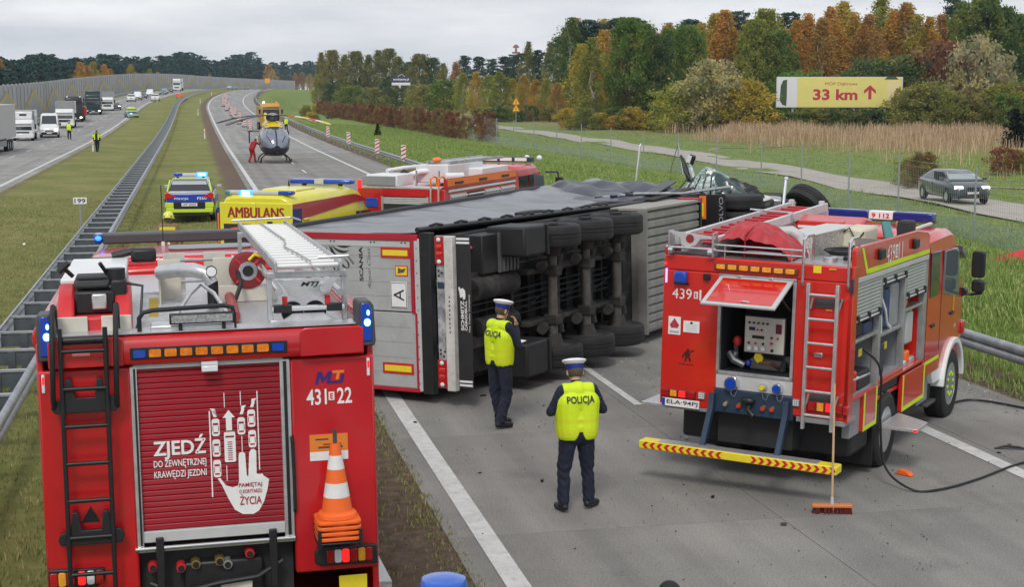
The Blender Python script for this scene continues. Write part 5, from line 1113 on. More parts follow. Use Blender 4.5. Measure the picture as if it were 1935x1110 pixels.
fs = [(j * (nu + 1) + i, j * (nu + 1) + i + 1, (j + 1) * (nu + 1) + i + 1, (j + 1) * (nu + 1) + i) for j in range(nv) for i in range(nu)]
MB().add(rows, fs).obj('tarpaulin', M('red_tarpaulin', (.42, .025, .035), .5, var=.15, scale=5, bump=.25, bscale=14), CT, smooth=60)
tb('drawstring', CT, M('dark_red_cord', (.2, .01, .02), .7), [(-.05, -.42, .02), (-.06, -.38, .3), (-.05, -.1, .39), (-.04, .2, .36)], .01)
tb('draw_tube', CT, GREYL, [(.15, .3, .3), (.3, .36, .32), (.42, .34, .26), (.45, .34, .1)], .075, 14)
L2 = on(RT, 'roof_ladder', 'aluminium extension ladder with red rungs on the open-hatch fire engine', 'ladder', (-.86, -.02, 3.08), (2.4, 0, 0))
LRM = M('pale_rail', (.62, .63, .63), .4, .3, var=.1)
for x in (-.26, .26):
    bx('rail', L2, LRM, x - .028, x + .028, .1, 4.75, -.05, .075, .004); bx('lower_rail', L2, LRM, x * .82 - .025, x * .82 + .025, .2, 4.95, -.16, -.06, .004)
for k in range(14): MB().box(-.235, .235, .34 + .31 * k, .41 + .31 * k, -.005, .035).obj('rung', M('rung_red', (.46, .02, .03), .5), L2, bevel=.006)
for k in range(3): cy('lower_rung', L2, M('rung_red'), (-.2, .35 + .5 * k, -.11), (.2, .35 + .5 * k, -.11), .02)
for x in (-.24, .24): bx('end_cap', L2, GREYL, x - .04, x + .04, 4.55, 4.62, -.06, .12, .01)
MB().prism([(-.30, .15), (.32, .10), (.32, .07), (.12, .06), (.06, -.02), (-.05, -.06), (-.14, -.02), (-.16, .07), (-.30, .12)], 'y', -.03, -.015).obj('holder_plate', GREYL, L2, bevel=.004)
MB().lathe([(.055, 0), (.055, .004)], (-.02, -.036, .06), (0, 1, 0), 20).obj('holder_badge', M('badge_red', (.3, .03, .04), .4), L2)
for x in (-.3, .3): cy('roller', L2, CHROME, (x, -.05, -.1), (x * .8, -.05, -.1), .04, n=14); bx('holder_arm', L2, ALUD, x - .012, x + .012, -.06, .1, -.16, .15, .004)
cy('holder_tube', L2, CHROME, (-.34, -.04, -.06), (.34, -.04, -.06), .016)
tb('holder_arm_top', L2, CHROME, [(-.33, 3.0, .12), (.3, 3.0, .1), (.33, 3.05, -.1)], .014)
bx('gantry_bed', RT, GREYD, -1.2, -.55, .05, 3.6, 2.905, 2.94)
# ------------------------------------------------------------------ semi-trailer lying on its side (local: x roof -> underside, y to its front, z up)
TR = thing('semi_trailer', 'overturned grey curtain trailer lying on its side with axles and underside exposed', 'semi trailer', (1.837, 25.10, .122), 41.24, roll=-1.5)
t = TR
LEN = 12.1
def ztop(x, y): return 2.58 + .019 * max(0, y) * (1 - (x + .5) / 2.75) - .012 * y * max(0, (x + .5) / 2.75)
SHELL = M('trailer_grey', (.42, .43, .43), .5, .1, var=.1, scale=2, dirt=(2.5, .52, .35))
UND = M('underside_dark', (.015, .015, .015), .8, var=.4, scale=3, dirt=(3, .48, .5, (.11, .10, .085)))
UNDL = M('underside_brown', (.034, .031, .027), .75, var=.35, scale=4, dirt=(4, .5, .5, (.10, .09, .075)))
b = MB(); b.box(-.5, -.45, .05, LEN, .02, 2.5).box(-.5, 2.2, .05, LEN, .02, .08).box(2.2, 2.3, .05, LEN, .04, 2.5).box(-.45, 2.2, LEN - .1, LEN, .05, 2.5)
b.obj('body', UND, t)
# side curtain, now on top
nu, nv = 26, 70; rows = []
for j in range(nv + 1):
    y = LEN * j / nv
    for i in range(nu + 1):
        x = -.5 + 2.75 * i / nu; w = math.sin(PI * i / nu)
        z = ztop(x, y) + .02 - .05 * w + .035 * w * math.sin(y * 2.1 + 1.4 * math.sin(x * 2)) * .6 + .022 * w * math.sin(y * 5.3 - x * 3) + .012 * math.sin(9 * y + 4 * x) * w
        z += .05 * w * max(0, math.sin(x * 3.2 - y * .55 + 1)) * (y / LEN)
        if y > 7.0: z += .05 * min(1, (y - 7) * .5) * abs(math.sin(y * 2.6 + x * 2.2))
        rows.append((x, y, z))
fs = [(j * (nu + 1) + i, j * (nu + 1) + i + 1, (j + 1) * (nu + 1) + i + 1, (j + 1) * (nu + 1) + i) for j in range(nv) for i in range(nu)]
MB().add(rows, fs).obj('curtain', TARP, t, smooth=55)
tb('roof_edge_rail', t, BLACK, [(-.5, y, ztop(-.5, y) + .03) for y in np.linspace(-.02, 9.2, 20)], .055, 8)
tb('curtain_rail', t, BLKM, [(2.25, y, ztop(2.25, y) + .06) for y in np.linspace(-.02, LEN, 20)], .045, 8)
tb('torn_curtain_edge', t, BLACK, [(2.1, y, ztop(2.1, y) + .08 + .03 * math.sin(y * 2)) for y in np.linspace(3.5, 11, 30)], .035, 8)
for k in range(9):
    y = .35 + k * .78; tb('curtain_buckle', t, BLACK, [(2.25, y, ztop(2.2, y) + .1), (2.3, y + .12, ztop(2.2, y) + .13), (2.28, y + .35, ztop(2.2, y) + .1)], .022, 6)
# crumpled loose tarpaulin at the far end
def crumple(name, parent, c, sx, sy, h, mat, seed, nn=22):
    rr = random.Random(seed); ph = [rr.uniform(0, 6) for _ in range(8)]; rows = []
    for j in range(nn + 1):
        for i in range(nn + 1):
            u = i / nn - .5; v = j / nn - .5
            e = max(0, 1 - (4 * u * u) ** 1.5) * max(0, 1 - (4 * v * v) ** 1.5)
            tri = lambda q: abs((q / PI) % 2 - 1)
            z = h * e * (.25 + .45 * tri(7 * u + ph[0] + 2.5 * math.sin(4 * v + ph[1])) + .4 * tri(9 * v + 6 * u + ph[2]) + .22 * tri(23 * u - 9 * v + ph[3]) * tri(17 * v + ph[4]))
            rows.append((c[0] + sx * u * (1 + .1 * math.sin(8 * v + ph[5])), c[1] + sy * v * (1 + .1 * math.sin(8 * u + ph[6])), c[2] + z))
    f = [(j * (nn + 1) + i, j * (nn + 1) + i + 1, (j + 1) * (nn + 1) + i + 1, (j + 1) * (nn + 1) + i) for j in range(nn) for i in range(nn)]
    return MB().add(rows, f).obj(name, mat, parent, smooth=14)
DT = M('dark_blue_tarpaulin', (.055, .062, .078), .45, var=.3, scale=2, coat=.2)
crumple('crumpled_curtain', t, (.1, 10.1, 2.64), 1.9, 2.2, .30, DT, 3, 34); crumple('crumpled_curtain', t, (1.0, 9.3, 2.56), 2.0, 2.4, .14, DT, 5, 34)
crumple('crumpled_curtain', t, (.7, 11.5, 2.56), 2.4, 1.5, .28, DT, 9, 34)
MB().obox((.7, 11.9, 3.25), (.03, .28, .85), (10, 8, 20)).obj('bent_panel', WHITE, t, bevel=.01)
for k in range(6): tb('bent_batten', t, ALUD if k % 2 else BLKM, [(1.2 + .18 * k, 8.6, 2.62 + .02 * k), (1.4 + .2 * k, 10.4, 2.62), (1.7 + .2 * k, 12.6, 2.5 + .03 * k)], .03, 6)
MB().obox((1.7, 10.9, 2.72), (.25, 2.4, .03), (4, 6, 12)).obj('bent_panel', GREYD, t); MB().obox((2.2, 10.2, 2.62), (.3, 2.8, .03), (2, -4, 4)).obj('bent_panel', UNDL, t)
# rear doors
bx('door', t, SHELL, -.5, 2.12, -.02, .05, 1.31, 2.52, .008); bx('door', t, SHELL, -.5, 2.18, -.02, .05, .06, 1.29, .008)
bx('door_header', t, GREYL, -.5, 2.12, -.028, -.018, 2.36, 2.45); FR = M('frame_red', (.42, .012, .03), .4, var=.1)
bx('red_frame', t, FR, -.5, 2.26, -.05, .02, 2.47, 2.57, .006); bx('red_frame', t, FR, -.5, 2.24, -.05, .02, .0, .06, .006); bx('red_frame', t, FR, 2.12, 2.185, -.055, .02, 1.3, 2.47, .004); bx('red_frame', t, FR, 2.185, 2.225, -.055, .02, .06, 1.3, .004)
bx('corner_post', t, GREYL, 2.19, 2.29, -.045, .02, .02, 2.5, .006); bx('rear_frame', t, BLKM, 2.29, 2.5, -.04, .1, -.02, 2.6, .01)
for k in range(8):
    for sx, z0 in ((-.5, 1.31), (-.5, .06)): pass
for z in (1.55, 1.78, 2.0, 2.2, .3, .55, .8, 1.05): bx('door_seam', t, GREYM, -.5, 2.1, -.0225, -.0205, z, z + .006)
for x in (.55, 1.35, 1.95): 
    for dx in (0, .07): cy('rivet', t, BLACK, (x + dx, -.03, 2.43), (x + dx, -.034, 2.43), .014, n=8)
for z in np.arange(.15, 2.5, .2): cy('rivet', t, BLKM, (2.24, -.047, z), (2.24, -.051, z), .010, n=6)
for x0, x1, z0, z1 in ((1.54, 2.10, 2.18, 2.35), (1.51, 2.11, .28, .46)):
    p_ = bx('rear_marker_plate', t, CR, x0, x1, -.032, -.022, z0, z1); bx('marker_centre', p_, YELPLATE, x0 + .04, x1 - .04, -.036, -.0325, z0 + .04, z1 - .04)
pA = bx('waste_plate', t, WHITEP, 1.71, 2.03, -.034, -.022, 1.37, 1.79, .004); txt('plate_letter', pA, BLACK, 'A', (1.87, -.034, 1.58), .19, .2, (0, 0, 1), (-1, 0, 0))
bd = MB(); 
for a in ((1.72, 2.02, 1.38, 1.388), (1.72, 2.02, 1.772, 1.78), (1.72, 1.728, 1.388, 1.772), (2.012, 2.02, 1.388, 1.772)): bd.box(a[0], a[1], -.0365, -.0345, a[2], a[3])
bd.obj('plate_border', BLACK, pA, smooth=0)
s_ = bx('warning_sticker', t, REDP, 1.81, 2.05, -.028, -.022, 1.89, 2.06); bx('sticker_field', s_, YELPLATE, 1.825, 2.035, -.030, -.0282, 1.905, 2.045); MB().prism([(1.86, 1.93), (1.98, 1.95), (2.02, 2.02), (1.93, 2.0), (1.87, 2.03)], 'y', -.032, -.0302).obj('sticker_figure', M('sticker_brown', (.12, .08, .04), .6), s_)
txt('lettering', t, BLACK, 'SCANIA', (1.14, -.02, 2.065), .57, .075, (0, 0, 1), (-1, 0, 0), bold=.03); txt('lettering', t, GREYD, 'Royal Class', (1.305, -.02, 2.0), .68, .085, (0, 0, 1), (-1, 0, 0), shear=.5, bold=-.008)
w = MB()
def stroke(pts, wd):
    pts = [Vector((x, 0, z)) for x, z in pts]; n = len(pts)
    for i in range(n - 1):
        d = (pts[i + 1] - pts[i]).normalized(); nr = Vector((-d.z, 0, d.x))
        a0 = wd * math.sin(PI * (i + .02) / (n - 1)) + .003; a1 = wd * math.sin(PI * min(n - 1, i + 1) / (n - 1)) + .003
        w.quad(*[(q.x, -.0225, q.z) for q in (pts[i] + nr * a0, pts[i + 1] + nr * a1, pts[i + 1] - nr * a1, pts[i] - nr * a0)])
def curve(p0, p1, p2, wd, n=9):
    stroke([((1 - s) ** 2 * p0[0] + 2 * s * (1 - s) * p1[0] + s * s * p2[0], (1 - s) ** 2 * p0[1] + 2 * s * (1 - s) * p1[1] + s * s * p2[1]) for s in [k / n for k in range(n + 1)]], wd)
for p_ in (((.1, 2.35), (.15, 2.15), (.25, 1.98), .014), ((.2, 2.36), (.3, 2.2), (.26, 2.0), .016), ((.22, 2.3), (.38, 2.25), (.42, 2.0), .018), ((.36, 2.3), (.44, 2.2), (.36, 2.05), .02), ((.45, 2.34), (.5, 2.1), (.36, 1.95), .015), ((.5, 2.35), (.62, 2.25), (.55, 2.02), .022), ((.55, 2.36), (.75, 2.2), (.9, 2.28), .018), ((.55, 2.33), (.68, 2.05), (.86, 1.98), .024), ((.58, 2.25), (.62, 1.98), (.85, 1.82), .022), ((.56, 2.1), (.58, 1.9), (.8, 1.8), .014), ((.66, 2.36), (.8, 2.32), (.95, 2.36), .014), ((.86, 1.98), (.95, 2.05), (.8, 2.15), .012), ((.05, 2.3), (.12, 2.2), (.1, 2.0), .012)): curve(*p_)
MB().lathe([(.045, 0), (.045, .002)], (.33, -.0235, 2.17), (0, 1, 0), 16).obj('tribal_eye', BLACK, t); w.obj('tribal_graphic', BLACK, t, smooth=0, norm=False)
# light beam, bumper, spray flap
bx('light_beam', t, M('beam_plate', (.40, .40, .42), .5, .3, var=.5, scale=9, dirt=(7, .5, .6, (.06, .10, .22))), 2.6, 2.79, -.03, .02, .1, 2.56, .006)
for z0, z1 in ((2.1, 2.55), (.12, .57)):
    lh = bx('tail_light', t, REDL, 2.6, 2.77, -.075, -.03, z0, z1, .012)
    for z in (z0 + .05, z1 - .05): MB().ell((2.68, -.078, z), (.04, .012, .035)).obj('lamp_dot', WLENS, lh)
    for z in (z0 + .17, z0 + .28): MB().ell((2.68, -.078, z), (.06, .012, .045)).obj('lamp_bulge', M('bright_red_lens', (.6, .01, .012), .15, coat=.6), lh)
bx('warning_lamp', t, BLUEM, 2.62, 2.74, -.05, -.03, 1.72, 1.82, .01)
for x, z in ((2.64, 2.0), (2.70, 1.97), (2.64, 1.92), (2.70, .62), (2.64, .66), (2.72, .7), (2.64, .72)): cy('plate_hole', t, DARK, (x, -.031, z), (x, -.034, z), .02, n=8)
bx('bumper_bar', t, M('dirty_white', (.58, .57, .53), .6, var=.12, scale=5, dirt=(9, .52, .6)), 2.8, 2.96, -.12, .0, .08, 2.56, .01)
for k in range(9): bx('bumper_slot', t, BLACK, 2.872, 2.892, -.1225, -.1205, 1.02 + k * .07, 1.05 + k * .07)
bx('spray_flap', t, M('flap_black', (.02, .02, .022), .6, var=.2), 2.97, 3.23, -.03, -.01, .12, 2.55, .004)
for z in (.16, .22, 2.44, 2.5): bx('flap_stripe', t, WHITEP, 2.98, 3.22, -.034, -.0305, z, z + .035)
txt('flap_lettering', t, WHITEP, 'SCHMITZ', (3.065, -.03, 1.3), .48, .06, (0, 0, 1), (-1, 0, 0), bold=.03); txt('flap_lettering', t, WHITEP, 'CARGOBULL', (3.13, -.03, 1.3), .48, .045, (0, 0, 1), (-1, 0, 0), bold=.03); txt('flap_lettering', t, WHITEP, 'The Trailer Company.', (3.195, -.03, 1.34), .62, .035, (0, 0, 1), (-1, 0, 0), bold=.01)
MB().prism([(3.12, 1.56), (3.13, 1.62), (3.12, 1.70), (3.08, 1.74), (3.04, 1.72), (3.02, 1.76), (3.0, 1.74), (3.02, 1.66), (3.03, 1.58), (3.08, 1.6), (3.08, 1.56)], 'y', -.034, -.031).obj('flap_emblem', WHITEP, t, smooth=0)
# underside: floor, beams, cross members
for z in (.72, 1.78): bx('chassis_beam', t, UNDL, 2.3, 2.72, .1, LEN + .8, z - .05, z + .05, .006); bx('beam_flange', t, UNDL, 2.72, 2.75, .1, LEN + .8, z - .1, z + .1)
for k in range(24): bx('cross_member', t, UND, 2.3, 2.42, .3 + k * .5, .36 + k * .5, .1, 2.46)
for z in (.12, 2.44): bx('side_rail', t, UND, 2.3, 2.48, .05, LEN, z - .06, z + .06)
for y in (.5, 2.2): bx('beam_gusset', t, UNDL, 2.45, 2.7, y, y + .08, .5, 2.0)
for k in range(3):
    y = 3.0 + 1.31 * k; xa = 3.08
    tb('axle', t, M('axle_grey', (.115, .108, .098), .6, .3, var=.3, scale=5), [(xa, y, .3), (xa, y, 1.27), (xa, y, 2.25)], .085, 14)
    for z, s_ in ((.225, -1), (2.33, 1)):
        wheel(t, (xa, y, z), .52, .385, -s_, UNDL, 'z')
        cy('brake_drum', t, UNDL, (xa, y, z - s_ * .12), (xa, y, z - s_ * .36), .2, .13, 18); bx('axle_seat', t, UNDL, xa - .13, xa + .14, y - .11, y + .11, z - s_ * .62 - .09, z - s_ * .62 + .09, .02)
        bx('trailing_arm', t, UNDL, 2.75, 3.0, y - .75, y + .1, z - s_ * .6 - .045, z - s_ * .6 + .045, .02)
        MB().lathe([(.13, -.18), (.16, -.12), (.16, .1), (.13, .16)], (2.85, y + .42, z - s_ * .6), (1, 0, 0), 16).obj('air_bag', RUB, t); cy('hub', t, UND, (xa, y, z + s_ * .19), (xa, y, z + s_ * .22), .12)
        cy('brake_chamber', t, UNDL, (3.0, y - .2, z - s_ * .5), (3.1, y - .45, z - s_ * .5), .1, .09, 14); cy('brake_shaft', t, UNDL, (3.05, y + .3, z - s_ * .35), (3.05, y + .3, z - s_ * .5), .09, .07, 12)
    tb('torsion_tube', t, UNDL, [(3.0, y + .33, .55), (3.0, y + .33, 2.0)], .042, 8); tb('air_hose', t, BLACK, [(3.05, y + .2, .7), (2.95, y + .35, 1.0), (3.08, y + .22, 1.3), (2.95, y + .1, 1.6), (3.05, y + .25, 1.9)], .016, 6)
    tb('air_hose', t, BLACK, [(2.8, y - .5, 1.1), (3.0, y - .1, 1.35), (2.95, y + .3, 1.75)], .014, 6)
# mudguards in front of the tyres, boxes, tanks
for z0, z1 in ((.04, .62), (2.08, 2.58)): bx('mudguard', t, M('mudguard_black', (.015, .015, .016), .55, var=.25), 2.6, 3.35, 1.55, 2.3, z0, z1, .04); bx('mudguard_edge', t, BLACK, 2.6, 3.38, 2.3, 2.36, z0 - .02, z1, .01)
rbx = bx('ribbed_box', t, M('box_black', (.016, .017, .018), .5, var=.2), 2.3, 2.85, 1.0, 2.15, 1.83, 2.48, .02)
for k in range(6): bx('rib', rbx, M('box_grey', (.10, .10, .105), .5, var=.2), 2.85, 2.89, 1.5 + k * .12, 1.56 + k * .12, 1.82, 2.49)
tl = bx('tool_box', t, GREYD, 2.3, 2.62, .75, 1.55, 2.05, 2.24, .03); bx('tool_box_lid', tl, M('faded_red_plastic', (.50, .12, .13), .5), 2.3, 2.66, .72, 1.58, 2.245, 2.30, .03)
cy('air_tank', t, UND, (2.75, .7, 1.6), (2.75, 2.1, 1.6), .2, n=18); cy('air_tank', t, UND, (2.72, .9, .95), (2.72, 2.2, .95), .16, n=18)
bx('spare_carrier', t, UND, 2.3, 2.6, .6, 2.4, .15, .6, .02)
for k in range(5): tb('brake_line', t, BLACK, [(2.5, .5, .9 + .13 * k), (2.55, 2.5, .95 + .11 * k), (2.5, 6.4, 1.0 + .1 * k)], .014, 5)
# pallet box with ribbed aluminium floor, and bare plate before it
bx('support_plate', t, UND, 2.3, 2.75, 6.6, 7.3, .1, 2.46)
pb = M('ribbed_aluminium', (.27, .265, .25), .55, .3, var=.16, scale=2, dirt=(3, .5, .4, (.12, .11, .09)))
ribm = MB().prism([(3.0, 0), (3.06, .02), (3.06, .125), (3.0, .165)], 'y', 7.05, 9.8).mesh('floor_rib', pb, 0)
bx('pallet_box', t, pb, 2.35, 3.0, 7.02, 9.85, .0, 2.5, .01)
for k in range(14): link('floor_rib', ribm, t, loc=(0, 0, .05 + .172 * k))
bx('box_top_edge', t, M('worn_edge', (.30, .29, .26), .6), 2.3, 3.08, 7.0, 9.88, 2.47, 2.53, .01); bx('box_end_edge', t, BLKM, 2.95, 3.08, 9.85, 9.93, .0, 2.5); bx('box_corner', t, FR, 2.6, 3.08, 9.7, 9.95, 2.5, 2.56); bx('box_rear_edge', t, pb, 2.9, 3.1, 6.98, 7.05, .0, 2.5)
for z in (.3, .95): bx('king_pin_plate', t, UND, 2.35, 2.9, 10.1, 11.8, z, z + .25)

# ------------------------------------------------------------------ wrecked tractor unit
TU = thing('wrecked_tractor', 'wrecked truck tractor with torn cab and shattered windscreen beyond the overturned trailer', 'truck', TR.matrix_world.translation, 41.24, roll=-1.5)
t = TU
for z in (.8, 1.7): bx('chassis_rail', t, UNDL, 2.45, 2.75, 10.6, 16.6, z - .05, z + .05)
for z in (2.36, 2.01, .55, .22): wheel(t, (3.2, 11.8, z), .56, .32, 1 if z > 1 else -1, UNDL, 'z')
cy('drive_axle', t, UND, (3.1, 11.8, .3), (3.1, 11.8, 2.3), .12); MB().ell((3.1, 11.8, 1.27), (.3, .32, .3)).obj('differential', UND, t)
mf = bx('mud_flap', t, BLACK, 2.55, 3.2, 11.0, 11.03, 1.72, 2.56); txt('flap_lettering', mf, GREYM, 'VOLVO', (3.1, 11.0, 2.14), .75, .10, (0, 0, 1), (-1, 0, 0), bold=.02)
bx('reflective_strip', t, ORANGE, 2.75, 2.9, 10.6, 10.62, 2.05, 2.56); bx('reflective_strip', t, YELPLATE, 2.79, 2.85, 10.59, 10.595, 2.1, 2.4); bx('flap_bracket', t, GREYM, 2.4, 2.55, 10.88, 11.0, 1.75, 2.0)
cabg = M('dark_teal_paint', (.012, .04, .04), .35, coat=.4, var=.3)
MB().loft([[(x, y, z) for x, z in ((.2, .1), (2.5, .1), (2.6, 2.0), (1.9, 2.35), (.5, 2.3))] for y in (13.2, 14.6, 16.0)]).obj('cab_shell', cabg, t, bevel=.05)
SG = M('shattered_glass', (.26, .38, .36), .2, var=.75, scale=9, spec=.9, coat=.3, detail=10, col2=(.62, .74, .70))
rr = random.Random(4)
def sheet(name, mat, fn, nn=14, jit=.02, smooth=0):
    rows = [tuple(c + rr.uniform(-jit, jit) for c in fn(i / nn, j / nn)) for j in range(nn + 1) for i in range(nn + 1)]
    return MB().add(rows, [(j * (nn + 1) + i, j * (nn + 1) + i + 1, (j + 1) * (nn + 1) + i + 1, (j + 1) * (nn + 1) + i) for j in range(nn) for i in range(nn)]).obj(name, mat, t, smooth=smooth)
def lerp(a, b, s_): return tuple(x + (y - x) * s_ for x, y in zip(a, b))
def patch(A, B, C_, D, bul, fold=0.):
    def f(u, v):
        p = lerp(lerp(A, B, u), lerp(D, C_, u), v); e = math.sin(PI * u) * math.sin(PI * v)
        return (p[0], p[1] - bul * e, p[2] + fold * math.sin(7 * u + 5 * v) * (.3 + e))
    return f
sheet('windscreen', SG, patch((1.30, 12.5, 2.30), (2.38, 12.5, 2.34), (2.28, 12.75, 2.90), (1.62, 12.75, 2.84), .22, .02))
sheet('windscreen', SG, patch((1.75, 12.8, 2.84), (2.3, 12.8, 2.9), (2.15, 13.0, 3.08), (1.85, 13.0, 3.05), .05, .03), 7)
sheet('torn_cab_skin', cabg, patch((2.30, 12.55, 2.36), (3.12, 12.8, 2.36), (2.75, 13.0, 2.74), (2.0, 12.8, 3.06), .10, .06), 12, .012, 30)
sheet('torn_cab_skin', BLKM, patch((2.5, 12.9, 2.3), (3.3, 13.3, 2.35), (3.05, 13.4, 2.62), (2.3, 13.0, 2.9), .06, .05), 10, .015, 30)
sheet('torn_roof_liner', M('pale_teal', (.22, .33, .30), .4, var=.4, scale=6), patch((1.85, 12.78, 2.92), (2.6, 12.9, 2.72), (2.5, 13.1, 2.86), (1.95, 13.0, 3.12), .08, .05), 9, .015)
for k in range(5): tb('crushed_frame', t, BLACK, [(1.32 + .24 * k, 12.46 - .05 * (k % 2), 2.32), (1.5 + .2 * k, 12.36, 2.58), (1.66 + .14 * k, 12.66, 2.88)], .016, 5)
tb('bent_pillar', t, BLACK, [(1.75, 12.7, 2.55), (1.6, 12.75, 2.85), (1.45, 12.9, 3.15), (1.35, 12.9, 3.38)], [.07, .06, .05, .02], 8); tb('bent_pillar', t, SG, [(1.85, 12.7, 2.5), (1.72, 12.72, 2.9), (1.6, 12.8, 3.2), (1.5, 12.8, 3.3)], [.07, .06, .045, .02], 6); tb('bent_pillar', t, BLACK, [(1.9, 12.6, 2.55), (1.55, 12.66, 3.0), (1.42, 12.7, 3.36)], [.03, .03, .012], 6)
MB().obox((1.66, 12.8, 3.27), (.16, .1, .24), (10, 20, 15)).obj('broken_mirror', BLACK, t, bevel=.03); MB().obox((1.62, 12.74, 3.29), (.1, .02, .18), (10, 20, 15)).obj('mirror_glass', WHITE, t)
wheel(t, (0, 0, 0), .6, .4, 1, UND, 'x').matrix_local = Matrix.Translation((3.35, 16.3, 1.98)) @ Euler((0, R(-38), R(62))).to_matrix().to_4x4()
for k, (x, y, z, sx, sy, sz, m_) in enumerate([(2.9, 13.0, 2.05, .5, .5, .35, UNDL), (3.0, 13.8, 2.05, .5, .7, .4, UND), (2.8, 14.7, 2.1, .5, .6, .3, GREYM), (3.1, 15.3, 2.0, .4, .5, .35, UND), (2.6, 15.6, 2.2, .5, .8, .15, UNDL), (3.2, 14.3, 2.2, .25, .3, .2, ALUD), (2.9, 14.0, 2.32, .5, .9, .06, BEIGE), (2.7, 13.3, 2.4, .2, .8, .08, BEIGE), (3.2, 13.1, 2.2, .08, .3, .4, GREYL)]):
    MB().obox((x, y, z), (sx, sy, sz), (8 * (k % 3), 5 * k % 17, 9 * k % 25)).obj('broken_part', m_, t, bevel=.03)
tb('loose_rod', t, CHROME, [(3.35, 14.4, 2.1), (3.3, 14.75, 2.72)], .035, 10); tb('rod_end', t, CHROME, [(3.3, 14.74, 2.70), (3.3, 14.78, 2.76)], .05, 8)
# ------------------------------------------------------------------ vehicle builders
def paint(name, c=(.5, .5, .5), **k): return M('paint_' + name, c, .3, coat=.5, var=.05, scale=2, **k)
def glass_quad(name, parent, pts, off, mat=GLASS, inset=.0):
    p = [Vector(q) for q in pts]; c = sum(p, Vector()) / len(p); n = (p[1] - p[0]).cross(p[2] - p[0]).normalized()
    if n.dot(Vector(off)) < 0: n = -n
    q = [c + (v - c) * (1 - inset) + n * .012 for v in p]; m = len(q)
    return MB().add([v - n * .02 for v in q] + q, [tuple(range(m)), tuple(range(m, 2 * m))] + [(i, (i + 1) % m, m + (i + 1) % m, m + i) for i in range(m)]).obj(name, mat, parent, smooth=0)
def car(t, body, L=4.5, w=.9, hood=.95, boot=1.0, gh=(.35, .9, 2.6, 3.5), belt=.95, roof=1.45, wt=.62, r=.32, glass=GLASS, lights=True, lamp=WLENS, roofmat=None, low=BLACK, plate=None, simple=False):
    """car body from lofted sections; origin rear centre on the ground, +y forward"""
    def ring(y, ww, zs, zb=.24): return [(-ww * .92, y, zb), (ww * .92, y, zb), (ww, y, zb + .15), (ww, y, zs - .16), (ww * .95, y, zs - .03), (ww * .7, y, zs), (-ww * .7, y, zs), (-ww * .95, y, zs - .03), (-ww, y, zs - .16), (-ww, y, zb + .15)]
    yr, yrt, yft, yf = gh
    st = [ring(0.0, w * .86, boot - .12, .36), ring(.06, w * .93, boot - .03, .3), ring(.3, w * .98, boot), ring(max(yr, .35), w, max(boot, belt)), ring(yf, w, belt), ring(yf + .2, w * .99, belt - .01), ring(L - .45, w * .97, hood - .06), ring(L - .12, w * .88, hood - .2, .28), ring(L, w * .72, hood - .3, .34)]
    bo = MB().loft(st).obj('body', body, t, bevel=.03)
    zb = belt - .02; wb = w * .94
    def g(y, z, q): return (q, y, z)
    yrb = yr; 
    R0 = [(-wb, yr, zb), (wb, yr, zb), (wb * .97, yr + .02, zb + .03), (-wb * .97, yr + .02, zb + .03)]
    def rg(y, zt, ws): return [(-wb, y, zb), (wb, y, zb), (ws, y, zt - .06), (ws - .1, y, zt), (-ws + .1, y, zt), (-ws, y, zt - .06)]
    MB().loft([rg(yr, zb + .07, wb * .98), rg(yrt, roof - .02, wt), rg((yrt + yft) / 2, roof, wt), rg(yft, roof - .03, wt), rg(yf, zb + .07, wb * .98)]).obj('cabin', roofmat or body, t, bevel=.03)
    k = .9
    fr = lambda a, b, s_: tuple(a[i] + (b[i] - a[i]) * s_ for i in range(3))
    def wnd(nm, y0, y1, off, s0=.1, s1=.95):
        a = (-wb * .93, y0, zb + .07); b2 = (wb * .93, y0, zb + .07); c = (wt * .9, y1, roof - .05); d = (-wt * .9, y1, roof - .05)
        glass_quad(nm, t, [fr(a, d, s0), fr(b2, c, s0), fr(b2, c, s1), fr(a, d, s1)], off, glass)
    wnd('windscreen', yf, yft, (0, 1, 1)); wnd('rear_window', yr, yrt, (0, -1, 1))
    for sx in (-1, 1):
        def pt(y, z): 
            s_ = (z - zb) / (roof - .06 - zb); return (sx * (wb + (wt - wb) * s_), y, z)
        z0, z1 = zb + .05, roof - .11; ym = (yrt + yft) / 2 + .1
        sg_ = GLASS
        glass_quad('side_window', t, [pt(yr + (yrt - yr) * .35 + .12, z0), pt(ym - .04, z0), pt(ym - .04, z1), pt(yrt + .1, z1)], (sx, 0, 0), sg_)
        glass_quad('side_window', t, [pt(ym + .05, z0), pt(yf - (yf - yft) * .2 - .1, z0), pt(yft - .02, z1), pt(ym + .05, z1)], (sx, 0, 0), sg_)
        for y in (.78, L - .85):
            MB().lathe([(r + .055, -.06), (r + .055, .0)], (sx * w, y, r + .02), (sx, 0, 0), 20).obj('wheel_arch', BLACK, t)
            wheel(t, (sx * (w - .08), y, r), r, .2, sx, ALU, simple=simple)
        MB().obox((sx * (w + .1), yf - .35, belt + .1), (.2, .12, .14), (0, 0, 0)).obj('door_mirror', body, t, bevel=.03)
        hl = MB().obox((sx * w * .68, L - .13, hood - .24), (w * .42, .16, .13), (-12, 0, -sx * 16)).obj('headlight', lamp, t, bevel=.02)
        MB().obox((sx * w * .78, .04, boot - .18), (w * .3, .1, .15), (0, 0, sx * 12)).obj('tail_light', REDL, t, bevel=.02)
        if not simple: bx('door_seam', t, DARK, sx * (w + .001) - .004, sx * (w + .001) + .004, ym - .01, ym + .01, .4, belt - .1); bx('door_handle', t, body, sx * (w + .01) - .02, sx * (w + .01) + .02, ym - .3, ym - .12, belt - .17, belt - .13, .008)
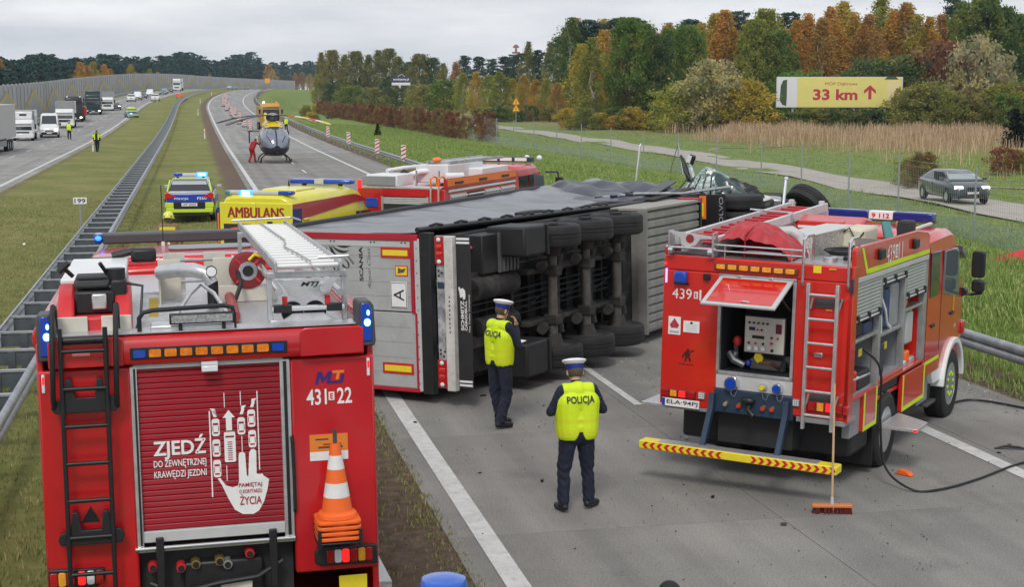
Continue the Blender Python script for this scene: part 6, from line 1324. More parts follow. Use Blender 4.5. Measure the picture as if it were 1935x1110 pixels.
    bx('grille', t, BLACK, -w * .32, w * .32, L - .03, L + .012, hood - .36, hood - .22, .01); bx('front_bumper', t, low, -w * .7, w * .7, L - .06, L + .02, .27, .43, .02); bx('rear_bumper', t, low, -w * .8, w * .8, -.02, .06, .3, .5, .02)
    bx('number_plate', t, WHITEP, -.26, .26, L + .02, L + .03, .45, .55)
    return bo
def van(t, body, L=5.9, w=.99, H=2.6, hood=1.25, nose=.95, glass=GLASS, simple=True, lamp=WLENS, r=.34):
    """panel van; +y forward"""
    ys = L - nose
    def rg(y, zt, zb=.3, ws=None, wl=None): 
        ws = ws or w * .86; wl = wl or w; return [(-wl * .95, y, zb), (wl * .95, y, zb), (wl, y, zb + .2), (wl, y, min(1.3, zt - .2)), (ws, y, zt - .12), (ws - .14, y, zt), (-ws + .14, y, zt), (-ws, y, zt - .12), (-wl, y, min(1.3, zt - .2)), (-wl, y, zb + .2)]
    MB().loft([rg(0, H - .08), rg(.08, H), rg(L - 2.1, H), rg(L - 1.75, H - .06), rg(ys, hood + .12, ws=w * .9), rg(ys + .3, hood, ws=w * .9), rg(L - .1, hood - .25, .34, w * .8, w * .9), rg(L, hood - .45, .4, w * .7, w * .78)]).obj('body', body, t, bevel=.03)
    a = L - 1.72; zr = H - .12
    glass_quad('windscreen', t, [(-w * .82, ys - .02, hood + .12), (w * .82, ys - .02, hood + .12), (w * .72, a + .12, zr - .12), (-w * .72, a + .12, zr - .12)], (0, 1, 1), glass)
    for sx in (-1, 1):
        f_ = lambda z: w + (w * .86 - w) * max(0, (z - 1.3)) / (H - .12 - 1.3)
        glass_quad('side_window', t, [(sx * f_(1.35), a - .55, 1.35), (sx * f_(1.35), ys - .25, 1.35), (sx * f_(1.95), a + .1, 1.95), (sx * f_(1.95), a - .55, 1.95)], (sx, 0, 0), glass)
        for y in (.95, L - .95): MB().lathe([(r + .06, -.05), (r + .06, .0)], (sx * w, y, r + .03), (sx, 0, 0), 18).obj('wheel_arch', BLACK, t); wheel(t, (sx * (w - .1), y, r), r, .22, sx, GREYM, simple=True)
        MB().obox((sx * w * .72, L - .1, hood - .4), (.32, .2, .26), (-20, 0, -sx * 14)).obj('headlight', lamp if sx < 0 else WLENS, t, bevel=.03)
        MB().obox((sx * (w + .14), ys - .35, 1.45), (.2, .12, .3)).obj('door_mirror', BLACK, t, bevel=.03); bx('tail_light', t, REDL, sx * .9 - .06, sx * .9 + .06, -.01, .05, .8, 1.35, .01)
    bx('front_bumper', t, BLACK, -w * .85, w * .85, L - .2, L + .03, .33, .62, .04); bx('grille', t, BLACK, -.45, .45, L - .06, L + .012, .68, .82, .01); bx('number_plate', t, WHITEP, -.26, .26, L + .03, L + .04, .45, .55)
def truck(t, cabm, boxm=None, L=9.0, w=1.25, H=3.6, cabH=3.3, lamp=HEADON, boxz=1.0, cablen=2.1, small=False):
    """cab-over truck or tractor with box; +y forward"""
    y0 = L - cablen
    zc = .55 if not small else .4
    MB().loft([[(x, y, z) for x, z in ((-w, zc), (w, zc), (w, cabH - .35), (w * .9, cabH), (-w * .9, cabH), (-w, cabH - .35))] for y in (y0, L - .35)] + [[(x, L, z) for x, z in ((-w * .97, zc), (w * .97, zc), (w * .95, cabH - .95), (w * .86, cabH - .35), (-w * .86, cabH - .35), (-w * .95, cabH - .95))]]).obj('cab', cabm, t, bevel=.06)
    zw0, zw1 = cabH * .50, cabH * .78
    glass_quad('windscreen', t, [(-w * .86, L, zw0), (w * .86, L, zw0), (w * .84, L - .02, zw1), (-w * .84, L - .02, zw1)], (0, 1, 0), GLASS)
    bx('sun_visor', t, cabm, -w * .85, w * .85, L - .08, L + .16, zw1 + .02, zw1 + .12, .02); bx('grille', t, BLACK, -w * .6, w * .6, L - .02, L + .03, zc + .4, min(zw0 - .15, zc + .75), .02); bx('front_bumper', t, cabm, -w, w, L - .1, L + .06, zc - .1, zc + .3, .04); bx('number_plate', t, WHITEP, -.26, .26, L + .062, L + .07, zc, zc + .11)
    for sx in (-1, 1):
        bx('headlight', t, lamp if sx < 0 else WLENS, sx * w * .78 - .16, sx * w * .78 + .16, L - .02, L + .08, zc + .02, zc + .22, .03); MB().obox((sx * (w + .2), L - .1, zw1 - .25), (.22, .14, .55)).obj('door_mirror', BLACK, t, bevel=.03); glass_quad('side_window', t, [(sx * w, y0 + .5, zw0), (sx * w, L - .45, zw0), (sx * w, L - .5, zw1), (sx * w, y0 + .5, zw1)], (sx, 0, 0))
        for y in (1.0, 2.4, L - 1.0) if not small else (1.1, L - 1.0): wheel(t, (sx * (w - .16), y, .5 if not small else .38), .5 if not small else .38, .3, sx, GREYM, simple=True)
    bx('chassis', t, BLACK, -.45, .45, .2, L - .3, .6, .95)
    if boxm: bx('cargo_box', t, boxm, -w - .02, w + .02, 0, y0 - .15, boxz, H, .03); bx('box_edge', t, GREYM, -w - .03, w + .03, y0 - .2, y0 - .14, boxz - .02, H + .015)
def facing(front, head, L):
    h = R(head); return (front[0] - L * math.sin(h), front[1] - L * math.cos(h), front[2])

# ------------------------------------------------------------------ third fire engine behind the trailer
MT = thing('fire_engine', 'red and white fire engine partly hidden behind the overturned trailer', 'fire engine', (5.3, 39.0, 0), 32)
t = MT; MT.scale = (1, 1.10, 1.0)
bx('body', t, RED, -1.24, 1.24, .03, 4.9, .7, 2.5, .02)
for a in ((-1.25, -.55), (.8, 1.25)): bx('rear_panel', t, RED, a[0], a[1], -.04, .03, .8, 2.5, .02)
bx('rear_panel', t, RED, -.55, .8, -.04, .03, 2.3, 2.5, .01); bx('rear_compartment', t, DARK, -.5, .75, -.005, .02, 1.0, 2.28); bx('roof_edge', t, ALU, -1.1, 1.15, -.05, .3, 2.5, 2.56, .01)
for k in range(4): bx('shutter_slat', t, GREYL, -.5, .75, -.02, -.006, 2.24 - .045 * k, 2.275 - .045 * k)
MB().ell((-.2, -.06, 1.75), (.3, .06, .14)).obj('stowed_bag', REDP, t); bx('stowed_case', t, YEL, .25, .65, -.05, -.01, 1.65, 1.88, .02); bx('blue_lamp', t, BLUEL, -1.0, -.65, -.07, -.04, 2.0, 2.25, .02); bx('marker_lamp', t, REDON, -1.25, -1.15, -.06, .05, 2.5, 2.72, .02)
bx('compartment_frame', t, ALU, -.55, -.5, -.05, 0, .95, 2.3); bx('compartment_frame', t, ALU, .75, .8, -.05, 0, .95, 2.3)
for x in (.9, 1.12): bx('ladder_rail', t, ALU, x - .02, x + .02, -.14, -.1, 1.0, 2.55); tb('yellow_grab_rail', t, ORANGE, [(x, -.1, 2.45), (x, -.12, 2.78), (x + .02, .02, 2.84), (x + .02, .2, 2.8), (x + .02, .2, 2.5)], .025, 8)
for z in (1.3, 1.7, 2.1): cy('ladder_rung', t, ALU, (.9, -.12, z), (1.12, -.12, z), .018)
bx('parapet', t, RED, 1.18, 1.27, .05, 4.9, 2.5, 2.78, .01); bx('orange_stripe', t, ORANGE, 1.271, 1.275, .1, 4.85, 2.58, 2.76); bx('white_stripe', t, WHITE, 1.252, 1.262, .2, 4.85, 2.42, 2.48); 
for y in (.8, 2.4, 4.0): bx('flood_lamp', t, BLACK, 1.27, 1.31, y - .25, y + .25, 2.62, 2.68, .01)
for k in range(4): bx('side_shutter', t, GREYL if k != 1 else DARK, 1.245, 1.255, .3 + k * 1.15, 1.35 + k * 1.15, 1.2, 2.35); cy('shutter_bar', t, ALU, (1.27, .3 + k * 1.15, 2.28), (1.27, 1.35 + k * 1.15, 2.28), .03)
bx('roof_locker', t, WHITE, -1.0, -.1, -.02, .95, 2.56, 2.86, .02); bx('roof_locker', t, M('white_sheet', (.66, .68, .68), .45, var=.08), -.35, .6, 1.6, 4.0, 2.56, 3.05, .02); bx('roof_locker', t, WHITE, .1, 1.0, 3.0, 4.9, 2.56, 2.9, .02); bx('roof_shutter', t, GREYM, -1.1, -.15, -.06, .0, 2.58, 2.82, .01)
tb('water_cannon', t, WHITE, [(-.4, 1.2, 2.75), (-.2, 1.5, 2.86), (.3, 1.9, 2.9)], .08, 12); tb('suction_pipe', t, WHITE, [(-.9, 1.0, 2.9), (-.7, 1.6, 2.95), (-.4, 3.4, 2.95)], .065, 10); tb('black_joint', t, BLACK, [(-.5, 1.0, 2.72), (-.42, 1.15, 2.85)], .13, 12); tb('suction_pipe', t, WHITE, [(.6, 1.4, 2.75), (.95, 1.8, 2.75)], .1, 12)
for x in (-.1, .55): bx('ladder_side', t, ALUD, x - .03, x + .03, 1.8, 5.6, 3.06, 3.14)
for k in range(11): cy('roof_ladder_rung', t, ALUD, (-.1, 2.0 + .32 * k, 3.1), (.55, 2.0 + .32 * k, 3.1), .025)
MB().ell((.1, 2.0, 3.17), (.12, .2, .07)).obj('orange_bag', ORANGE, t)
for x in (-.55, .15, .8): cy('roof_post', t, CHROME, (x, .6, 2.55), (x, .6, 2.95), .03)
MB().loft([R1(5.0, 2.75, .7, 1.22, 1.17), R1(5.2, 2.86, .7, 1.22, 1.17), R1(6.8, 2.88, .7, 1.22, 1.15), R1(7.3, 2.72, .7, 1.2, 1.08), R1(7.65, 2.2, .7, 1.18, 1.08), R1(7.8, 1.6, .7, 1.16, 1.1)]).obj('cab', RED, t, bevel=.04)
for sx in (-1, 1):
    for y0, y1 in ((5.3, 5.95), (6.05, 6.45)): bx('crew_window', t, GLASS, sx * 1.2 - .012, sx * 1.2 + .012, y0, y1, 1.85, 2.55)
    MB().prism([(6.55, 1.85), (7.45, 1.8), (7.3, 2.45), (6.55, 2.55)], 'x', sx * 1.19 - .014, sx * 1.19 + .02).obj('door_window', GLASSL, t); tb('mirror_arm', t, BLACK, [(sx * 1.15, 7.6, 2.55), (sx * 1.5, 7.75, 2.55), (sx * 1.55, 7.75, 2.3)], .03); bx('mirror', t, BLACK, sx * 1.55 - .12, sx * 1.55 + .12, 7.7, 7.8, 2.0, 2.4, .03)
    for y in (1.5, 6.4): wheel(t, (sx * 1.04, y, .5), .5, .3, sx, ALU)
lb_ = bx('light_bar', t, BLUEM, -1.05, 1.05, 6.6, 6.9, 2.9, 3.05, .02)
for k in range(4): bx('light_bar_panel', lb_, WHITEP, -.9 + .48 * k, -.52 + .48 * k, 6.58, 6.6, 2.93, 3.03)
for x in (.7, 1.1): MB().ell((x, 7.2, 3.0), (.09, .08, .09)).obj('spot_lamp', WLENS, t)

# ------------------------------------------------------------------ ambulance
AM = thing('ambulance', 'yellow ambulance with red side stripe beside the overturned trailer', 'ambulance', (1.4, 35.4, 0), 27); AM.scale = (1, 1.1, 1)
t = AM; YB = paint('ambulance_yellow', (.72, .66, .03)); AR = M('ambulance_red', (.33, .012, .015), .35, coat=.4)
H = 2.62; L = 6.0; w = 1.0
def rg(y, zt, ws, zb=.3, wl=1.0): return [(-wl * .97, y, zb), (wl * .97, y, zb), (wl, y, zb + .2), (wl, y, 1.35), (wl * .965, y, 1.9), (ws, y, zt - .18), (ws - .08, y, zt - .06), (ws - .25, y, zt), (-ws + .25, y, zt), (-ws + .08, y, zt - .06), (-ws, y, zt - .18), (-wl * .965, y, 1.9), (-wl, y, 1.35), (-wl, y, zb + .2)]
MB().loft([rg(0, H - .05, .86), rg(.1, H, .88), rg(3.6, H, .88), rg(4.2, H - .12, .86), rg(4.55, H - .45, .86), rg(5.0, 1.75, .9), rg(5.2, 1.35, .9), rg(5.8, 1.1, .88), rg(6.0, .85, .8, .4, .9)]).obj('body', YB, t, bevel=.03)
dr = bx('rear_door', t, YB, -.92, -.005, -.03, .02, .45, 2.45, .02); dr2 = bx('rear_door', t, YB, .005, .92, -.03, .02, .45, 2.45, .02)
for d_, x in ((dr, -.46), (dr2, .46)): bx('door_window', d_, GLASS, x - .36, x + .36, -.04, -.028, 1.35, 1.95, .02); bx('door_handle', d_, BLACK, x * .1 - .03, x * .1 + .03, -.06, -.03, 1.15, 1.3)
bx('door_hinge', t, BLACK, .3, .42, -.05, -.02, 1.95, 2.02); bx('rear_trim', t, ORANGE, -.98, -.94, -.025, .03, .6, 2.2); bx('tail_light', t, REDL, -.99, -.93, -.03, .04, .9, 1.5); bx('tail_light', t, REDL, .93, .99, -.03, .04, .9, 1.5)
tb('red_hose', t, REDP, [(-.5 + .25 * math.cos(a * .5), -.06, 1.65 + .2 * math.sin(a * .5)) for a in range(8)], .03)
for dx, lf in ((-.012, .003), (0, .0045), (.012, .006)): txt('lettering', t, AR, 'AMBULANS', (dx, -.03, 2.22), 1.42, .25, lift=lf)
for sx in (-1, 1):
    sp = MB()
    def sw(z): return sx * ((.965 + (z - 1.9) * (.88 - .965) / (H - .18 - 1.9)) + .006) if z > 1.9 else sx * 1.006
    ys_ = np.linspace(.05, 4.4, 20)
    for i in range(19):
        def band(y): 
            z1 = H - .2 - max(0, (y - 3.5)) ** 2 * .25; z0 = 2.02 + .05 * y - max(0, (y - 3.6)) ** 2 * .1
            return (sw(z0), y, min(z0, z1 - .02)), (sw(z1), y, z1)
        a0, b0 = band(ys_[i]); a1, b1 = band(ys_[i + 1]); sp.quad(a0, a1, b1, b0)
    sp.obj('red_stripe', AR, t, norm=False)
    bx('blue_corner', t, M('deep_blue_band', (.015, .03, .14), .4), sx * .94 - .07, sx * .94 + .07, -.005, .3, 1.5, 2.32)
    MB().prism([(3.6, 1.4), (4.75, 1.4), (4.45, 1.95), (3.6, 1.98)], 'x', sx * .985 - .02, sx * .985 + .02).obj('side_window', GLASS, t); bx('gutter_lamp', t, YB, sx * .96 - .03, sx * .96 + .03, .5, .8, 2.0, 2.06, .02)
    for y in (1.2, 4.9): wheel(t, (sx * .88, y, .36), .36, .24, sx, GREYM, simple=True)
l1 = bx('rear_light_bar', t, GREYL, -.8, .85, .12, .3, H, H + .1, .03); bx('lens', l1, BLUEL, .5, .85, .1, .32, H + .005, H + .11, .03); bx('lit_lens', l1, CYANON, -.42, -.2, .085, .1, H + .0, H + .1, .01); bx('lens', l1, BLUEON, -.5, -.14, .1, .3, H, H + .105, .03); bx('lens', l1, M('teal_lens', (.03, .25, .32), .2, coat=.5), -.85, -.72, .1, .3, H + .005, H + .1, .03)
l2 = bx('front_light_bar', t, BLUEL, -.85, .85, 3.55, 3.85, H + .04, H + .16, .04); bx('light_bar_centre', l2, GREYL, -.15, .1, 3.54, 3.86, H + .045, H + .165); cy('lamp_foot', t, BLACK, (-.5, 3.7, H - .02), (-.5, 3.7, H + .05), .06); cy('lamp_foot', t, BLACK, (.5, 3.7, H - .02), (.5, 3.7, H + .05), .06)
bx('roof_vent', t, YB, -.5, .4, 1.3, 2.4, H - .01, H + .06, .03); cy('roof_aerial', t, BLACK, (-.55, 2.9, H), (-.55, 2.9, H + .18), .03, .01)

# ------------------------------------------------------------------ police car on the median
PC = thing('police_car', 'blue, silver and yellow police car with lit blue roof bar parked on the median', 'police car', (-.2, 59.6, 0), 3)
t = PC; SIL = paint('police_silver', (.42, .44, .46)); PL = M('police_lime', (.55, .72, .05), .4); PB = M('police_blue', (.012, .05, .42), .35, coat=.4)
car(t, SIL, 4.4, .94, 1.05, 1.12, (.12, .55, 2.6, 3.35), 1.1, 1.66, .70, .36, low=BLACK)
bx('tailgate_band', t, PB, -.86, .86, -.035, .02, .76, 1.08, .03); bx('bumper_panel', t, BLACK, -.6, .6, -.055, -.01, .5, .78, .04); bx('lime_bumper', t, PL, -.9, .9, -.045, .02, .36, .56, .03); bx('lime_corner', t, PL, -.93, -.6, -.04, .03, .56, .76, .02); bx('lime_corner', t, PL, .6, .93, -.04, .03, .56, .76, .02)
for sx in (-1, 1):
    bx('lime_side', t, PL, sx * .945 - .008, sx * .945 + .008, .2, 4.0, .34, .62); bx('blue_side', t, PB, sx * .945 - .008, sx * .945 + .008, .2, 4.1, .62, .9); bx('lime_side', t, PL, sx * .93 - .02, sx * .93 + .02, .15, .5, .9, 1.1, .01)
    MB().prism([(sx * .5, .98), (sx * .92, .9), (sx * .94, 1.1), (sx * .8, 1.14)], 'y', -.06, -.03).obj('tail_light', M('bright_red_lens'), t); MB().obox((sx * .80, .30, 1.38), (.05, .05, .58), (-38, -sx * 12, 0)).obj('lime_pillar', PL, t)
bx('lime_roof_edge', t, PL, -.66, .66, .45, .52, 1.63, 1.675, .01)
txt('lettering', t, WHITEP, 'POLICJA', (-.3, -.036, .9), .55, .1, bold=.02); txt('lettering', t, WHITEP, 'F550', (.48, -.036, .92), .36, .1, bold=.02)
np_ = bx('number_plate', t, WHITEP, -.3, .3, -.065, -.055, .62, .74); txt('plate_text', np_, BLACK, 'HPF 55030', (0, -.065, .68), .5, .075, bold=.01)
lb3 = bx('light_bar', t, GREYL, -.62, .62, 1.2, 1.5, 1.70, 1.83, .03); bx('lens', lb3, BLUEL, -.64, -.3, 1.19, 1.51, 1.71, 1.84, .03); bx('lit_lens', lb3, BLUEON, .22, .66, 1.18, 1.52, 1.70, 1.86, .04); bx('lit_core', lb3, CYANON, .3, .6, 1.165, 1.18, 1.73, 1.83, .01)
for x in (-.5, .5): bx('bar_foot', lb3, BLACK, x - .05, x + .05, 1.3, 1.4, 1.63, 1.71)

# ------------------------------------------------------------------ rescue helicopter on the carriageway
HE = thing('helicopter', 'yellow rescue helicopter with dark nose standing on the empty carriageway', 'helicopter', (5.7, 110.5, .02), 180 - 2)
t = HE; HY = paint('helicopter_yellow', (.72, .52, .02)); HG = M('helicopter_dark', (.02, .022, .032), .4)
def sec(y, zc, rw, rh, n=20, sq=2.6): 
    out_ = []
    for k in range(n):
        a = 2 * PI * k / n; c, s_ = math.cos(a), math.sin(a)
        out_.append((rw * math.copysign(abs(c) ** (2 / sq), c), y, zc + rh * math.copysign(abs(s_) ** (2 / sq), s_)))
    return out_
# nose at +y (towards the camera after turning round)
MB().loft([sec(-4.2, 2.25, .22, .25), sec(-3.0, 2.2, .35, .4), sec(-2.2, 1.75, .8, .85), sec(-1.0, 1.58, 1.0, 1.02), sec(.3, 1.55, 1.06, 1.05)]).obj('fuselage', HY, t, smooth=60)
GL2 = M('helicopter_glazing', (.17, .20, .26), .12, coat=.5, spec=.9, var=.25, scale=1.2)  # pale grey reflection on the panes is put into this colour
ky = [.3, .75, 1.2, 1.6, 2.0, 2.25, 2.5, 2.7, 2.85, 2.95, 3.02]; kz = np.interp(ky, [.3, 1.2, 2, 2.5, 2.85, 3.02], [1.55, 1.53, 1.45, 1.34, 1.2, 1.1]); kw = np.interp(ky, [.3, 1.2, 2, 2.5, 2.85, 3.02], [1.07, 1.06, 1.0, .84, .56, .2]); kh = np.interp(ky, [.3, 1.2, 2, 2.5, 2.85, 3.02], [1.05, 1.03, .93, .74, .46, .16])
nb_ = MB().loft([sec(y, z, w_, h_, 40) for y, z, w_, h_ in zip(ky, kz, kw, kh)])
low_ = MB(); low_.v = nb_.v; gl_ = MB(); gl_.v = list(nb_.v)
for f_ in nb_.f:
    zc_ = sum(nb_.v[i][2] for i in f_) / len(f_); yc_ = sum(nb_.v[i][1] for i in f_) / len(f_)
    (gl_ if (zc_ > 1.12 + .0 * yc_ and yc_ > .75 and len(f_) == 4 and zc_ < 2.42) else low_).f.append(f_)
low_.k = [0] * len(low_.f); gl_.k = [0] * len(gl_.f)
low_.obj('nose', HG, t, smooth=60); gl_.obj('windscreen', GL2, t, smooth=60)
tb('windscreen_pillar', t, HG, [(0, y, z + h_ + .01) for y, z, h_ in zip(ky[3:], kz[3:], kh[3:])], .05)
for sx in (-1, 1):
    tb('windscreen_frame', t, HG, [(sx * w_ * .72, y + .03, z + h_ * .72) for y, z, w_, h_ in list(zip(ky, kz, kw, kh))[2:9]], .03)
    tb('door_frame', t, HG, [(sx * .62, 2.1, 1.0), (sx * .78, 1.75, 1.5), (sx * .68, 1.55, 2.1), (sx * .45, 1.4, 2.38)], .035)
    MB().ell((sx * .42, .55, 2.58), (.2, .35, .13)).obj('engine_intake', BLACK, t)
    tb('skid', t, BLKM, [(sx * 1.05, 2.3, .28), (sx * 1.05, 2.1, .10), (sx * 1.05, 1.6, .06), (sx * 1.05, -1.5, .06)], .055, 10)
    tb('wire_cutter', t, BLACK, [(sx * .02, 2.9, 1.0), (sx * .02, 2.95, .7)], .02)
    tb('stabiliser_fin', t, BLACK, [(sx * 1.45, -3.6, 2.12), (sx * 1.45, -3.6, 1.25)], .05, 6)
for y in (1.5, -.7): tb('cross_tube', t, BLKM, [(-1.05, y, .07), (-1.0, y, .3), (-.75, y, .55), (0, y, .66), (.75, y, .55), (1.0, y, .3), (1.05, y, .07)], .05, 10)
MB().loft([sec(-1.9, 2.55, .5, .3), sec(-.6, 2.6, .68, .38), sec(.6, 2.5, .66, .34), sec(1.1, 2.35, .55, .2)]).obj('engine_cowling', HY, t, smooth=60)
bx('belly_stripe', t, HY, -.6, .6, -1.0, 1.9, .47, .56, .05); bx('stabiliser', t, BLKM, -1.45, 1.45, -3.75, -3.4, 2.08, 2.14, .01); MB().loft([sec(-6.0, 2.45, .16, .18), sec(-4.2, 2.28, .22, .25)]).obj('tail_boom', HY, t, smooth=60); MB().lathe([(.7, -.12), (.78, 0), (.7, .12)], (0, -6.4, 2.7), (1, 0, 0), 24).obj('tail_rotor_shroud', HY, t)
cy('rotor_mast', t, GREYM, (0, 0, 2.85), (0, 0, 3.35), .16, n=14); bx('swash_plate', t, BLKM, -.4, .4, -.3, .3, 2.95, 3.08, .05)
for x in (-.4, .4): bx('mast_fitting', t, BLKM, x - .08, x + .08, -.15, .15, 3.05, 3.35, .03)
MB().lathe([(.38, 0), (.4, .05), (.3, .15), (.12, .2), (.02, .21)], (0, 0, 3.32), n=20).obj('rotor_head', GREYM, t)
hub = MB().lathe([(.3, 0), (.3, .08)], (0, 0, 3.27), n=16).obj('hub', BLKM, t)
BLW = M('blade_white', (.75, .73, .68), .5); BLR = M('blade_red', (.62, .08, .06), .5); BLD = M('blade_grey', (.06, .06, .065), .5)
for k in range(4):
    a = R(47 + 90 * k); T = Matrix.Rotation(a, 4, 'Z')
    bl = MB(T)
    for i in range(8):
        x0, x1 = .3 + i * .6, .3 + (i + 1) * .6; z0, z1 = 3.34 - .012 * i * i * .8, 3.34 - .012 * (i + 1) ** 2 * .8
        bl.m = 0 if i < 2 else (1 if i in (2, 5) else (2 if i in (3, 6) else 3)) if k in (1, 2) else 0
        bl.add([(x0, -.16, z0), (x1, -.16, z1), (x1, .16, z1), (x0, .16, z0), (x0, -.16, z0 + .06), (x1, -.16, z1 + .06), (x1, .16, z1 + .06), (x0, .16, z0 + .06)], [(3, 2, 1, 0), (4, 5, 6, 7), (0, 1, 5, 4), (1, 2, 6, 5), (2, 3, 7, 6), (3, 0, 4, 7)])
    bl.obj('rotor_blade', [BLD, BLR, BLW, M('blade_yellow', (.75, .62, .12), .5)], t, smooth=0)
TK = thing('tow_truck', 'yellow road service truck parked behind the helicopter', 'truck', facing((9.6, 190, float(rise(190))), 178, 8), 178)
truck(TK, paint('service_yellow', (.55, .27, .03)), paint('service_orange', (.60, .30, .04)), 8, 1.2, 3.0, 3.4)
for sx in (-1, 1): MB().ell((sx * .8, 7.0, 3.5), (.14, .14, .14)).obj('beacon', AMBERL if sx < 0 else HEADON, TK)
bx('windscreen_panel', TK, GLASS, -1.02, 1.02, 8.0, 8.05, 1.15, 2.95, .05)

# ------------------------------------------------------------------ stopped traffic across the median
WV = paint('van_white', (.72, .73, .73)); 
def road_vehicle(kind, u, s, label, build, L, head=181, cat=None):
    z = RP(u, s); o = thing(kind, label, cat or kind.replace('_', ' '), facing((z.x, z.y, z.z + .01), head - math.degrees(math.atan((s - 290) / 2100)) * -1 if s > 290 else head, L), head + (math.degrees(math.atan((s - 290) / 2100)) if s > 290 else 0), 'traffic queue on the far carriageway')
    build(o); return o
def semi(o):
    bx('cargo_box', o, GREYL, -1.27, 1.27, 0, 13.6, 1.15, 4.0, .03); bx('chassis', o, BLACK, -.5, .5, .5, 13, .8, 1.15)
    for sx in (-1, 1):
        for y in (2.2, 3.5, 4.8): wheel(o, (sx * 1.05, y, .5), .5, .38, sx, GREYM, simple=True)
        bx('side_guard', o, GREYM, sx * 1.2 - .02, sx * 1.2 + .02, 5.8, 10.5, .5, 1.0)
    truck_y = 13.8
    MB().loft([[(x, y, z) for x, z in ((-1.25, .5), (1.25, .5), (1.25, 3.4), (1.1, 3.8), (-1.1, 3.8), (-1.25, 3.4))] for y in (truck_y, truck_y + 2)]).obj('cab', WV, o, bevel=.05)
    for sx in (-1, 1): wheel(o, (sx * 1.05, 12.3, .5), .5, .35, sx, GREYM, simple=True); wheel(o, (sx * 1.05, 15, .5), .5, .32, sx, GREYM, simple=True)
SEM = thing('semi_truck', 'light grey semi trailer cut off by the picture edge beyond the far carriageway line', 'truck', (-16.6, 139.8, 0), 181, 'traffic queue on the far carriageway'); semi(SEM)
road_vehicle('box_van', -17.0, 161, 'small white box van behind the grey semi trailer', lambda o: (truck(o, WV, WHITE, 6.3, 1.05, 3.1, 2.2, WLENS, .9, 1.9, True), bx('roof_fairing', o, WV, -.9, .9, 4.2, 5.2, 2.2, 3.0, .1), bx('fairing_vent', o, BLACK, -.35, .35, 5.19, 5.22, 2.55, 2.75)), 6.3, 178, 'van')
road_vehicle('panel_van', -15.2, 170, 'white panel van with one dazzling headlight beside the officer in the far lane', lambda o: van(o, WV, 5.6, 1.0, 2.6, lamp=HEADON), 5.6, 176, 'van')
road_vehicle('box_truck', -16.2, 203, 'white box truck directly behind the white panel van', lambda o: truck(o, WV, WHITE, 7.5, 1.2, 3.5, 2.5, WLENS, 1.0, 1.9, True), 7.5, 178, 'truck')
DKR = paint('truck_black', (.012, .012, .016)); DGR = paint('truck_green', (.008, .035, .04))
def blacktruck(o):
    truck(o, DKR, paint('truck_maroon', (.10, .012, .02)), 12, 1.25, 2.0, 3.75, HEADON)
    for sx in (-1, 1): MB().ell((sx * .9, 11.9, 3.65), (.14, .1, .14)).obj('roof_lamp', WLENS, o)
    bx('low_load', o, REDP, -1.7, -1.2, 8.2, 11, .9, 2.2, .1)
road_vehicle('heavy_truck', -16.9, 229, 'black heavy truck with roof lamps and a red load', blacktruck, 12, 178, 'truck')
road_vehicle('heavy_truck', -16.4, 265, 'dark green heavy truck with a tall box', lambda o: (truck(o, DGR, DGR, 10, 1.27, 4.0, 3.6), bx('upper_cab', o, DGR, -1.2, 1.2, 8.4, 9.8, 3.3, 4.0, .06), bx('visor_strip', o, WHITE, -1.0, 1.0, 9.99, 10.04, 2.72, 2.9)), 10, 178, 'truck')
road_vehicle('box_truck', -15.3, 288, 'white box truck behind the dark green truck', lambda o: truck(o, WV, WHITE, 7.5, 1.15, 3.6, 2.5, WLENS, 1.0, 1.9, True), 7.5, 178, 'truck')
road_vehicle('car', -14.0, 293, 'dark car peeping out behind the second white box truck', lambda o: car(o, paint('car_dark', (.03, .03, .035)), lamp=HEADON, simple=True), 4.5, 178)
cs = [('suv', -14.5, 354, 'white off-road car first behind the trucks', WV, 1), ('panel_van', -14.1, 369, 'small white van behind the white off-road car', WV, 2), ('car', -13.9, 384, 'dark grey car between two white vans in the queue', paint('car_grey', (.06, .065, .07)), 0), ('panel_van', -13.6, 402, 'taller white van behind the dark grey car', WV, 2), ('suv', -9.4, 358, 'white service car with amber trim alone in the inner lane', WV, 1), ('car', -12.4, 428, 'blue-grey car in the queue before the silver car', paint('car_bluegrey', (.12, .16, .2)), 0), ('car', -13.3, 444, 'silver car in the queue near the white lorry', paint('car_silver', (.4, .42, .43)), 0), ('car', -13.6, 462, 'dark car directly in front of the white lorry', paint('car_dark'), 0)]
for kind, u, s, lab, m_, k in cs:
    road_vehicle(kind, u, s, lab, (lambda o: car(o, m_, 4.6, .95, 1.1, 1.15, (.1, .4, 2.7, 3.4), 1.12, 1.75, .75, .36, simple=True)) if k == 1 else (lambda o: van(o, m_, 5, .95, 2.0)) if k == 2 else (lambda o: car(o, m_, simple=True)), 4.6, 178, 'van' if k == 2 else 'car')
road_vehicle('lorry', -14.6, 495, 'white lorry with tall cab far down the queue', lambda o: (truck(o, WV, WHITE, 12, 1.25, 4.0, 3.9, WLENS)), 12, 178, 'truck')
for i, (u, s) in enumerate(((-14, 640), (-14, 655), (-14, 690))): road_vehicle('car', u, s, ['pale car at the far end of the queue by the wall', 'blue car second from the far end of the queue', 'darkest car at the very end of the queue'][i], lambda o: car(o, (WV, paint('car_bluegrey'), paint('car_dark'))[i], simple=True), 4.5, 178)
